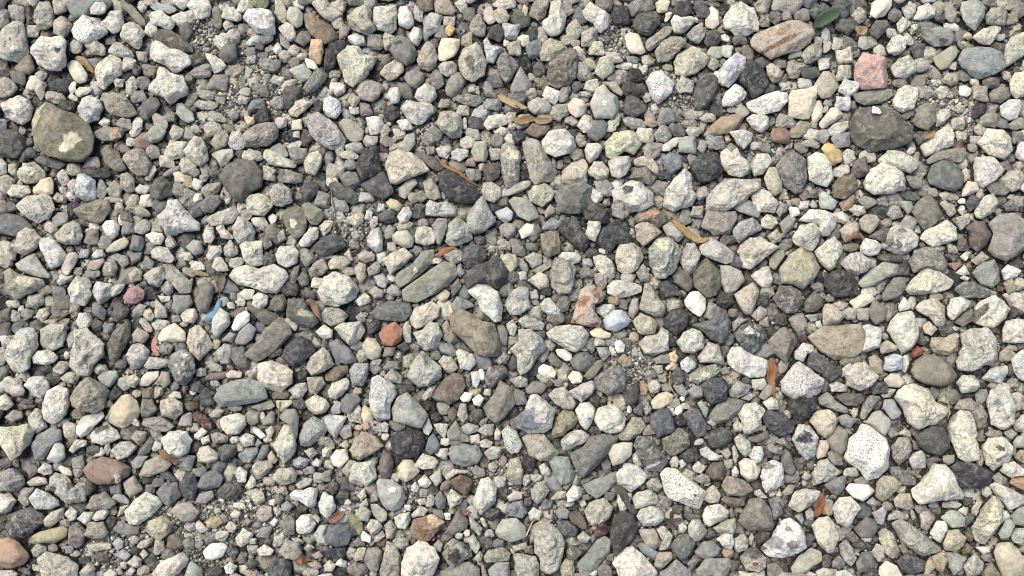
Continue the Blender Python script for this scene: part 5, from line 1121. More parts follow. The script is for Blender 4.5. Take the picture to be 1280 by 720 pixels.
s c5b499 13 2.9 -299,-173 -291,-167 -288,-175 -291,-182 -296,-180
c b2aca3 14 4.2 347,-230 353,-221 361,-228 354,-233
w cdccbf 13 3.7 264,-221 269,-215 274,-223 271,-229 265,-228
c c0b6a8 10 2.8 -459,-339 -452,-333 -447,-338 -452,-344 -459,-344
k 8e8a85 10 1.8 473,-221 486,-221 496,-230 489,-230
w d2ccbd 9 2.3 -440,-8 -423,-9 -424,-15 -434,-17
c b5ac9f 11 3.2 519,-138 527,-131 535,-137 530,-142
s ad8f8c 11 2.7 -239,-320 -230,-315 -224,-322 -233,-325
c cdc9bb 12 3.4 -242,-212 -236,-206 -229,-210 -232,-217 -240,-216
c c1bba8 13 3.2 -209,-191 -200,-184 -196,-192 -200,-196
r 9e726a 9 3.1 -64,-264 -57,-266 -47,-271 -57,-276
s 8a8785 11 2.7 -324,-282 -317,-277 -310,-281 -315,-286 -322,-286
c cbc6bb 13 3.1 -377,-183 -367,-179 -365,-187 -374,-191
c aba08e 11 2.3 -37,-332 -33,-331 -29,-344 -35,-348
c c8c1b4 11 2.8 201,-210 207,-206 211,-214 204,-220
m 77716b 10 1.9 485,-184 490,-187 495,-198 486,-196
c cfc8bb 10 3.0 -444,-320 -440,-313 -433,-319 -439,-325
c c9c5b5 12 2.4 534,-268 542,-263 547,-269 543,-275
m 777b80 11 1.9 82,-235 86,-231 100,-228 93,-234 84,-238
c b8b0a5 13 3.2 -249,-313 -242,-306 -235,-311 -242,-316
k 9d968d 9 2.5 260,-269 264,-264 269,-271 266,-277 262,-277
s ad8e85 13 2.7 -182,-167 -175,-162 -171,-171 -179,-174
c c0b8aa 9 2.3 283,-301 287,-293 290,-299 287,-310 284,-309
s d6d2cb 12 2.0 -290,-283 -284,-276 -279,-280 -284,-287
c b8b1a4 11 1.9 -240,-275 -235,-272 -229,-278 -232,-284
m 9c9d9c 11 2.2 -312,-191 -308,-183 -302,-189 -308,-194
c c8c1b4 10 3.2 81,-258 87,-256 91,-262 85,-265 82,-263
c c1beb2 12 2.3 236,-164 241,-160 248,-166 244,-169
c c9c6b8 10 2.1 556,13 562,18 568,13 565,9"""
# small stones: material+colour, x, y, half axes, angle, middle, half height
SMALL = """d 5f6462 425 365 18 13 76 11 6.7
d 6d6d6b -211 121 18 11 159 13 6.8
c 9b9790 -511 198 19 10 179 12 5.5
d 5c5c5c 156 256 17 11 170 11 6.8
c ccc7b9 -451 349 19 10 153 13 7.1
d 4f4f52 140 356 14 13 81 12 7.1
w b5b4b1 -103 345 16 11 74 13 6.0
d 6b6967 432 343 16 11 -178 10 5.5
m 9b9d9a 222 184 13 12 -167 11 6.0
c b9b0a0 -580 340 14 12 96 11 8.4
k 908d85 -269 170 13 12 165 12 7.9
d 68696b -255 125 13 12 75 11 8.5
k 9a9fa5 258 188 13 12 -165 10 6.7
c 9c978a 654 365 15 11 73 10 6.3
m 8a857e -374 266 14 11 164 12 5.3
b 656d5d 11 351 14 12 144 10 5.3
b 6d625a -25 148 14 11 72 13 5.3
w 9f9e9d 116 129 14 11 126 10 7.4
m 858379 611 127 17 9 171 12 4.2
m 9d8f77 366 204 15 10 -148 10 4.1
c cfcabb -423 353 16 10 -159 9 5.5
m 7e7d7b -203 138 12 12 169 13 5.9
m 8b8a8e 416 190 13 11 -171 13 4.5
b 7a6a5e -401 -305 12 10 174 11 6.4
d 5b5b5a 221 364 13 12 -174 12 6.7
c b2aa98 -637 133 13 11 103 11 6.4
d 6d6863 -344 -199 12 10 175 12 7.8
c c0b7a9 -628 48 13 11 103 11 6.7
w cbc4b4 168 196 13 11 158 10 5.6
c b9b4a4 221 262 14 10 -157 11 5.5
c b3ac9d 99 325 14 11 80 13 7.4
w e4e2dd 430 258 13 11 -173 13 7.3
k 979489 -54 242 17 8 171 13 5.6
c 9f9b8f -658 352 16 9 87 11 6.2
m 7a756f -184 -337 14 8 179 9 4.5
d 565853 -523 147 19 7 169 12 4.7
m 8a8c89 197 221 12 11 70 12 5.7
m 858379 -490 361 24 6 128 10 2.6
c b5ada0 -583 370 13 11 90 13 6.1
k 92928c -100 196 12 11 174 11 7.8
d 5e5e62 -371 -134 11 11 86 12 7.0
m 8d8c87 -393 -212 11 10 87 12 4.9
m 6d6e6a 445 367 13 11 90 9 5.6
c beb8a8 80 336 13 11 88 11 7.5
d 4f4a4d 20 -213 12 9 68 12 5.4
c a8a296 347 215 13 10 160 11 6.0
c b8af9f -379 204 13 10 165 12 5.4
w cfc7c0 94 211 13 10 71 12 6.4
m 99958b 496 81 13 10 57 9 5.4
k a49e90 -582 246 16 8 158 11 4.8
c b5afa2 -533 311 14 9 157 14 6.3
c c8bfae 427 301 12 11 -167 11 7.3
k 98958a -310 289 14 9 167 12 5.7
m a5a399 4 127 18 7 -161 10 3.4
c b8b0a0 -223 149 13 10 167 12 5.1
s 595857 -20 332 12 11 91 12 6.7
d 5f5b58 215 -203 10 10 -151 12 6.7
m 7a7f88 28 311 12 11 89 10 5.0
c b8b3a3 -299 363 17 8 102 10 4.0
c a59e92 92 280 13 10 88 13 6.0
d 4a4a4c 158 276 12 10 -177 9 5.3
d 6f716f 245 365 13 10 102 11 5.7
w a4a39e 155 213 15 8 170 10 5.3
m 999d9e -216 106 13 9 148 12 3.9
c b2aca4 -640 360 14 9 138 11 5.4
k a39a8a -356 282 13 9 -177 9 5.6
c aaa196 -380 126 13 9 -160 9 5.7
w b9b9b8 -1 334 12 11 85 12 7.4
c cac2a7 108 312 11 11 -137 11 6.5
s c9bcaa 389 228 16 7 77 8 4.8
c c8bfb1 -8 373 14 9 180 11 5.8
k 9b9a98 -25 237 14 8 180 11 5.5
c c4bfae -329 170 14 8 179 9 4.9
c b5a091 176 219 14 8 107 8 4.6
c b3a89d -500 125 11 10 98 10 6.2
w d6d2c9 -345 369 11 11 50 11 6.6
c a09a93 -176 320 11 11 -171 13 5.4
c a9a193 323 367 12 10 82 14 7.1
m 8d8f8b -238 113 11 10 98 10 4.1
c b4a998 3 311 11 10 69 13 6.2
w c4c6c8 421 238 11 10 -161 13 7.2
m 6f7172 -396 100 12 9 55 9 4.9
d 827b70 -653 286 13 9 114 9 4.7
k a9a698 527 253 12 9 174 11 5.1
d 605e5b -275 -1 12 9 177 12 4.8
m 87867e 310 -77 12 9 -177 11 4.4
b 837d70 119 371 12 10 -179 11 5.6
d 5f5d5e -567 234 12 9 155 12 5.8
c b0a99b -390 236 18 6 180 11 3.6
m 85807a -96 270 13 9 109 10 3.6
c c5bdb0 381 197 12 9 172 9 5.6
m 84867f 9 -134 11 9 110 13 4.3
m 838175 416 -88 15 7 -169 10 3.5
d 63625f 507 373 15 7 -179 10 4.6
c c9c2b6 -477 208 15 7 75 10 3.7
m 9fa3a3 -452 367 19 6 171 10 2.4
c aaa594 -226 -187 12 7 160 10 5.8
m 95958b 566 360 14 8 93 12 4.0
m 8a8582 7 52 13 8 109 10 4.3
c bcb8ac 426 280 11 10 64 10 6.3
d 5b5b60 -153 226 10 10 104 9 5.8
m 8f8b82 -316 -158 10 9 143 10 4.5
s 5f605e 382 278 13 8 -167 12 4.6
c 9b9894 -48 144 11 9 157 12 5.9
d 616164 -46 213 11 9 156 10 6.4
c b9b3a5 -224 370 11 9 142 10 5.5
c b3ac99 636 372 11 10 -169 12 5.5
d 55565c -573 261 12 9 100 11 6.1
c 8f8b84 -464 282 11 9 172 9 4.7
s 746f69 -631 272 12 9 143 12 5.1
w cdccca -199 323 11 9 164 11 6.1
m 72736e -22 268 11 9 144 9 4.4
m 8b8578 521 268 11 9 -144 9 4.6
c aaa395 561 270 11 9 -171 13 5.3
m 8c887f -419 125 11 9 137 11 4.5
c c4bdb1 427 169 11 9 100 9 5.5
m 96918c -565 88 11 9 -166 12 3.6
m 6f7070 -442 105 11 9 173 11 3.8
d 6f6f6d 203 -108 10 9 86 13 5.0
m 7c7c7c 89 355 11 10 155 9 4.3
c c8c4b9 514 365 12 9 82 10 5.8
w bcb5a8 -437 163 11 9 163 9 5.0
m 8f8480 -524 65 11 9 70 12 4.0
m a3a297 261 306 11 9 -164 10 4.2
d 807d77 64 -19 11 9 70 9 5.4
c a29788 -119 116 14 7 180 11 5.1
c aeaa9d -377 221 14 7 159 10 4.6
c b4ab9c 231 224 14 7 -179 9 4.2
m 928d8a -516 125 13 7 95 11 3.5
w c8c3bb 416 150 12 8 -157 9 4.7
d 6f6b66 318 -334 11 7 172 9 4.4
m 77777a 28 71 12 8 71 9 4.1
m 77786f 54 -37 12 8 -180 9 4.3
m a6a196 -447 215 12 8 148 11 3.7
m 70716b 209 203 12 8 159 12 4.4
m 8e8f80 643 212 12 8 -148 9 3.6
w bcb7b0 450 169 12 8 160 9 4.1
m b7b3a9 412 91 12 8 172 8 4.1
d 67656a 448 -122 11 8 -178 13 4.8
b 8b8a70 -325 373 12 9 178 12 4.1
c c7c1b4 -492 290 12 8 -141 12 5.1
m 8c8a86 -477 248 12 8 167 10 3.5
c b9aea2 -531 161 12 8 -161 9 4.7
m 747268 611 265 12 8 -166 13 4.3
m 8d8d88 217 90 12 8 69 9 3.6
d 6a6866 306 -199 11 8 162 9 5.3
c c3bbae 85 305 10 10 128 9 5.9
s 777570 -55 358 11 10 82 10 4.6
c bbb6a9 -426 200 10 9 170 10 5.4
g 8b8a8a -472 266 11 9 164 10 4.8
s 746c64 -420 335 12 9 96 11 4.6
d 6d6c6a 35 284 10 9 75 9 5.2
c a9a59b -455 175 10 9 102 9 5.0
c b5b1a2 -553 152 10 9 162 10 5.8
c b9b0a4 449 356 11 9 79 12 5.2
c b5aa9f 525 289 10 9 117 12 5.4
c b9b1a4 567 212 10 9 -160 9 6.0
w dad1c2 -459 111 10 9 149 12 6.1
c aca490 634 109 10 9 73 11 6.3
d 645f5a 623 -27 9 9 168 10 5.8
b 7a6a5e -489 -322 9 8 169 9 4.6
d 61605c -562 -110 10 9 166 9 4.6
b 6a625c -261 194 10 9 82 9 4.5
m 82807a 581 277 10 9 -158 8 3.5
d 6e7071 280 33 10 9 166 13 6.4
d 6c6460 28 -99 10 9 59 9 5.2
w c9c0b2 -57 187 10 9 179 9 4.9
c b0a59a 110 10 11 8 108 12 5.0
m a39f99 -50 200 11 8 158 9 3.8
d 67696c -116 98 11 8 92 11 5.7
m 7d8288 -563 -4 11 8 166 8 3.2
m 8b8d85 -80 -74 11 8 169 11 3.6
d 5b5b59 -24 -272 10 7 -152 13 5.5
c a59e92 -491 210 11 8 156 13 5.2
c bab3a3 -306 146 11 8 112 13 5.2
m 7c7a76 495 357 10 9 -138 10 4.6
c b7b0a3 -560 313 11 8 114 12 4.5
c bdb8aa -486 261 13 7 85 12 3.4
m 888478 303 307 12 7 116 9 3.3
g 9e9d96 -390 250 12 7 173 10 3.6
c b5b2aa -200 180 12 7 179 11 4.7
d 65615f 270 61 12 7 -179 12 5.0
m 7f827c -321 257 11 8 165 10 3.8
c 9c9a90 67 251 12 7 80 12 5.1
c bcb0a4 -180 189 10 8 167 9 4.3
c bdb4a6 -566 141 11 7 114 10 3.9
s 979b98 -294 177 11 8 162 11 3.7
s bcae9d -29 355 12 8 99 11 3.5
c b8b1a2 417 -31 9 9 47 10 6.4
m 7f7d78 -19 189 9 9 92 11 4.6
d 6c6c6b -302 36 9 9 125 13 5.4
c b3afa3 -618 335 10 9 119 10 4.7
c b7b39f -158 321 10 9 101 13 6.1
b b0a590 99 290 9 9 82 10 5.4
c aba598 553 368 10 9 63 10 5.5
c a69f96 -298 238 9 9 112 13 6.1
c b8b1a6 240 122 9 9 64 10 5.8
d 6c6865 517 193 9 9 58 13 5.8
d 56525a 595 229 10 9 58 11 6.3
m 8a8985 -507 57 9 9 129 12 4.5
m 8a8c80 -480 77 9 9 127 11 4.0
c bfb8a5 629 6 9 8 48 11 5.6
m 9c998a 434 -32 9 9 47 10 4.1
m 8d8a88 -524 -212 9 8 143 11 4.1
d 5e5e5c -204 -252 9 8 156 9 5.4
d 5e5d62 -171 -47 9 9 131 10 5.3
c b6aea6 -30 -173 9 8 172 10 5.9
m 959589 -84 -147 9 8 155 9 3.6
c bfbaa8 102 262 10 9 -176 11 4.5
c cac0ae -233 78 10 8 75 10 4.6
c a9a597 71 366 11 8 89 11 4.3
c 9b8a86 -186 230 10 8 110 11 5.5
m 949399 397 196 10 8 67 9 3.9
m 8b8480 -452 52 10 8 68 8 4.2
k 97928b -425 -74 9 8 -164 11 4.5
s 6f6a64 -625 -51 10 8 101 10 3.8
m a09f96 316 -4 10 8 -148 10 4.2
m 9b9992 -202 -175 9 8 94 10 3.2
m 6d6e6e 6 -165 9 8 141 10 3.1
w bdb8ae -562 -220 9 7 174 12 5.3
m 8b8683 -296 -294 9 7 -165 10 3.4
k b0ada3 -539 -110 10 8 -177 11 4.3
d 6a6768 -508 -241 9 7 100 13 4.9
c b2b1a5 230 201 10 8 -177 12 5.1
w c3bfb4 -240 7 10 8 177 11 4.2
s 83766e -362 -108 15 5 -172 10 2.6
m 6e6f6e 502 118 13 6 170 8 2.6
m 7b7474 342 56 11 7 -149 8 2.8
s bcb7ac -316 85 11 7 168 9 4.1
m 9a9a90 452 319 11 7 104 11 2.8
c bfb9a7 131 299 11 7 147 13 5.0
c aca497 326 350 12 7 69 11 4.6
b 7a756a 293 323 11 7 -178 11 4.0
s c2bcaa 200 184 14 6 -149 11 2.8
d 504e4b 138 81 11 7 149 9 4.5
d 5f5e5b -353 -339 10 6 178 11 4.8
s 76706c -626 -33 10 7 77 11 3.5
s b59478 41 219 11 7 -169 10 3.6
c d6d0c0 -465 337 9 9 140 11 5.5
s c3bea0 195 370 10 9 84 9 5.1
d 7d7a73 340 353 10 9 79 13 5.4
k a7a49d -427 1 9 8 110 10 6.1
s a4a6a6 375 266 10 8 -161 9 4.0
c b5a897 -58 322 10 8 73 12 4.4
d 5d5d5f 27 333 11 8 81 9 4.5
d 5f6066 8 195 9 8 89 11 5.2
m 83817c 301 -212 9 7 -173 9 3.3
d 5d5956 310 -14 9 8 81 12 5.4
m 7a7a78 42 -261 8 7 -179 10 4.1
d 6d6a69 2 14 9 8 -180 10 4.4
m 868680 96 -69 9 8 77 10 4.4
d 625f60 -127 -120 9 8 94 12 4.6
c cbc5b8 550 254 9 8 77 9 4.9
c bdb7a8 -205 170 12 6 169 12 3.7
c a69f8f -629 33 9 8 107 11 5.3
c b7b5ae -121 358 13 6 109 11 3.2
c c4b9ab -225 347 10 8 95 10 5.0
c bdb7ac 420 319 10 8 80 9 4.1
c b8b3ab -21 172 9 8 83 10 4.2
c d3ccc3 106 117 9 8 87 12 4.6
s a19c90 293 228 9 8 160 11 4.5
k 8b8c88 641 194 9 8 75 11 4.9
c b5a99b 232 97 9 8 -173 13 5.5
m 9c9a94 -396 -161 9 8 103 11 3.1
b 857d6b -282 -130 11 6 179 10 3.0
m 85827d 337 -231 11 6 -179 8 3.0
w bdbdb7 -15 -235 8 8 91 10 5.2
c a49c8f 82 171 9 8 -177 13 5.4
c b7b0a5 550 118 12 6 171 8 3.7
d 68635e 533 -51 9 8 174 13 5.3
c b2b0a0 -134 79 11 7 -165 10 4.3
c c6baa2 -62 229 9 8 167 11 5.0
s b6b3a8 276 308 9 8 84 10 3.9
m 8d8884 391 -208 9 7 141 12 2.9
w b0aca8 -183 116 10 7 179 11 4.2
c cac0ae 127 209 10 7 79 11 4.1
b 8a7a6b -558 -32 13 5 -160 10 3.2
d 676a67 327 257 10 7 -147 12 4.0
m 8f8782 -158 188 10 7 158 11 3.9
m 7e807d 367 181 10 7 160 8 2.9
b a99b84 -580 -1 10 7 176 10 3.5
w b8b5ae -343 33 10 7 -161 11 4.2
d 6a6866 15 5 14 5 145 10 3.2
c c9c3b5 443 -3 10 7 -177 8 4.2
s 6d5a55 108 -292 9 6 -170 12 3.8
s 6a6866 355 -304 9 6 65 9 4.0
c b4ab9a -421 -311 9 7 96 10 4.0
m 8e8f8c -30 258 11 7 99 9 3.5
c c8c2b3 -547 254 11 6 -176 12 3.5
c a9a196 -292 302 9 8 148 9 4.3
c bdb2a0 -81 349 9 8 160 10 4.6
m 908b7f -92 334 10 8 92 9 3.5
w cbc7c0 -136 210 9 8 135 11 4.6
c aca99d -330 267 9 7 -165 10 5.0
w b7b5ae -490 -1 9 7 -163 11 4.4
w d9d4c8 400 291 9 8 85 11 4.7
m 84827f 505 226 11 6 -139 9 2.5
c a59f92 -631 376 11 6 178 8 3.1
k 9a998f 225 211 11 6 170 11 4.0
c bdb5a8 249 219 11 6 -169 12 4.2
s 6b605b 2 -92 11 6 80 10 3.5
k 9a948c -431 -179 11 6 132 11 3.2
m 8c8c88 -139 -168 10 6 170 10 2.5
m 7b7875 -376 -223 10 6 179 12 3.3
w bcb8b0 -644 155 11 6 96 10 4.3
w dcd9cf -331 323 11 6 -170 10 3.8
c b8b1a1 39 330 12 6 99 12 3.9
m 8d8a78 424 53 11 6 -169 9 2.5
d 5b5b56 -11 -248 10 6 90 10 3.7
m 6d736e 323 294 10 7 171 9 3.5
m a69f93 36 26 13 5 -160 9 2.0
m 8c8c87 -168 -97 8 8 139 8 3.4
m 87827c -385 -307 8 7 151 12 4.0
c beb49b -201 242 8 8 107 12 5.0
c bdb9ac 471 307 9 8 64 13 4.6
c b5ad9e 70 324 8 8 85 9 4.3
b b09371 -500 196 8 8 122 18 4.0
m 807a7d -578 -220 8 7 143 12 4.3
c b0ac9f 258 291 8 8 72 10 5.3
s b3a8a6 -294 213 8 8 113 11 4.2
d 6a6562 332 -38 8 8 48 10 5.3
d 6c6862 101 -136 8 8 -151 8 4.6
d 72706d 348 -212 8 7 -146 11 4.1
c b4ac9c 174 296 8 8 77 9 4.9
s c9c3b4 579 255 8 8 59 10 3.8
c bfb7ab 408 -223 9 6 -176 13 4.2
m aca39e 144 14 9 7 -178 12 3.1
b 8c8373 343 291 9 7 159 12 4.0
c bfb4aa -553 131 9 7 80 10 4.0
c c0b09a -2 221 9 7 81 10 3.8
d 777573 -483 91 9 7 156 12 3.7
m 9c9892 -147 -2 9 7 178 9 3.0
d 6f6d69 561 55 9 7 81 12 3.6
s 94817a -367 3 9 7 96 9 3.5
d 6a6565 -258 -142 9 7 177 11 4.7
d 4a4043 205 -161 8 7 162 12 4.0
w b9b2a4 599 -122 9 7 -174 12 3.6
m 74777c -477 -244 8 7 -175 10 3.0
c a89d93 -524 -222 8 7 100 9 4.5
c b5ada3 -385 -287 8 6 176 10 3.7
d 6d665f -215 -241 8 7 94 13 5.0
s 9a8b86 -217 334 9 7 76 9 3.9
c d2cabd -391 28 9 7 176 10 4.5
m 9a9f9c -474 -117 9 7 116 11 3.3
c b3a090 258 -318 8 6 -178 10 4.6
c bdb8a7 -286 263 10 7 -159 10 4.1
m a9a8a6 404 329 12 6 87 10 2.6
k b1b0a2 -192 -158 10 6 160 12 4.1
k b1aca1 -239 -340 11 5 180 10 3.5
c b7ad9b -145 181 12 5 -170 12 3.6
d 6c6a6c -416 -227 12 5 151 10 3.1
s 8f7f7c -336 307 8 8 137 9 4.7
c b6b1a4 -569 115 10 6 178 10 4.3
c b9b3a2 -468 375 10 6 178 10 4.0
c bfb6a9 -281 310 8 8 151 8 4.0
m 807d76 495 265 10 6 -178 12 3.2
s 8e888a -427 150 12 5 -154 11 3.1
s bdb49a -419 142 8 8 155 11 3.8
s b8b1a2 -465 126 10 6 178 11 3.8
m 908c88 -232 167 10 6 83 8 3.2
c b3a698 87 189 10 6 108 12 4.0
c b7aea2 378 185 12 5 175 12 3.5
s 7b7476 -630 104 8 7 151 9 4.1
m 808582 -452 31 8 7 158 12 3.1
m 9a9081 13 31 12 5 129 8 2.3
c b0a89a -540 -27 10 6 75 12 3.9
c b6aea2 -600 -108 10 6 168 8 3.2
c a8a295 -625 -84 12 5 95 10 2.8
c b5a698 332 -96 10 6 67 8 3.6
d 6c6b69 -506 -197 9 6 178 11 3.7
d 5a5651 -114 -231 9 6 180 10 3.3
k a19d94 230 -231 9 6 -179 12 3.2
m 7b7a70 516 -128 9 6 105 10 2.9
m 93969a -470 -254 10 5 160 11 3.0
c b4b2a4 -347 -298 8 7 169 11 4.1
c c8c5ba -65 371 8 8 75 10 4.7
c b4ad98 24 252 8 8 48 10 4.8
c b4a799 -161 201 10 6 73 10 3.4
s 9d9b90 363 304 10 6 -152 12 3.1
c b9aea2 77 215 10 6 159 10 3.8
c b7b2a4 39 -82 10 6 70 8 3.5
c b2a794 -86 238 8 7 178 12 4.1
b ab9877 -409 137 9 7 98 10 3.5
c d3ccb8 -226 135 9 7 178 12 4.0
c c6c0b4 -617 -19 10 5 169 11 3.3
w e1e0da 568 342 11 6 176 8 3.2
s 777a7c -346 267 10 6 94 8 3.0
s d0bfa5 -273 210 8 7 112 11 3.5
m 929186 -372 245 8 7 115 10 3.0
s c3bba6 15 322 8 8 89 12 4.0
w d5d2cc -397 133 8 7 122 9 4.0
b 7a655a 548 -297 7 6 72 9 3.3
m 8a8880 462 -174 8 7 76 9 2.8
m 7c7d7a 623 211 8 7 172 12 2.9
c b7b1a8 -426 58 8 7 101 12 4.7
d 87878c -498 -49 8 7 -157 9 4.5
m 8f8c87 -600 -31 8 7 167 9 2.8
c b3aca0 -614 -34 8 7 106 8 3.6
c b5b0a5 -602 275 8 7 163 11 4.4
s 8d8378 -279 293 8 7 -142 11 3.9
d 777674 83 262 8 7 -177 10 4.1
c a39d88 645 352 9 7 77 11 4.5
s a39c95 -503 113 14 4 180 10 2.1
c 9a948a -435 221 8 7 84 11 3.8
m 8a8a88 -204 158 8 7 174 12 2.9
c bfb6a8 570 195 8 7 170 10 4.3
c b5ac9f 593 203 8 7 171 12 4.4
d 5e5f58 628 31 8 7 174 12 4.8
k b0aba4 466 111 8 7 79 9 4.5
d 70706e -513 -45 8 7 104 9 4.1
d 5c5956 -257 -108 8 7 98 9 4.5
c b6ae9f -184 -83 8 7 95 12 3.9
m 7f7b76 541 -86 8 7 75 8 3.1
d 6b6661 466 -165 8 7 76 11 4.9
d 5a5856 -480 -281 7 7 65 11 3.7
d 72706b 111 -227 8 7 -178 8 4.8
m a5a397 -234 -230 7 7 98 9 3.5
d 5c5d5e 2 -151 8 7 90 8 3.8
d 6b6960 237 -295 8 6 -176 10 4.7
c bdb4a6 41 -111 11 5 160 10 3.4
s c9897f -439 -72 11 5 104 8 2.4
m b0a99e -455 147 11 5 64 11 2.2
c b5a998 -472 88 11 5 -154 9 2.7
m 8f938b -522 18 11 5 179 10 2.3
c b6ab9d -452 -45 11 5 122 9 2.6
c b1aa9b -279 -245 10 5 170 8 2.9
c bab2a5 -548 -163 10 5 -171 9 3.1
w dbd7cc 145 289 11 5 -180 8 2.8
m 8c8a88 -40 -223 9 6 161 9 3.3
s c0ada1 572 145 9 6 83 10 2.8
c cdc3b2 168 283 9 6 52 9 3.5
c c2beb2 509 323 9 6 103 12 3.9
c b9b1a5 -218 177 9 6 93 12 3.2
c c2b5a5 -143 199 9 6 148 9 4.3
b 9d9184 -529 -154 9 6 168 10 3.1
s d8cfc0 -257 290 9 6 137 11 3.0
c b5aea2 -631 153 9 6 97 9 3.5
c a6a79d -314 271 9 6 94 9 3.5
c a49d98 -293 321 10 6 119 9 3.4
c cdc3b2 -13 202 9 6 180 9 4.3
d 62656b 193 145 9 6 -179 9 3.3
s 8f8f88 241 182 9 6 87 11 3.2
m 85837f 319 180 9 6 148 11 2.4
m 7f8490 302 162 9 6 87 10 2.9
d 6f6c6a -536 85 9 6 157 8 3.3
c cbbfae -359 69 9 6 149 10 4.1
s 9a8b80 -401 21 9 6 178 12 3.5
d 6d6c6a 100 46 9 6 -179 9 3.8
c aca398 -8 55 9 6 180 8 4.1
k 9a9790 -190 -71 9 6 -161 12 3.4
d 6d6c66 -181 -23 9 6 179 9 4.2
d 76747d -612 -212 9 6 177 8 3.2
m 787873 114 -215 8 6 89 8 3.0
b 8d837a -88 -272 8 5 161 10 3.6
b 6d6058 374 -327 8 6 85 12 2.9
m 8f8b85 492 -267 8 6 -177 9 3.2
m 9c9a92 -388 152 9 6 94 9 2.5
d 6d6b68 -342 173 9 6 178 9 3.6
w bfbab3 -216 92 9 6 120 10 3.4
c b0a89a -203 22 9 6 179 11 4.3
c a79d8e -438 -338 8 6 -163 12 3.8
c a3a296 583 316 9 6 160 10 4.2
c bfb9b0 571 161 9 6 75 9 4.1
m 8a887f -223 -228 8 6 103 11 3.1
c a9a79c -475 301 8 7 148 10 5.0
c bcb7a8 -300 269 10 6 179 10 3.5
s 74726f 25 53 8 6 -180 8 3.0
m 8f8b86 -316 324 9 6 177 12 3.0
w b8b5ad -276 182 10 5 -165 12 3.1
c b2ab9c 566 -206 9 5 85 10 2.9
c b9b09f -438 -307 9 5 -156 12 3.4
b a8845a -549 294 11 5 144 12 2.5
c b7b4a7 -98 -257 8 5 91 12 3.8
w c3c0b6 -84 -201 7 7 163 11 3.6
s 857a73 -162 297 7 7 102 12 4.2
c a8a094 354 355 7 7 70 12 4.3
c bfb8ab 488 331 7 7 64 13 5.0
m 8b7d78 368 120 7 7 58 8 3.0
d 5f5d5b 43 -2 7 7 74 9 4.8
d 72707a 35 -57 7 7 58 10 4.4
c aba497 -309 -314 7 6 154 12 4.3
m 7e8075 -94 -82 7 7 138 11 2.8
c cfc8ba -502 265 7 7 144 11 4.7
s 8f8f94 121 -65 8 6 -179 8 2.8
k a5a097 614 -116 8 6 -175 8 3.1
m a09c8a 198 -141 8 6 -159 8 3.0
c ccc2b5 367 106 8 6 -147 9 4.3
c b0aa9b -192 -318 7 6 93 10 3.8
c a19c90 -109 190 8 6 128 8 3.6
s 8a8078 228 164 8 6 87 11 3.3
s a59a94 -150 53 8 6 129 9 3.2
c cbc7b0 -337 -15 8 6 140 8 3.7
d 7c7c7b -426 -235 8 6 176 11 3.2
d 575654 -246 235 8 6 93 12 3.6
d 5c5c59 393 335 9 6 85 9 4.2
d 5d5a5e -481 283 8 6 97 11 3.2
c a8a194 -335 334 8 6 145 8 3.6
c a8a197 -227 278 8 6 178 9 3.9
d 6f6c68 552 352 8 6 -174 12 3.9
c b0a9a0 -342 242 8 6 177 12 4.1
c b3aa9e 587 190 8 6 -174 11 3.1
c b7ae9f 569 231 8 6 -174 11 3.7
m 7d756e 623 156 8 6 149 12 2.9
c a6a29b -333 93 8 6 148 11 3.1
d 6c6b67 -122 71 8 6 73 10 4.2
m 85807c 379 2 8 6 -177 12 3.2
m 757472 330 12 8 6 85 11 3.3
c bdb2a5 550 50 8 6 150 9 4.3
s 7a7370 -480 -93 8 6 158 10 3.3
d 5a5553 -570 -99 8 6 175 10 3.5
m 807470 -283 -90 8 6 159 8 2.5
m 7d7f7b 138 -19 8 6 88 8 3.3
b a48d72 126 -15 8 6 160 11 3.5
d 6b6a6a 609 -101 8 6 80 12 3.9
m 7d7e7e -16 -306 7 5 180 12 2.6
c b6b1a4 17 -232 7 6 90 12 3.9
d 6c6a66 198 -267 7 6 163 12 4.2
d 6c6a67 265 -332 7 6 85 10 3.5
m 8f8b86 -355 223 8 6 156 10 2.8
k 9f9a8f -354 -164 8 6 96 9 3.7
c 9d9891 -66 22 8 6 159 8 3.5
m 8f8a83 408 37 8 6 66 8 3.3
b 7a635c -72 -154 8 6 91 11 3.0
m 7b7777 -183 -306 8 5 179 8 3.3
d 6e6c69 262 -77 8 6 86 11 3.8
d 60605e 572 -117 8 6 -175 10 3.5
s 9b948a 527 -208 8 6 -176 12 2.9
s 726a63 489 -174 7 6 164 12 3.3
k 8b8c84 -322 -324 7 6 73 9 3.5
d 6c6c68 548 -278 7 6 81 11 3.8
s d0c5bb 354 97 7 7 -179 12 3.9
w d6cfc3 -524 79 8 5 167 8 3.3
c c3beac -479 370 8 7 103 9 4.4
s 6d6e70 -325 317 7 7 154 8 3.9
m 97948d 63 -96 9 5 150 8 2.7
d 6b625c 101 -174 9 5 170 8 2.7
m 85827c 569 -180 8 5 84 8 2.0
k 94969b -245 -221 8 5 -166 11 3.4
m 8e8a82 -337 -146 9 5 179 10 2.6
d 5d5d5e -440 -232 9 5 179 8 2.8
s bfbbb0 262 272 10 5 97 12 2.7
s d0c6b4 -562 260 9 5 81 10 3.1
s 8e8f93 -111 333 10 5 91 9 3.0
w d6d0c7 349 262 7 6 173 8 3.1
s 877d82 -490 179 9 5 149 11 2.4
k adaba1 134 218 10 4 89 12 3.2
c c5beb2 -173 84 9 5 72 10 3.2
d 808082 -118 48 7 6 178 10 4.0
m 8a8c80 171 -105 9 5 171 8 2.8
m 9b968a 525 -10 9 5 -178 11 2.8
w c9c5bb -538 -222 9 5 160 11 3.4
k 8f8b85 -555 -241 8 5 -172 10 3.4
b 93756b -80 -239 8 5 -141 11 2.8
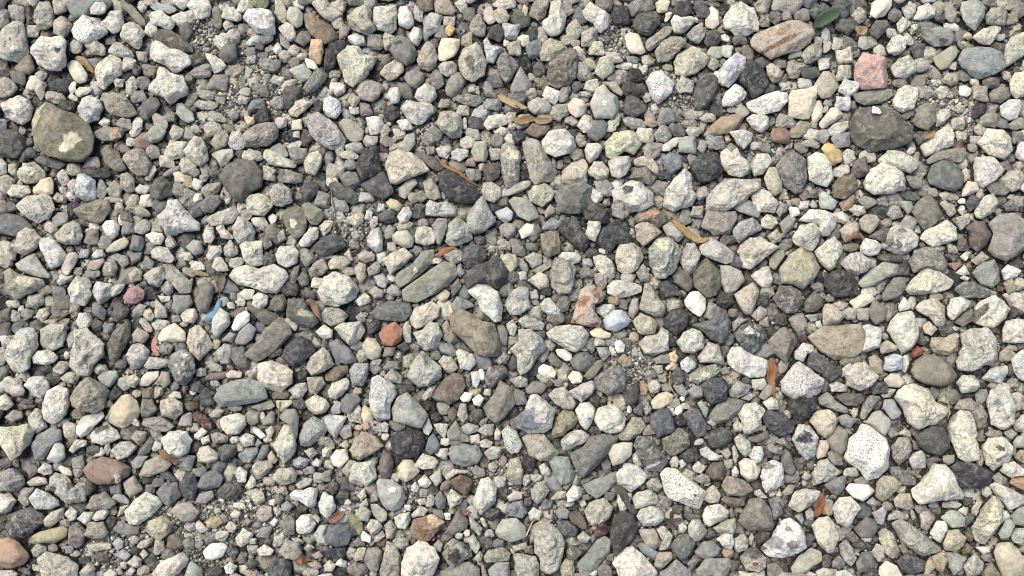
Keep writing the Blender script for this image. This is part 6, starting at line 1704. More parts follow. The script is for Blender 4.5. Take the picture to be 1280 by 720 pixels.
m 8a8a85 155 297 9 5 159 9 2.2
d 6f6d6a -289 -79 9 5 -161 12 2.8
c aba297 588 121 9 5 84 11 3.4
c d3cfc3 -276 371 8 6 156 11 3.5
c a89f94 529 50 11 4 -179 11 2.6
s b48a6b -413 -208 11 4 160 8 2.1
b c8ac8c -358 270 8 6 178 8 2.9
s a29d8f -341 254 8 6 176 10 3.0
c d2cbbc -482 187 7 6 161 12 3.6
m 7f7d76 117 -252 7 6 -178 11 3.1
d 73716d 356 -283 6 6 79 12 3.7
s 97938c 529 123 7 6 -169 10 2.8
m 9c9c96 -271 -264 7 6 176 8 3.1
c a39a91 -197 56 7 6 176 8 3.7
d 605f5e -509 -327 7 5 172 10 3.9
m 8a7d78 -566 -27 7 6 169 8 2.5
c bfb5ab -335 297 7 6 171 10 3.8
m 797a78 -320 302 7 6 172 9 2.7
c c0b9a7 634 276 7 6 78 9 3.5
m 8f9089 -400 148 7 6 171 11 3.0
c c2bbb0 308 182 7 6 -173 12 4.0
c b5afa4 -533 44 7 6 169 11 4.2
m 8d8a82 -111 83 7 6 178 11 3.3
d 74736f -40 62 7 6 179 9 3.9
c b9b7b0 13 16 7 6 90 9 4.3
w b9b6b3 94 33 7 6 -178 9 3.9
b 8f8074 -338 -29 7 6 -153 8 3.1
k a8a79f -186 -36 7 6 95 10 4.2
s b39c84 150 -60 7 6 86 10 2.9
s a79f99 27 -7 7 6 89 9 3.3
c a9a89a 262 -214 7 6 63 9 4.0
m 7a7b7c -436 -243 7 6 173 9 2.6
d 77706a 548 -257 7 5 -171 10 4.2
m 8b8682 450 -263 6 6 170 11 2.8
w bfb9ae 571 -246 7 6 74 10 3.4
c cdc6bb -517 213 7 6 180 11 3.4
b cda768 -80 336 8 6 82 12 3.1
c bdb4a5 -431 -127 7 6 80 12 3.8
c 7d7a78 379 121 7 6 82 11 3.1
c b3a99b 639 156 7 6 -166 12 4.3
w cac8be -45 -184 7 6 179 8 3.1
c b5aa9b 311 -41 7 6 -174 9 3.1
c b8b2a4 494 -18 7 6 78 11 3.4
m 6f6c69 445 -143 7 6 54 8 2.7
c 9b9a93 -518 323 8 6 175 8 3.2
s 97817c -52 161 7 6 180 11 3.4
c d7d1c5 -302 312 7 6 97 8 3.8
c c8c0b2 -367 344 7 6 175 9 3.8
w d2cbc3 -94 36 8 5 -165 9 2.7
m 8f8b80 134 -57 8 5 -179 8 2.3
c b9b2a6 -293 -234 8 5 160 10 2.6
s a9a79d 406 315 9 5 68 9 2.8
c c5bdb0 107 -66 8 5 -180 12 3.4
w bdb9ae 29 -230 8 5 -180 11 3.6
s 9c8a8a -11 -210 7 5 90 8 2.7
m 8d8d84 189 -122 8 5 161 9 2.5
m 807b74 566 -323 7 5 -178 11 2.1
b 877b68 -592 -144 10 4 179 10 2.1
s a9a4a0 628 327 8 5 172 10 3.0
m 7a7672 -375 148 8 5 168 12 2.5
m 7d756e 567 252 8 5 -177 7 2.6
d 73706a 142 -70 8 5 88 12 2.6
w d8d6d2 -201 230 7 6 167 9 3.4
c d0c6b8 -404 41 6 6 163 9 3.7
k a8a79f -107 -248 6 6 97 9 3.7
w ccc9c1 -203 -330 7 5 169 9 3.9
s cbc2b5 -395 116 6 6 123 9 3.5
s cfc6bd -300 89 6 6 146 9 3.4
c aaa497 184 -110 6 6 -141 10 3.7
m 8a8680 272 -30 6 6 49 11 2.4
m 7a7a78 -68 -188 9 4 180 10 2.2
w d0cbc0 -327 -263 8 4 165 9 2.3
s a49c96 -385 -170 6 6 143 8 3.4
c b9b2a4 -50 258 6 6 94 10 4.0
s c0bbb0 593 268 6 6 59 8 3.2
c a9a296 -389 141 6 6 121 9 3.6
m 949396 -102 225 6 6 100 24 3.0
c a09a93 -103 176 6 6 101 12 3.6
c a59c8f 583 180 6 6 56 11 3.2
c b0a79e -540 22 6 6 131 9 3.1
s b1a79a -494 105 6 6 126 8 2.9
m 90887e 357 110 6 6 58 8 3.0
m 959f9c -356 -15 6 6 131 10 2.4
m a39b90 -241 -67 6 6 135 8 2.6
d 5e5a57 196 -66 6 6 46 11 3.8
c a39d94 367 -118 6 5 -139 30 3.6
s c3b9b0 -430 -192 6 6 143 10 2.9
c b3a99d -492 -141 6 6 140 9 3.1
s 8a8a86 -413 -120 6 6 139 8 3.0
c bcb6a8 -221 -214 6 6 151 10 3.5
b 6f665f -613 -282 8 4 95 7 1.9
s 948c89 -346 -278 6 5 151 9 3.7
c bdb7ab -27 -295 6 5 176 10 3.3
m 8a8782 -613 188 6 6 124 9 3.0
m a59c8f -338 278 9 4 74 10 1.9
m 8b8b8b -528 -314 6 5 148 11 2.5
w b9b9b1 -381 -103 6 6 138 10 4.1
m 93898a -374 -309 6 5 152 10 3.3
c b3aca4 -200 -269 6 5 157 10 3.7
c c3bcae 335 -155 6 6 -142 8 3.1
b 8b7f75 20 -314 6 5 -178 11 3.6
c b9b0a2 394 321 7 6 83 11 2.9
c aca59a -409 248 7 6 171 8 3.1
b cdb595 -333 216 7 6 148 9 3.4
c cdc5b9 -179 93 7 5 93 11 2.8
d 6d6b67 19 -258 6 5 68 11 2.7
c d6d2c2 519 341 7 5 -146 7 2.6
k 807c74 120 324 7 5 -179 10 2.6
c b1aba3 172 246 7 5 88 11 3.1
c a9a298 -312 78 7 5 178 9 2.9
c a8a39a 44 35 7 5 -180 10 2.5
c b5ad9e -364 -69 7 5 95 9 2.8
b 7a5a4c 358 -61 7 5 -177 8 3.0
b 9f9687 590 -119 7 5 -176 8 2.9
w ccc6bd -282 -269 6 5 94 8 3.4
m 8c8780 -307 -285 6 5 72 7 2.5
c b9aea3 -49 -256 6 5 91 8 3.1
k a5a18f -135 -296 7 5 179 8 2.9
c b8b5a8 -402 205 7 5 147 10 2.8
w bdbbb5 94 252 9 4 175 7 2.1
w d2d1cb -230 42 8 4 -170 9 2.3
w b9b9b6 -164 103 6 5 79 11 3.6
s 9a9d9c 151 -79 6 5 84 8 3.0
s a79c90 -458 -129 6 5 166 10 2.7
c c3bcb0 -269 301 7 5 177 11 3.5
m 7e7e78 262 373 8 4 170 9 2.1
c bdb4a2 17 362 9 4 90 11 2.5
b c3a891 243 209 8 4 69 7 2.2
c aea79b -313 -341 7 4 179 9 2.9
m 9a968a -256 -48 8 4 179 8 2.1
w d2d2cc -37 -106 8 4 90 11 2.5
k a8a59f -489 -195 7 4 96 12 2.6
m 9c9486 200 287 7 5 -179 8 1.8
s c5b8a5 -60 212 9 3 86 10 2.2
w e3ddd5 505 176 7 4 -148 11 2.5
c cdc7ba -560 246 7 4 157 10 3.0
s e1dcd2 456 223 6 5 -177 29 2.2
s c5bcad -154 -181 5 5 153 8 3.3
s 8c8580 261 -101 6 5 -176 10 2.6
d 78787a -116 -82 6 5 178 10 2.8
s a99a8e -188 -126 6 5 177 11 3.0
d 66625f 46 -116 6 5 89 10 3.1
w b5aeab -195 67 6 5 94 11 2.8
s a9a295 82 319 6 5 -178 11 2.6
c c4bdae -46 257 6 5 107 9 3.5
m 8e8d89 126 273 6 5 -177 11 2.3
s b8b3a3 565 288 6 5 66 11 2.5
c b8b1a8 0 209 6 5 180 8 3.3
c b6aa9c 342 118 6 5 162 8 3.1
c cac5b5 565 100 6 5 79 9 3.3
k bab5ab 490 41 6 5 -172 9 3.5
c c2bbb0 -339 -6 6 5 175 8 2.6
m 8d8c8a -415 -37 6 5 173 9 2.3
c a59c8e 393 -12 6 5 -174 12 3.3
c bab3a6 -330 -194 6 5 150 11 2.9
c c6bdad -336 -185 6 5 175 11 3.3
s d6d3cb 203 -150 6 5 85 10 2.4
s 9c958b 605 -199 6 5 -172 10 3.0
m 85857f -548 -312 6 5 173 10 2.5
b 94897d -536 -283 6 5 173 9 2.9
w b7b4ae -565 -335 6 4 173 11 2.9
k 8d8980 117 -323 5 5 87 10 2.8
w c9c4b8 425 -301 6 5 -174 10 2.6
c b3a996 468 -244 6 5 -174 11 2.9
c a7a096 -622 202 6 5 101 9 2.9
c b0a899 -479 -269 6 5 102 8 2.6
m 989890 -138 -119 6 5 93 7 2.2
m 8b8b82 -57 -183 6 5 179 11 2.4
s 8a8389 -167 -210 6 5 94 8 3.1
k 8f8c86 57 -116 6 5 -179 9 2.7
w c9c5b9 -81 -187 6 5 179 11 2.6
s 8b8279 387 -203 6 5 81 9 2.4
w c5c3ba 194 -150 6 5 119 8 2.9
w bcbab0 -108 -258 6 4 179 11 3.1
w d9d6ce 275 327 7 5 159 8 2.5
s b0a07f 588 329 6 5 -165 9 3.0
m a09d91 616 -73 7 4 172 7 1.6
c c6beb3 417 -152 7 4 86 10 2.5
m 9f9d96 61 159 7 4 89 9 2.1
c a39c91 53 158 7 4 89 11 2.8
s c7bfae 202 356 7 4 66 9 1.9
w d4cec5 -490 87 8 3 94 11 2.0
w d2cfc4 124 -77 7 4 119 8 2.5
w a9a69e -257 -303 8 3 165 9 2.2
s b8b8b4 227 -187 6 4 -169 10 2.1
s a59d92 280 231 6 5 -166 9 2.3
s 97908a 403 239 6 5 -176 9 2.4
c 9c8f84 289 238 6 5 -177 10 2.5
s c1beb5 114 48 6 4 160 8 2.3
b 8a5c44 433 -125 5 5 -139 11 2.6
c b9b3a7 -309 -304 5 4 154 12 3.2
c c5bfae -273 197 5 5 113 12 3.2
c bfb7ab -503 -318 5 4 149 9 2.6
s 83817a 292 310 5 5 71 8 2.4
m 9fa098 379 107 5 5 57 9 2.6
c cdc4b5 -457 -164 5 5 141 11 3.5
c cdc5b5 -30 -127 5 5 165 8 3.0
c bbb3a9 -462 -332 5 4 150 12 2.8
m 83807e -578 -339 5 4 148 9 2.4
c c1bab2 -347 -21 5 5 131 12 3.2
b 7f7b73 314 68 5 5 57 7 2.7
w d6d6d6 -390 -127 5 4 -176 8 2.3
s a69e96 -38 155 6 4 90 11 2.3
s d3cbbd -7 320 5 5 90 8 2.8
s c0a48f 274 194 6 4 106 8 2.3
k 97948b -345 -9 6 4 94 12 2.8
m a1a39e -363 -117 6 4 178 10 2.0
c c0b9b0 -166 -91 6 4 179 11 2.3
b 8b4b3c 607 0 6 4 -177 9 2.5
c b5ab9c -470 -230 6 4 96 23 2.9
s b9b0a8 -304 -157 6 4 94 8 2.2
c c0b7a8 -297 -184 6 4 178 9 2.5
k a7a59a -35 -163 6 4 -151 8 2.8
c b9b4a6 211 -144 6 4 -179 9 2.2
w bab6aa -522 -319 6 4 177 8 2.8
w bcb8ac -387 -299 6 4 178 8 2.8
m 9b9790 506 -262 6 4 -177 11 1.9
c c3bbaf -365 77 6 4 -160 10 2.4
s cdcac2 -54 -295 5 4 91 9 2.2
w c5c2b8 -125 -265 5 4 -166 11 2.9
c b4ada0 399 230 5 4 80 11 3.1
w d2cfc4 -77 -275 5 4 94 12 2.8
c bab6aa -63 -298 5 4 179 12 2.8
k 9a9691 119 109 5 5 -176 9 2.9
s d5cebc 565 111 5 4 -162 11 2.2
c c2bdb1 70 -261 6 3 -165 9 2.0
m 96928a 481 -274 6 3 107 10 1.7
w d0cfcb 143 -148 6 3 88 10 2.0
s c4bdae -288 -259 4 4 152 11 2.5
c c7ae9f -186 -170 5 4 178 8 2.1
b 9f907c 529 204 5 4 66 8 2.2
m 9b938c 57 99 5 4 89 8 2.0
s b7a697 540 22 5 4 -173 7 2.4
c aaa299 409 98 5 4 83 8 2.2
c b2ab9d 629 117 5 4 -172 8 2.7
w d6d0c6 -547 -82 5 4 100 9 2.8
s aa9f93 -404 -44 5 4 175 10 2.4
w c9c6bc 378 -44 5 4 103 11 2.1
c b3aca0 459 -59 5 4 81 11 2.8
d 716c68 112 -137 5 4 88 10 2.4
c b0a79d -467 -339 5 4 100 10 2.2
c bdb6ac -354 -269 5 4 176 9 2.6
m 7d7d76 89 -253 5 4 -179 10 2.0
w c6c1b8 97 -341 5 4 -179 11 2.1
s d0c8bc -608 -24 4 4 157 8 2.1
s b9ada2 -357 111 4 4 107 11 2.4
d 6c6764 430 66 6 3 86 8 2.0
w c9c4b8 87 -74 6 3 -180 10 1.8
c b1aaa0 -491 -342 6 3 179 9 1.9
s c0b0a8 -258 -224 6 3 179 7 1.7
b b38a72 -401 -122 6 3 94 7 1.9
w b8aca3 -13 60 6 3 -170 9 1.7
c c6c6ba -34 -282 6 3 111 10 1.7
w cac4ba -197 -259 4 4 157 11 2.2
c c8c0b2 237 350 4 4 75 10 2.6
w b0afa9 353 -236 4 4 -148 9 2.1
s 97918c -25 50 4 4 96 8 2.1
w dcdad5 -119 22 4 3 93 17 2.6
w cfcac0 548 -49 5 3 172 7 2.0
s d8d5cd 208 -135 4 3 87 11 1.9
c b7b0a6 99 -289 4 3 -179 9 2.1
s c7bfb2 -349 -256 3 3 149 7 1.8"""
# natural marks, plus a lit facet and hole shade painted as colour: x, y, half axes, angle, colour
PATCH = """-575 302 3.9 3.2 0 55504a
346 316 31.9 3.2 27 8f6558
345 330 11.2 4.7 35 a5836f
572 -32 16.9 4.5 48 6f6864
-272 81 3.9 5.6 0 ddd0b4
143 122 6.8 5.8 0 5f5b58
300 17 2.8 2.8 0 6c6560
301 6 2.6 2.2 0 6c6560
307 16 1.9 1.9 0 6c6560
467 57 3.9 5.1 0 827e78
477 53 3.4 5.4 20 827e78
482 71 7.5 3.0 0 8f8b80
310 -304 8.9 6.8 0 9b9ca2
330 -306 8.0 5.8 0 989189
316 -282 3.8 2.8 0 85858a
297 -311 5.4 2.4 -10 76767a
326 -288 3.8 2.8 0 8f8a84
351 -183 8.9 5.4 -10 4d4e5a
355 -178 5.6 3.8 -30 62646e
585 -140 3.6 3.4 0 98919f
596 -157 3.4 2.8 0 a39c9a
16 -160 14.1 12.7 30 8b93a1
281 287 11.2 12.2 -30 b0b4c6
289 -53 6.0 4.7 0 d5d6cf
299 -58 2.4 2.8 0 cfd0ca
-398 -83 3.4 3.2 0 cfccbe
-406 -95 2.2 2.1 0 cfccbe
-393 -106 3.8 3.2 0 d2cfc2
-397 -95 2.1 1.9 0 cfccbe
-401 -104 1.9 1.9 0 cfccbe
-386 -95 2.2 2.2 0 cfccbe
-253 -32 9.4 4.5 -5 b9b29c
-600 150 15.0 2.1 15 e2dacd
-550 184 7.5 13.1 -25 cfc3a2
-558 174 5.6 4.7 0 d8cdb0
-598 217 5.6 17.8 -22 b3a986
-578 213 11.2 10.3 0 8f8768
-490 75 2.8 2.8 0 45413f
-68 -319 7.9 8.9 -40 4a4b4d
-54 -312 5.1 3.9 0 555658
-131 -278 2.1 2.2 0 55534e
-127 -283 1.9 2.2 0 55534e
-133 -273 1.7 1.7 0 55534e
-126 -274 1.3 1.3 0 55534e
-91 -278 11.2 7.0 -20 cdb089
-109 -293 8.4 5.6 0 8a6a4e
-143 -243 4.1 2.8 0 cfccc6
28 -241 1.1 11.2 -15 cfcfc2
38 -246 8.4 0.9 10 cfcfc2
-1 170 10.8 7.0 -10 d3cdb0
-1 144 3.8 2.2 0 d5d3cf
284 -315 12.7 8.0 -10 756f69
287 -329 3.9 2.4 0 a5664a
185 53 6.9 8.6 0 c9c4a4
179 19 8.9 6.0 0 c4c0aa
-594 7 13.6 7.7 -10 cfc7a6
-557 -61 8.9 6.8 0 a0a591
-172 211 6.0 2.8 0 98948f
-591 -53 6.8 4.9 0 c4c2c8
306 146 12.2 6.8 20 7f8286
236 -106 4.9 3.4 0 dbd7ca
168 -215 8.9 1.9 25 d6d3cc
531 -156 8.9 5.8 40 9b978e
572 -274 7.5 30.9 -24 cfc4a4
443 -307 8.9 10.3 20 cbbd98
-436 116 13.1 4.7 0 7c675c
171 92 13.1 4.7 18 b58c6a
-579 287 3.4 2.4 0 bab6ae
-53 288 5.6 10.3 10 877d6c
87 -17 8.4 5.6 50 a8705e
103 -8 4.7 8.4 20 a5755c
97 -47 10.3 3.2 15 9a6258
75 -42 3.8 4.7 0 a06a60
86 -30 5.6 3.8 0 c99f8a
-133 157 8.4 6.6 -30 d3c8b8
307 -215 5.6 4.7 0 8b8b8b
410 -241 5.6 3.4 0 b8aea4
-144 316 5.6 2.8 0 5a5956
366 -312 6.6 4.7 0 b0aca4
217 -249 2.1 1.9 0 6c6a66
501 339 2.8 2.1 0 6c6a60
551 318 5.6 4.7 0 5c5d5a
-332 351 6.6 8.4 -30 c5ccda
-497 -165 8.4 14.1 -35 77736b
505 -288 2.2 1.9 0 4a4844
582 -194 4.1 3.2 -30 77705f
580 -208 3.8 2.8 0 938b7c
116 235 2.4 3.6 -10 e4e1d8
-414 227 5.6 2.4 -10 8f8d86
474 -24 2.4 2.2 0 e0ddd4
463 -22 3.4 2.8 0 e2dfd6
556 -257 7.5 5.6 0 a3a097
154 217 3.8 2.8 0 707070
473 -142 5.6 3.8 -10 b3a8ae
490 -158 8.4 3.2 -10 b8ad9c"""

PATCHES = []
for l in PATCH.split('\n'):
    a = l.split()
    PATCHES.append(tuple(map(float, a[:5])) + (stone_colour(a[5]),))


# ------------------------------------------------------------------ stone shapes
def icosphere(sub):
    t = (1 + 5 ** 0.5) / 2
    v = [(-1, t, 0), (1, t, 0), (-1, -t, 0), (1, -t, 0), (0, -1, t), (0, 1, t), (0, -1, -t), (0, 1, -t), (t, 0, -1), (t, 0, 1), (-t, 0, -1), (-t, 0, 1)]
    f = [(0, 11, 5), (0, 5, 1), (0, 1, 7), (0, 7, 10), (0, 10, 11), (1, 5, 9), (5, 11, 4), (11, 10, 2), (10, 7, 6), (7, 1, 8),
         (3, 9, 4), (3, 4, 2), (3, 2, 6), (3, 6, 8), (3, 8, 9), (4, 9, 5), (2, 4, 11), (6, 2, 10), (8, 6, 7), (9, 8, 1)]
    v = [np.array(p) / np.linalg.norm(p) for p in v]
    for _ in range(sub):
        cache = {}
        nf = []

        def mid(a, b):
            k = (a, b) if a < b else (b, a)
            if k not in cache:
                p = v[a] + v[b]
                v.append(p / np.linalg.norm(p))
                cache[k] = len(v) - 1
            return cache[k]
        for a, b, c in f:
            x, y, z = mid(a, b), mid(b, c), mid(c, a)
            nf += [(a, x, z), (b, y, x), (c, z, y), (x, y, z)]
        f = nf
    return np.array(v), np.array(f, dtype=np.int32)


ICO = {s: icosphere(s) for s in range(6)}
NTH = 180
TH = np.arange(NTH) * 2 * np.pi / NTH
UT = np.stack([np.cos(TH), np.sin(TH)], 1)


def radial(P, c):
    """distance from c to the outline in NTH directions"""
    A = P - c
    B = np.roll(A, -1, 0)
    E = B - A
    r = np.zeros(NTH)
    for a, e in zip(A, E):
        den = UT[:, 0] * e[1] - UT[:, 1] * e[0]
        den = np.where(np.abs(den) < 1e-9, 1e-9, den)
        t = (a[0] * e[1] - a[1] * e[0]) / den
        s = (a[0] * UT[:, 1] - a[1] * UT[:, 0]) / den
        ok = (s >= -1e-6) & (s <= 1 + 1e-6) & (t > 0)
        r = np.where(ok & (t > r), t, r)
    return np.maximum(r, 0.5)


def smooth_ring(r, sig):
    k = np.fft.rfftfreq(NTH) * NTH
    return np.fft.irfft(np.fft.rfft(r) * np.exp(-(k * sig) ** 2 / 2), NTH)


STYLE = {  # planes, sharpness, lump amplitude, ring smoothing
    'c': (8, 30, 0.075, 0.02), 'w': (8, 36, 0.06, 0.018), 'g': (8, 34, 0.05, 0.02), 's': (7, 16, 0.018, 0.04), 'd': (8, 40, 0.075, 0.015),
    'b': (8, 36, 0.055, 0.02), 'm': (7, 50, 0.026, 0.015), 'k': (8, 26, 0.095, 0.025), 'r': (5, 50, 0.045, 0.015)}


def rock(kind, r, hz, sub, rng, lump=1.0):
    """vertices of one stone: outline r(theta) seen from above, half height hz, worn facets and lumps"""
    D, F = ICO[sub]
    npl, p, amp, sg = STYLE[kind]
    p = p * rng.uniform(0.7, 1.3)
    r = smooth_ring(r, sg)
    r = r * (1 + amp * 0.5 * sum(rng.uniform(-1, 1) / k ** 0.6 * np.cos(k * TH + rng.uniform(0, 6.3)) for k in (5, 7, 9, 13, 17, 23)))
    # facets: one broad worn top, a belt of inclined flats, a flatter underside
    el = np.concatenate([[rng.uniform(1.05, 1.55)], rng.uniform(0.15, 1.1, npl), [-1.4], rng.uniform(-0.9, -0.3, 4)])
    az = np.concatenate([rng.uniform(0, 6.28, 1), np.arange(npl) * 6.283 / npl + rng.uniform(-.7, .7, npl), [0.0], rng.uniform(0, 6.28, 4)])
    of = np.concatenate([[rng.uniform(0.60, 0.92)], rng.uniform(0.66, 1.0, npl), [0.8], rng.uniform(0.75, 1.0, 4)])
    PN = np.stack([np.cos(el) * np.cos(az), np.cos(el) * np.sin(az), np.sin(el)], 1) / of[:, None]
    q = np.maximum(D @ PN.T, 0) ** p
    s = (q.sum(1) + 1.0) ** (-1 / p)
    V = D * s[:, None]
    rho = np.hypot(V[:, 0], V[:, 1])
    th = np.arctan2(V[:, 1], V[:, 0]) % (2 * np.pi)
    ti = np.minimum((th / (2 * np.pi) * NTH).astype(int), NTH - 1)
    fr = th / (2 * np.pi) * NTH - ti
    # widest reach of the facetted body in every direction
    reach = np.zeros(NTH)
    for e in (0.0, 0.15, -0.15, 0.3):
        d = np.stack([UT[:, 0] * math.cos(e), UT[:, 1] * math.cos(e), np.full(NTH, math.sin(e))], 1)
        reach = np.maximum(reach, ((np.maximum(d @ PN.T, 0) ** p).sum(1) + 1.0) ** (-1 / p) * math.cos(e))
    rr = r / np.maximum(reach, 0.3)
    R = rr[ti] * (1 - fr) + rr[(ti + 1) % NTH] * fr
    out = np.empty_like(V)
    out[:, 0] = np.cos(th) * rho * R
    out[:, 1] = np.sin(th) * rho * R
    out[:, 2] = V[:, 2] * hz * 1.12
    size = float(np.sqrt(r.mean() * hz))
    if amp:
        n = np.zeros(len(D))
        for k in range(14):
            fq = rng.uniform(2.0, 4.5) * 1.42 ** (k // 2)
            w_ = rng.normal(size=3)
            w_ *= fq / np.linalg.norm(w_)
            g = np.sin(D @ w_ + rng.uniform(0, 6.3))
            n += (g if k % 3 else 1 - 2 * np.abs(g)) * (2.0 / fq) ** 0.75
        side = np.clip(np.abs(D[:, 2]) * 1.6, 0.35, 1)
        out += D * (n * amp * lump * size * 0.75 * side)[:, None]
    return out, F


HM_X0, HM_Y0, HM_S = -1100, -800, 2.0
HM = np.zeros((int(1600 / HM_S), int(2200 / HM_S)), np.float32)      # tops of what lies there, for leaves and twigs


def splat(V):
    ix = ((V[:, 0] - HM_X0) / HM_S).astype(int)
    iy = ((V[:, 1] - HM_Y0) / HM_S).astype(int)
    ok = (ix >= 0) & (iy >= 0) & (ix < HM.shape[1]) & (iy < HM.shape[0])
    np.maximum.at(HM, (iy[ok], ix[ok]), V[ok, 2])


def top_at(x, y, rad=2):
    ix, iy = int((x - HM_X0) / HM_S), int((y - HM_Y0) / HM_S)
    return float(HM[max(iy - rad, 0):iy + rad + 1, max(ix - rad, 0):ix + rad + 1].max())


def mesh_from(name, V, F, tint=None, mats=(), mi=None):
    me = bpy.data.meshes.new(name)
    me.vertices.add(len(V))
    me.vertices.foreach_set('co', (np.asarray(V) / 1000).astype(np.float32).ravel())
    me.loops.add(F.size)
    me.loops.foreach_set('vertex_index', F.astype(np.int32).ravel())
    k = F.shape[1]
    me.polygons.add(len(F))
    me.polygons.foreach_set('loop_start', np.arange(0, F.size, k, dtype=np.int32))
    me.polygons.foreach_set('use_smooth', np.ones(len(F), bool))
    for m in mats:
        me.materials.append(m)
    if mi is not None:
        me.polygons.foreach_set('material_index', mi.astype(np.int32))
    me.update(calc_edges=True)
    if tint is not None:
        at = me.attributes.new('tint', 'FLOAT_COLOR', 'POINT')
        at.data.foreach_set('color', np.concatenate([tint, np.ones((len(tint), 1))], 1).astype(np.float32).ravel())
    return me


def centroid(P):
    x, y = P[:, 0], P[:, 1]
    x1, y1 = np.roll(x, -1), np.roll(y, -1)
    cr = x * y1 - x1 * y
    a = cr.sum() / 2
    if abs(a) < 1:
        return P.mean(0)
    return np.array([((x + x1) * cr).sum(), ((y + y1) * cr).sum()]) / (6 * a)


def paint(V, c, col, rng):
    """inclusions, crusts and bands, plus painted hole shade and a lit facet, as vertex albedo"""
    T = np.repeat(col[None], len(V), 0)
    for (px, py, a, b, ang, pc) in PATCHES:
        if abs(px - c[0]) > 75 or abs(py - c[1]) > 75:
            continue
        d = V[:, :2] - (px, py)
        ca, sa = math.cos(math.radians(ang)), math.sin(math.radians(ang))
        u, v = d[:, 0] * ca + d[:, 1] * sa, -d[:, 0] * sa + d[:, 1] * ca
        q = np.hypot(u / a, v / b)
        t = np.arctan2(v, u)
        q = q * (1 + 0.12 * np.sin(3 * t + px) + 0.1 * np.sin(5 * t + py) + 0.06 * np.sin(9 * t + px + py))
        k = (np.clip((1.12 - q) / 0.24, 0, 1) * (V[:, 2] > 2))[:, None]
        T = T * (1 - k) + pc * k
    return T


GROUP = 'loose stones of the gravel bed'
OCC_X0, OCC_Y0, OCC_W, OCC_H = -960, -690, 1920, 1380
OCC = np.zeros((OCC_H, OCC_W), bool)


def occupy(c, r, grow=1.0):
    m = int(r.max() * grow) + 2
    x0, y0 = int(c[0] - OCC_X0) - m, int(c[1] - OCC_Y0) - m
    xs, ys = np.meshgrid(np.arange(x0, x0 + 2 * m + 1), np.arange(y0, y0 + 2 * m + 1))
    dx, dy = xs + OCC_X0 - c[0], ys + OCC_Y0 - c[1]
    ti = ((np.arctan2(dy, dx) % (2 * np.pi)) / (2 * np.pi) * NTH).astype(int) % NTH
    ins = np.hypot(dx, dy) <= r[ti] * grow
    ok = ins & (xs >= 0) & (ys >= 0) & (xs < OCC_W) & (ys < OCC_H)
    OCC[ys[ok], xs[ok]] = True


PATCH_XY = np.array([p[:2] for p in PATCHES])
KIND_NAME = (('brick', 'brick_fragment', 'brick'), ('pebble', 'pebble', 'pebble'))
PALETTE = []
for si, line in enumerate(STONES.split('\n')):
    kind, colr, zz, pts, label = line.split('|')
    z, hz = map(float, zz.split())
    P = np.array([[float(v) for v in p.split(',')] for p in pts.split()])
    rng = np.random.default_rng(1000 + si)
    c = centroid(P)
    r = radial(P, c)
    big = r.mean() > 21 or (np.abs(PATCH_XY - c).max(1) < r.mean()).any()
    V, F = rock(kind, r, hz, 5 if big else 4, rng)
    V = V + (c[0], c[1], z)
    col = stone_colour(colr)
    PALETTE.append((kind, col))
    T = paint(V, c, col, rng)
    splat(V)
    occupy(c, r)
    nm, cat = 'stone', 'stone'
    for word, n_, c_ in KIND_NAME:
        if word == 'brick' and 'brick fragment in' not in label:
            continue
        if word in label.split(' ')[:4] or (word == 'brick' and word in label):
            nm, cat = n_, c_
            break
    origin = np.array([c[0], c[1], z - hz])
    ob = bpy.data.objects.new(nm, mesh_from(nm, V - origin, F, T, [MATS[kind]]))
    ob.location = origin / 1000
    COL.objects.link(ob)
    ob['label'] = label
    ob['category'] = cat
    ob['group'] = GROUP

# ------------------------------------------------------------------ the rest of the gravel: one mass
GV, GF, GT, GM, gofs = [], [], [], [], 0


def add_gravel(kind, c, r, z, hz, col, sub, rng):
    global gofs
    V, F = rock(kind, r, hz, sub, rng)
    V = V + (c[0], c[1], z)
    GV.append(V)
    GF.append(F + gofs)
    GT.append(np.repeat(col[None], len(V), 0))
    GM.append(np.full(len(F), KEYS.index(kind)))
    gofs += len(V)
    splat(V)
    occupy(c, r)


for si, line in enumerate(MED.split('\n')):
    a = line.split(' ')
    z, hz = float(a[2]), float(a[3])
    P = np.array([[float(v) for v in p.split(',')] for p in a[4:]])
    c = centroid(P)
    r = radial(P, c)
    col = stone_colour(a[1])
    PALETTE.append((a[0], col))
    add_gravel(a[0], c, r, z, hz, col, 3, np.random.default_rng(5000 + si))


def ellipse_ring(ra, rb, ang, rng, wob=0.10):
    t = TH - math.radians(ang)
    r = ra * rb / np.hypot(rb * np.cos(t), ra * np.sin(t))
    n = rng.integers(4, 7)                                          # angular outline: a few straight sides
    cor = np.arange(n) * 2 * np.pi / n + rng.uniform(-0.4, 0.4, n)
    q = (np.maximum(np.cos(TH[:, None] - cor[None]), 0) ** 24).sum(1) ** (1 / 24)
    g = 1 / np.maximum(q, 0.5)
    g = np.minimum(g, 1.45)
    r = r * (g / g.mean())
    return r * (1 + wob * sum(rng.uniform(-1, 1) / k * np.cos(k * TH + rng.uniform(0, 6.3)) for k in (2, 3, 5)))


for si, line in enumerate(SMALL.split('\n')):
    a = line.split(' ')
    x, y, ra, rb, an, z, hz = map(float, a[2:])
    rng = np.random.default_rng(9000 + si)
    col = stone_colour(a[1])
    PALETTE.append((a[0], col))
    add_gravel(a[0], np.array([x, y]), ellipse_ring(ra, rb, an, rng), z, hz, col, 3 if ra > 5.5 else 2, rng)

rng = np.random.default_rng(77)


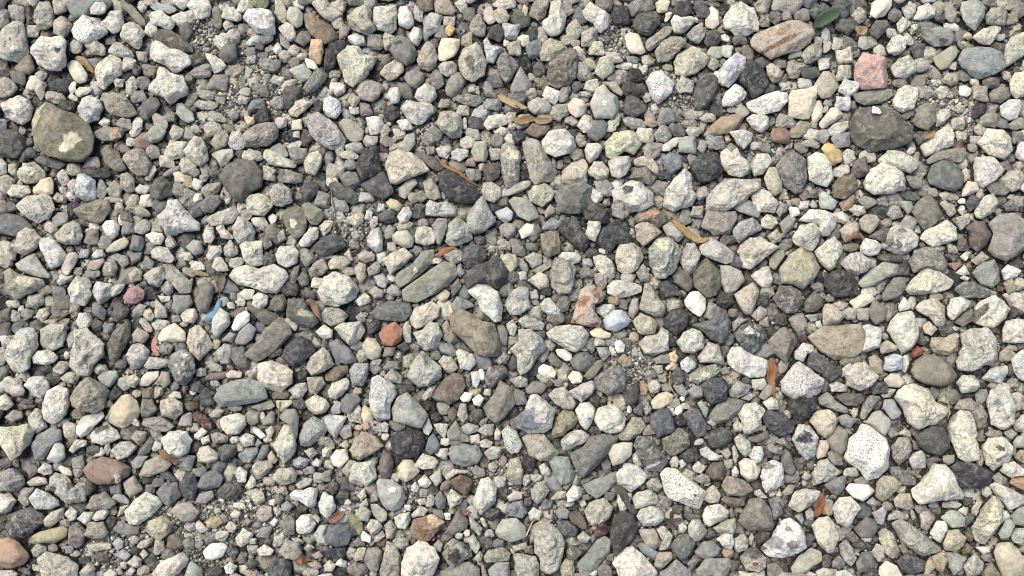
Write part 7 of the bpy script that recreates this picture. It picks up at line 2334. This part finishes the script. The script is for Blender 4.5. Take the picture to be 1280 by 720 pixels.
def blur_count(r):
    """share of a disc of radius r that is already taken, for every pixel"""
    m = int(math.ceil(r))
    k = np.zeros((OCC_H, OCC_W), np.float32)
    ys, xs = np.mgrid[-m:m + 1, -m:m + 1]
    disc = (np.hypot(xs, ys) <= r).astype(np.float32)
    k[ys % OCC_H, xs % OCC_W] = disc / disc.sum()
    return np.fft.irfft2(np.fft.rfft2(OCC.astype(np.float32)) * np.fft.rfft2(k), s=OCC.shape)


GRIT_AREAS = [(-404.0, 341.0, 22), (-395.0, 320.0, 22), (-349.0, 261.0, 34), (-324.0, 277.0, 30), (-364.0, 245.0, 26), (-302.0, 239.0, 22), (-267.0, 261.0, 20), (-350.0, 298.0, 20), (533.0, 252.0, 30), (563.0, 234.0, 34), (491.0, 239.0, 18), (588.0, 229.0, 20), (138.0, -78.0, 26), (152.0, -103.0, 28), (128.0, -107.0, 18), (-395.0, -271.0, 34), (-356.0, -285.0, 30), (-369.0, -317.0, 26), (-318.0, -271.0, 24), (-289.0, -280.0, 22), (-338.0, -252.0, 18), (-488.0, -317.0, 28), (-470.0, -299.0, 20), (-300.0, -242.0, 18), (-201.0, 73.0, 24), (-211.0, 88.0, 18), (-182.0, 124.0, 18), (124.0, 336.0, 22), (139.0, 314.0, 16), (210.0, 261.0, 22), (230.0, 229.0, 20), (205.0, 245.0, 18), (-97.0, 207.0, 20), (-112.0, 197.0, 16), (226.0, -117.0, 14), (325.0, 181.0, 18), (310.0, 186.0, 16), (371.0, 293.0, 14), (-30.0, 37.0, 20), (0.0, -233.0, 24), (-126.0, -252.0, 14), (48.0, -285.0, 14), (-434.0, -68.0, 12), (-433.0, -289.0, 18), (-578.0, -271.0, 12), (518.0, 336.0, 16), (529.0, 352.0, 12), (-131.0, -180.0, 12), (-334.0, -117.0, 10), (-174.0, -33.0, 16), (213.0, -233.0, 12)]
GMASK = np.zeros_like(OCC)
yy, xx = np.mgrid[0:OCC_H, 0:OCC_W]
for ax, ay, ar in GRIT_AREAS:
    GMASK |= np.hypot(xx + OCC_X0 - ax, yy + OCC_Y0 - ay) < ar
PALETTE = [p for p in PALETTE if p[0] != 'r' and p[1].max() / p[1].min() < 1.9]
PW = np.array([1 / (0.25 + p[1].mean()) for p in PALETTE])     # the bed below the top layer holds more of the dark stones
PW /= PW.sum()


def dart(radius, limit, zlo, zhi, sub, dirt, keep=1.0, inside_only=False, most=10 ** 6):
    free = blur_count(radius) <= limit * 0.8
    if 4.5 < radius < 14:
        free &= ~GMASK
    if inside_only:
        free[:130] = False
        free[-130:] = False
        free[:, :150] = False
        free[:, -150:] = False
    ys, xs = np.nonzero(free)
    order = rng.permutation(len(ys))
    n = 0
    m = int(radius)
    for i in order:
        y, x = ys[i], xs[i]
        sub_o = OCC[max(y - m, 0):y + m + 1, max(x - m, 0):x + m + 1]
        if OCC[y, x] or sub_o.mean() > limit + 0.12:
            continue
        if keep < 1 and rng.random() > keep:
            continue
        kind, col = PALETTE[rng.choice(len(PALETTE), p=PW if zhi < 8 else None)]
        s = radius * rng.uniform(0.85, 1.25)
        asp = rng.uniform(0.68, 1.0)
        ring = ellipse_ring(s / math.sqrt(asp), s * math.sqrt(asp), rng.uniform(0, 180), rng)
        col = np.clip(col * rng.uniform(*dirt) * (1 + rng.uniform(-0.04, 0.04, 3)), 0.02, 0.7)
        hz = s * rng.uniform(0.5, 0.75)
        add_gravel(kind, np.array([x + OCC_X0, y + OCC_Y0]), ring, rng.uniform(zlo, zhi) + 0.4 * hz, hz, col, sub, rng)
        n += 1
        if n >= most:
            break
    return n


counts = []
for radius, limit, zlo, zhi, sub, dirt in (
        (27, 0.02, 8, 14, 3, (0.85, 1.0)), (20, 0.03, 8, 13, 3, (0.85, 1.0)), (15, 0.06, 7, 12, 3, (0.85, 1.0)), (11.5, 0.1, 6, 10, 3, (0.85, 1.0)),
        (11, 0.36, -1, 3, 3, (0.7, 1.0)), (8, 0.34, -1, 3, 3, (0.7, 1.0)), (5.5, 0.30, -1, 4, 2, (0.7, 1.0)),
        (4.0, 0.36, 0, 5, 2, (0.7, 1.0)), (3.0, 0.30, 0, 6, 1, (0.7, 1.0))):
    counts.append(dart(radius, limit, zlo, zhi, sub, dirt, most={27: 40, 20: 160, 15: 420}.get(radius, 10 ** 6)))
counts.append(dart(2.2, 0.28, 0, 6, 1, (0.7, 1.0), 0.5, True))
V = np.concatenate(GV)
me = mesh_from('gravel', V, np.concatenate(GF), np.concatenate(GT), [MATS[k] for k in KEYS], np.concatenate(GM))
gravel = bpy.data.objects.new('gravel', me)
COL.objects.link(gravel)
gravel['kind'] = 'stuff'
gravel['label'] = 'smaller mixed grey and cream gravel filling the bed between larger stones'
print('gravel', counts, len(V), len(me.polygons))

# grit: sand-sized crumbs on the soil and in the clefts
GRIT = 110000
D, F0 = ICO[0]
gx = rng.uniform(-760, 760, GRIT)
gy = rng.uniform(-500, 500, GRIT)
gs = 0.4 + 2.1 * rng.random(GRIT) ** 2
dz = rng.uniform(1.5, 9.0, GRIT)
for ax, ay, ar in GRIT_AREAS:                                       # drifts of grit, heaped a little higher
    k = int(ar * ar * 1.5)
    t_, q_ = rng.uniform(0, 6.283, k), np.sqrt(rng.random(k)) * ar * 1.1
    gx, gy = np.append(gx, ax + q_ * np.cos(t_)), np.append(gy, ay + q_ * np.sin(t_))
    gs = np.append(gs, 0.7 + 2.3 * rng.random(k) ** 2)
    dz = np.append(dz, rng.uniform(0.25, 1, k) * (9.5 - 4 * (q_ / ar) ** 2))
GRIT = len(gx)
J = rng.uniform(0.55, 1.3, (GRIT, 12, 3))
V = (D[None] * J) * gs[:, None, None] + np.stack([gx, gy, dz], 1)[:, None, :]
F = (F0[None] + (np.arange(GRIT) * 12)[:, None, None]).reshape(-1, 3)
pal = np.array([p[1] for p in PALETTE])
tc = pal[rng.integers(len(pal), size=GRIT)] * rng.uniform(0.5, 1.0, (GRIT, 1))
crumb = (np.arange(GRIT) < 110000) & (rng.random(GRIT) < 0.8)       # crumbs of the dark soil itself
tc[crumb] = np.array([0.058, 0.054, 0.047]) * rng.uniform(0.5, 2.0, (crumb.sum(), 1))
me = mesh_from('grit', V.reshape(-1, 3), F, np.repeat(tc, 12, 0), [MATS['s']])
grit = bpy.data.objects.new('grit', me)
COL.objects.link(grit)
grit['kind'] = 'stuff'
grit['label'] = 'fine dark and pale grit lying in the gaps between stones'

# ------------------------------------------------------------------ soil under the gravel, one large sheet
gn = 120
gx_, gy_ = np.meshgrid(np.linspace(-1300, 1300, gn), np.linspace(-1000, 1000, gn))
gz = 2.0 + 0.8 * np.sin(gx_ * 0.05) * np.cos(gy_ * 0.06) + rng.uniform(-0.8, 0.8, gx_.shape)
GVs = np.stack([gx_.ravel(), gy_.ravel(), gz.ravel()], 1)
far = np.array([[-40000, -40000, -3], [40000, -40000, -3], [40000, 40000, -3], [-40000, 40000, -3]])
idx = np.arange(gn * gn).reshape(gn, gn)
q = np.stack([idx[:-1, :-1], idx[:-1, 1:], idx[1:, 1:], idx[1:, :-1]], -1).reshape(-1, 4)
c0, c1, c2, c3 = idx[0, 0], idx[0, -1], idx[-1, -1], idx[-1, 0]
n0 = len(GVs)
q = np.concatenate([q, [[n0, n0 + 1, c1, c0], [n0 + 1, n0 + 2, c2, c1], [n0 + 2, n0 + 3, c3, c2], [n0 + 3, n0, c0, c3]]])
soil = plain_material('soil', (0.062, 0.057, 0.05), 0.95, 0.8, 0.4, 1.0)
ground = bpy.data.objects.new('ground', mesh_from('ground', np.concatenate([GVs, far]), q, None, [soil]))
COL.objects.link(ground)
ground['kind'] = 'structure'
ground['label'] = 'dark soil under the gravel'


# ------------------------------------------------------------------ leaves, twigs, plastic scrap
def poly_point(pts, t):
    """point and direction on a Catmull-Rom curve through pts"""
    n = len(pts) - 1
    k = min(int(t * n), n - 1)
    u = t * n - k
    p = [np.array(pts[max(min(k + j, n), 0)]) for j in (-1, 0, 1, 2)]
    q_ = 0.5 * (2 * p[1] + (p[2] - p[0]) * u + (2 * p[0] - 5 * p[1] + 4 * p[2] - p[3]) * u * u + (3 * p[1] - p[0] - 3 * p[2] + p[3]) * u ** 3)
    d_ = 0.5 * ((p[2] - p[0]) + 2 * (2 * p[0] - 5 * p[1] + 4 * p[2] - p[3]) * u + 3 * (3 * p[1] - p[0] - 3 * p[2] + p[3]) * u * u)
    return q_, d_ / max(np.linalg.norm(d_), 1e-6)


def tube(path, radii, sides=7):
    path = np.asarray(path)
    V, F = [], []
    for i, p in enumerate(path):
        d_ = path[min(i + 1, len(path) - 1)] - path[max(i - 1, 0)]
        d_ = d_ / max(np.linalg.norm(d_), 1e-6)
        a = np.cross(d_, (0.1, 0.2, 1.0))
        a /= np.linalg.norm(a)
        b = np.cross(d_, a)
        for k in range(sides):
            t = 2 * math.pi * k / sides
            V.append(p + (a * math.cos(t) + b * math.sin(t)) * radii[i])
    for i in range(len(path) - 1):
        for k in range(sides):
            F.append((i * sides + k, i * sides + (k + 1) % sides, (i + 1) * sides + (k + 1) % sides, (i + 1) * sides + k))
    return np.array(V), np.array(F)


def two_sided(Vt, F, thick):
    """a sheet given its real thickness, with a closed rim"""
    n = len(Vt)
    V = np.concatenate([Vt, Vt - (0, 0, thick)])
    edges = {}
    for f in F:
        for a, b in zip(f, np.roll(f, -1)):
            edges[(int(a), int(b))] = True
    rim = [(b, a, a + n, b + n) for (a, b) in edges if (b, a) not in edges]
    return V, np.concatenate([F, F[:, ::-1] + n, np.array(rim)])


LEAVES = [([(-18.0, 247.9), (-4.8, 239.1), (8.4, 232.2), (18.8, 230.3)], 11.6, 'c39c68', 'tan dry leaf with two small holes, left of a speckled cream block', [(6.1, 232.6, 2.0625), (9.3, 229.3, 1.6875)]),
([(1.8, 215.9), (12.1, 212.9), (22.5, 215.9), (29.0, 214.9)], 12.8, 'a87848', 'brown curled dry leaf below the tan leaf with holes', []),
([(28.1, 213.9), (38.4, 212.9), (50.1, 215.9)], 11.2, 'a98a66', 'dull brown half leaf tucked under the speckled cream block', []),
([(-94.2, 166.5), (-83.9, 155.0), (-67.9, 145.4), (-54.8, 134.9), (-39.0, 126.4)], 4.9, 'a5622f', 'long narrow orange-brown leaf curling over the large dark blue-grey rock', []),
([(-96.5, 40.8), (-88.3, 43.6), (-80.0, 48.3), (-70.5, 50.1)], 9.0, 'b65f35', 'small bright orange leaf scrap beside the long olive-green slab', []),
([(200.5, 85.8), (211.3, 75.4), (223.9, 64.2), (234.9, 59.5), (244.2, 62.3)], 10.9, 'b98a4c', 'ochre leaf lying between the brown-grey block and the pitted white stone', []),
([(315.9, -85.8), (318.1, -98.4), (316.4, -111.1), (317.4, -130.8)], 13.9, 'a35f30', 'orange-brown leaf standing on end right of the large white oblong stone', []),
([(441.8, 339.0), (449.1, 333.0), (456.5, 339.0)], 11.2, 'c08a45', 'small ochre leaf bit above the pale oval stone in the upper right', []),
([(419.9, 357.1), (407.2, 351.0), (395.5, 344.0), (386.5, 336.0)], 18.8, '4a6344', 'smooth green oval leaf, the only green leaf, at the top right', []),
([(519.3, 189.7), (529.0, 195.5), (534.0, 200.3)], 6.4, 'b98243', 'tiny orange leaf scrap on the long white triangular stone', []),
([(414.4, 58.5), (423.1, 66.0), (433.1, 63.2)], 10.5, '9a6537', 'small rusty leaf above the flat white chip-like stone, right', []),
([(361.7, -274.5), (366.6, -262.4), (370.9, -246.8)], 11.2, '9c5027', 'rusty orange leaf left of the pale rough-top cube, bottom right', []),
([(371.6, -258.1), (374.1, -265.9), (377.3, -273.7)], 6.0, 'cf9450', 'light orange leaf sliver beside the rusty leaf, bottom right', []),
([(-254.6, -330.3), (-248.6, -324.3), (-239.8, -325.7)], 9.8, 'a9622c', 'orange leaf at the bottom edge right of the dark blue-grey lumpy stone', []),
([(-217.8, -281.4), (-209.5, -275.4), (-199.9, -269.4)], 10.5, 'a5604c', 'red leaf touching the smooth dark blue-grey square-round stone', []),
([(-196.4, -272.8), (-188.3, -279.7), (-182.8, -288.3), (-181.2, -296.1)], 13.9, '9a8660', 'dull olive-brown leaf right of the red leaf near the bottom', []),
([(69.0, -270.2), (78.6, -278.0), (87.4, -288.3)], 15.8, '7d625e', 'maroon dry leaf left of the dusty charcoal stone, bottom centre', []),
([(122.6, -239.0), (130.5, -245.1), (135.6, -254.6), (140.7, -266.8)], 12.0, '57504a', 'dark shrivelled leaf under the ridged white stone, bottom centre', []),
([(106.9, -281.4), (106.8, -290.1), (97.8, -298.6)], 15.0, '6f4b48', 'dark red crumpled leaf between the cream boxy stone and grey-green long stone', []),
([(-398.9, 21.2), (-387.8, 19.4), (-375.8, 16.6)], 7.5, 'ab8a64', 'ragged tan leaf scrap below a small cream pebble, left side', []),
([(-361.2, 17.5), (-358.9, 8.3), (-360.2, -4.7)], 14.6, '7a6258', 'dull brown leaf piece left of the smooth blue-grey pebble', []),
([(-549.3, 292.2), (-540.3, 285.3), (-531.2, 275.4)], 7.5, '9c6a3a', 'thin brown leaf scrap beside the smooth tan oval pebble, top left', []),
([(-424.1, -196.3), (-414.8, -202.4), (-405.6, -207.7), (-396.6, -209.5)], 8.2, '8f6040', 'orange-brown leaf curled under the bright white cube stone', []),
([(-249.3, -12.8), (-242.5, -23.8), (-234.9, -37.6)], 10.5, '93664f', 'rust-brown leaf right of the dark olive pale-patched stone', [])]
TWIGS = [([(530.1, -119.0), (529.7, -133.3), (526.4, -147.6), (522.5, -160.0)], 1.1, 'a89468', 'thin pale straw standing between cream beak-ended stone and cream pillar'),
([(527.1, -122.5), (522.0, -131.5), (513.4, -140.4)], 0.8, 'a89468', 'short pale straw branching beside the cream beak-ended stone'),
([(192.4, -102.8), (192.5, -117.2), (199.0, -131.5)], 1.1, 'a3936a', 'bent pale straw above the dark blue square stone'),
([(-281.5, -138.6), (-282.9, -160.0), (-284.3, -184.8)], 1.2, '7f6a58', 'thin brown twig beside the tall pale stone with grey upper layer'),
([(317.8, -256.4), (323.0, -267.6), (331.6, -274.5), (340.9, -284.0)], 1.3, '3d3835', 'dark thin twig above the white conglomerate stone'),
([(-225.5, 122.7), (-223.2, 105.7), (-220.7, 94.3), (-222.6, 67.9)], 1.6, '6f6152', 'dark wavy twig right of the olive-grey faceted stone'),
([(17.2, -296.9), (21.1, -288.3), (25.2, -280.1)], 1.6, 'bfae92', 'pale straw bit left of the tall pale mottled stone'),
([(525.9, 343.0), (524.2, 332.0), (532.3, 323.0)], 0.8, '7a6248', 'brown rootlet under the white angular stone, upper right'),
([(523.3, 341.0), (530.2, 336.0), (537.4, 329.0)], 0.7, '7a6248', 'short forked brown rootlet beside the first one, upper right'),
([(-559.7, -41.2), (-549.3, -33.9), (-539.5, -30.2)], 2.2, '5f4d42', 'dark bark sliver above the squarish pale hollow-faced stone'),
([(-154.5, -195.4), (-141.9, -202.4), (-129.3, -205.9)], 1.0, '4d413a', 'dark twig fragment at the foot of the tan loaf-shaped stone'),
([(407.4, -312.3), (418.1, -308.9), (422.3, -302.9)], 1.2, '4f4742', 'thin dark twig over the dark grey broad stone, bottom right'),
([(-380.7, 249.8), (-370.3, 247.5), (-361.9, 249.5)], 1.2, '77563f', 'thin brown twig above fine grit, near the upper left')]


def add_obj(name, V, F, m, parent=None, origin=None):
    o_ = np.zeros(3) if origin is None else np.asarray(origin)
    ob_ = bpy.data.objects.new(name, mesh_from(name, V - o_, F, None, [m]))
    COL.objects.link(ob_)
    if parent is None:
        ob_.location = o_ / 1000
    else:
        ob_.parent = parent
        ob_.location = (o_ / 1000) - np.array(parent.location)
    return ob_


NL, NW = 22, 9
for li, (pts, width, colr, label, holes) in enumerate(LEAVES):
    rng = np.random.default_rng(300 + li)
    base_c = lin(colr)
    base_c = (base_c.mean() + (base_c - base_c.mean()) * 0.72) * 0.7 * np.array([0.93, 1.1, 1.0])
    lm = plain_material('dry_leaf', tuple(base_c), 0.55, 0.45, 0.22, 0.7)
    zs = [top_at(*poly_point(pts, i / NL)[0], 2) for i in range(NL + 1)]
    zs = np.convolve(np.pad(zs, 3, mode='edge'), np.ones(7) / 7, 'valid')
    curl = rng.uniform(0.25, 0.6) * (1 if rng.random() < 0.75 else -0.6)
    V = np.zeros((NL + 1, NW, 3))
    for i in range(NL + 1):
        t = i / NL
        c, d = poly_point(pts, t)
        nrm = np.array([-d[1], d[0]])
        prof = (math.sin(math.pi * min(max(t, 0.0), 1.0) ** 0.85) ** 0.62) if 0 < t < 1 else 0.02
        hw = width * 0.43 * max(prof, 0.03) * (1 + 0.12 * rng.uniform(-1, 1))
        for j in range(NW):
            s = j / (NW - 1) * 2 - 1
            p = c + nrm * s * hw
            V[i, j] = (p[0], p[1], zs[i] - 0.2 + curl * hw * s * s + 0.35 * math.sin(9 * t + 3 * s) + 0.3 * (abs(s) * math.sin(34 * t)))
    Vf = V.reshape(-1, 3)
    F = []
    for i in range(NL):
        for j in range(NW - 1):
            mid = (V[i, j] + V[i + 1, j + 1])[:2] / 2
            if any(math.hypot(mid[0] - hx, mid[1] - hy) < hr for hx, hy, hr in holes):
                continue
            if j in (0, NW - 2) and rng.random() < 0.10:                # torn margin
                continue
            F.append((i * NW + j, (i + 1) * NW + j, (i + 1) * NW + j + 1, i * NW + j + 1))
    o0 = np.array([Vf[:, 0].mean(), Vf[:, 1].mean(), Vf[:, 2].min()])
    V2, F2 = two_sided(Vf, np.array(F), 0.45)
    lf = bpy.data.objects.new('leaf', None)
    lf.empty_display_size = 0.01
    lf.location = o0 / 1000
    COL.objects.link(lf)
    add_obj('blade', V2, F2, lm, lf, o0)
    lf['label'] = label
    lf['category'] = 'leaf'
    lf['group'] = 'fallen leaves on the gravel'
    rib = V[:, NW // 2] + (0, 0, 0.15)
    rm = plain_material('leaf_rib', tuple(np.minimum(base_c * 1.25, 0.6)), 0.6, 0.2, 0.3, 0.2)
    RV, RF = tube(rib, np.linspace(0.7, 0.25, NL + 1))
    add_obj('midrib', RV, RF, rm, lf, o0)
    if width > 9:
        c, d = poly_point(pts, 1.0)
        SV, SF = tube([V[NL, NW // 2] + np.array([d[0] * q_, d[1] * q_, 0.2 - 0.3 * q_]) for q_ in np.linspace(-1, 4.5, 6)], np.linspace(0.5, 0.6, 6))
        add_obj('stalk', SV, SF, rm, lf, o0)

# star-shaped leaf: five pointed lobes with a rib each
sx, sy, sr, sc_, slabel = (190.4, -280.8, 11.25, '4b4240', 'dark star-shaped dried leaf near the bottom, right of centre')
rng = np.random.default_rng(888)
na = 60
ang = np.arange(na) * 2 * np.pi / na
rad = sr * (0.28 + 0.72 * np.abs(np.cos(2.5 * (ang - 0.3))) ** 1.7) * (1 + 0.12 * np.cos(ang - 1.5))
ring = [[(sx, sy, top_at(sx, sy, 3) + 2)]]
V, F = [np.array([sx, sy, top_at(sx, sy, 3) + 1.5])], []
for k in (0.33, 0.66, 1.0):
    for a, r_ in zip(ang, rad):
        x, y = sx + math.cos(a) * r_ * k, sy + math.sin(a) * r_ * k
        V.append(np.array([x, y, V[0][2] + 1.6 * k * math.sin(a * 3 + 1) + 2.5 * k * k * abs(math.cos(2.5 * (a - 0.3)))]))
V = np.array(V)
tris = []
for i in range(na):
    j = (i + 1) % na
    tris.append((0, 1 + i, 1 + j, 1 + j))
quads = []
for k in range(2):
    for i in range(na):
        j = (i + 1) % na
        quads.append((1 + k * na + i, 1 + (k + 1) * na + i, 1 + (k + 1) * na + j, 1 + k * na + j))
VV, FF = two_sided(V, np.array(quads), 0.5)
o0 = np.array([sx, sy, V[:, 2].min()])
lm = plain_material('star_leaf', tuple(lin(sc_)), 0.7, 0.4, 0.2, 0.6)
star = bpy.data.objects.new('leaf', None)
star.empty_display_size = 0.01
star.location = o0 / 1000
COL.objects.link(star)
add_obj('blade', VV, FF, lm, star, o0)
star['label'] = slabel
star['category'] = 'leaf'
star['group'] = 'fallen leaves on the gravel'
for k in range(5):
    a = 0.3 + k * 2 * math.pi / 5
    L = sr * 0.95
    P = [np.array([sx + math.cos(a) * L * t, sy + math.sin(a) * L * t, V[0][2] + 0.6 + 2.5 * t * t]) for t in np.linspace(0, 1, 8)]
    RV, RF = tube(P, np.linspace(0.8, 0.3, 8))
    add_obj('midrib', RV, RF, lm, star, o0)

for ti_, (pts, wd, colr, label) in enumerate(TWIGS):
    rng = np.random.default_rng(600 + ti_)
    n = 16
    C = [poly_point(pts, i / n)[0] for i in range(n + 1)]
    zs = np.array([top_at(*p, 1) for p in C])
    zs = np.convolve(np.pad(zs, 2, mode='edge'), np.ones(5) / 5, 'valid') + wd * 0.5 + 0.6
    path = np.array([(p[0] + rng.uniform(-.3, .3), p[1] + rng.uniform(-.3, .3), z) for p, z in zip(C, zs)])
    V, F = tube(path, np.linspace(wd * 0.62, wd * 0.4, n + 1) * rng.uniform(0.85, 1.15, n + 1))
    tw = add_obj('twig', V, F, plain_material('twig_bark', tuple(lin(colr)), 0.8, 0.35, 0.4, 0.6), None, np.array([path[0][0], path[0][1], path[:, 2].min() - wd]))
    tw['label'] = label
    tw['category'] = 'straw' if 'straw' in label else 'twig'
    tw['group'] = 'straws and twigs on the gravel'

bp, bc, blabel = ([(-382.3, -42.7), (-380.8, -35.3), (-366.9, -27.0), (-364.3, -12.3), (-359.4, -9.5), (-356.2, -12.3), (-357.9, -24.3), (-362.8, -28.9), (-365.5, -39.0), (-375.3, -44.5)], '6f9fb0', 'light blue plastic scrap wedged among stones, left of the pale blade stone')
P = np.array(bp)
c = P.mean(0)
r = smooth_ring(radial(P, c), 0.05) * 0.8
V = [np.array([c[0], c[1], 0.0])]
F = []
zb = np.median([top_at(x, y, 1) for x, y in P]) + 1.0
for k in (0.5, 1.0):
    for i in range(0, NTH, 4):
        V.append(np.array([c[0] + UT[i, 0] * r[i] * k, c[1] + UT[i, 1] * r[i] * k, 0.0]))
V = np.array(V)
V[:, 2] = zb + 0.05 * (V[:, 1] - c[1]) + 0.5 * np.sin(V[:, 0] * 0.25)
m = NTH // 4
F = [(1 + i, 1 + m + i, 1 + m + (i + 1) % m, 1 + (i + 1) % m) for i in range(m)] + [(0, 1 + i, 1 + i + 1, (1 + (i + 2) % m)) for i in range(0, m - 1, 2)]
V2, F2 = two_sided(V, np.array(F), 1.2)
bl = add_obj('plastic_scrap', V2, F2, plain_material('blue_plastic', tuple(lin(bc) * 0.65 + 0.03), 0.5, 0.5, 0.15, 0.6), None, np.array([c[0], c[1], V2[:, 2].min()]))
bl['label'] = blabel
bl['category'] = 'plastic scrap'
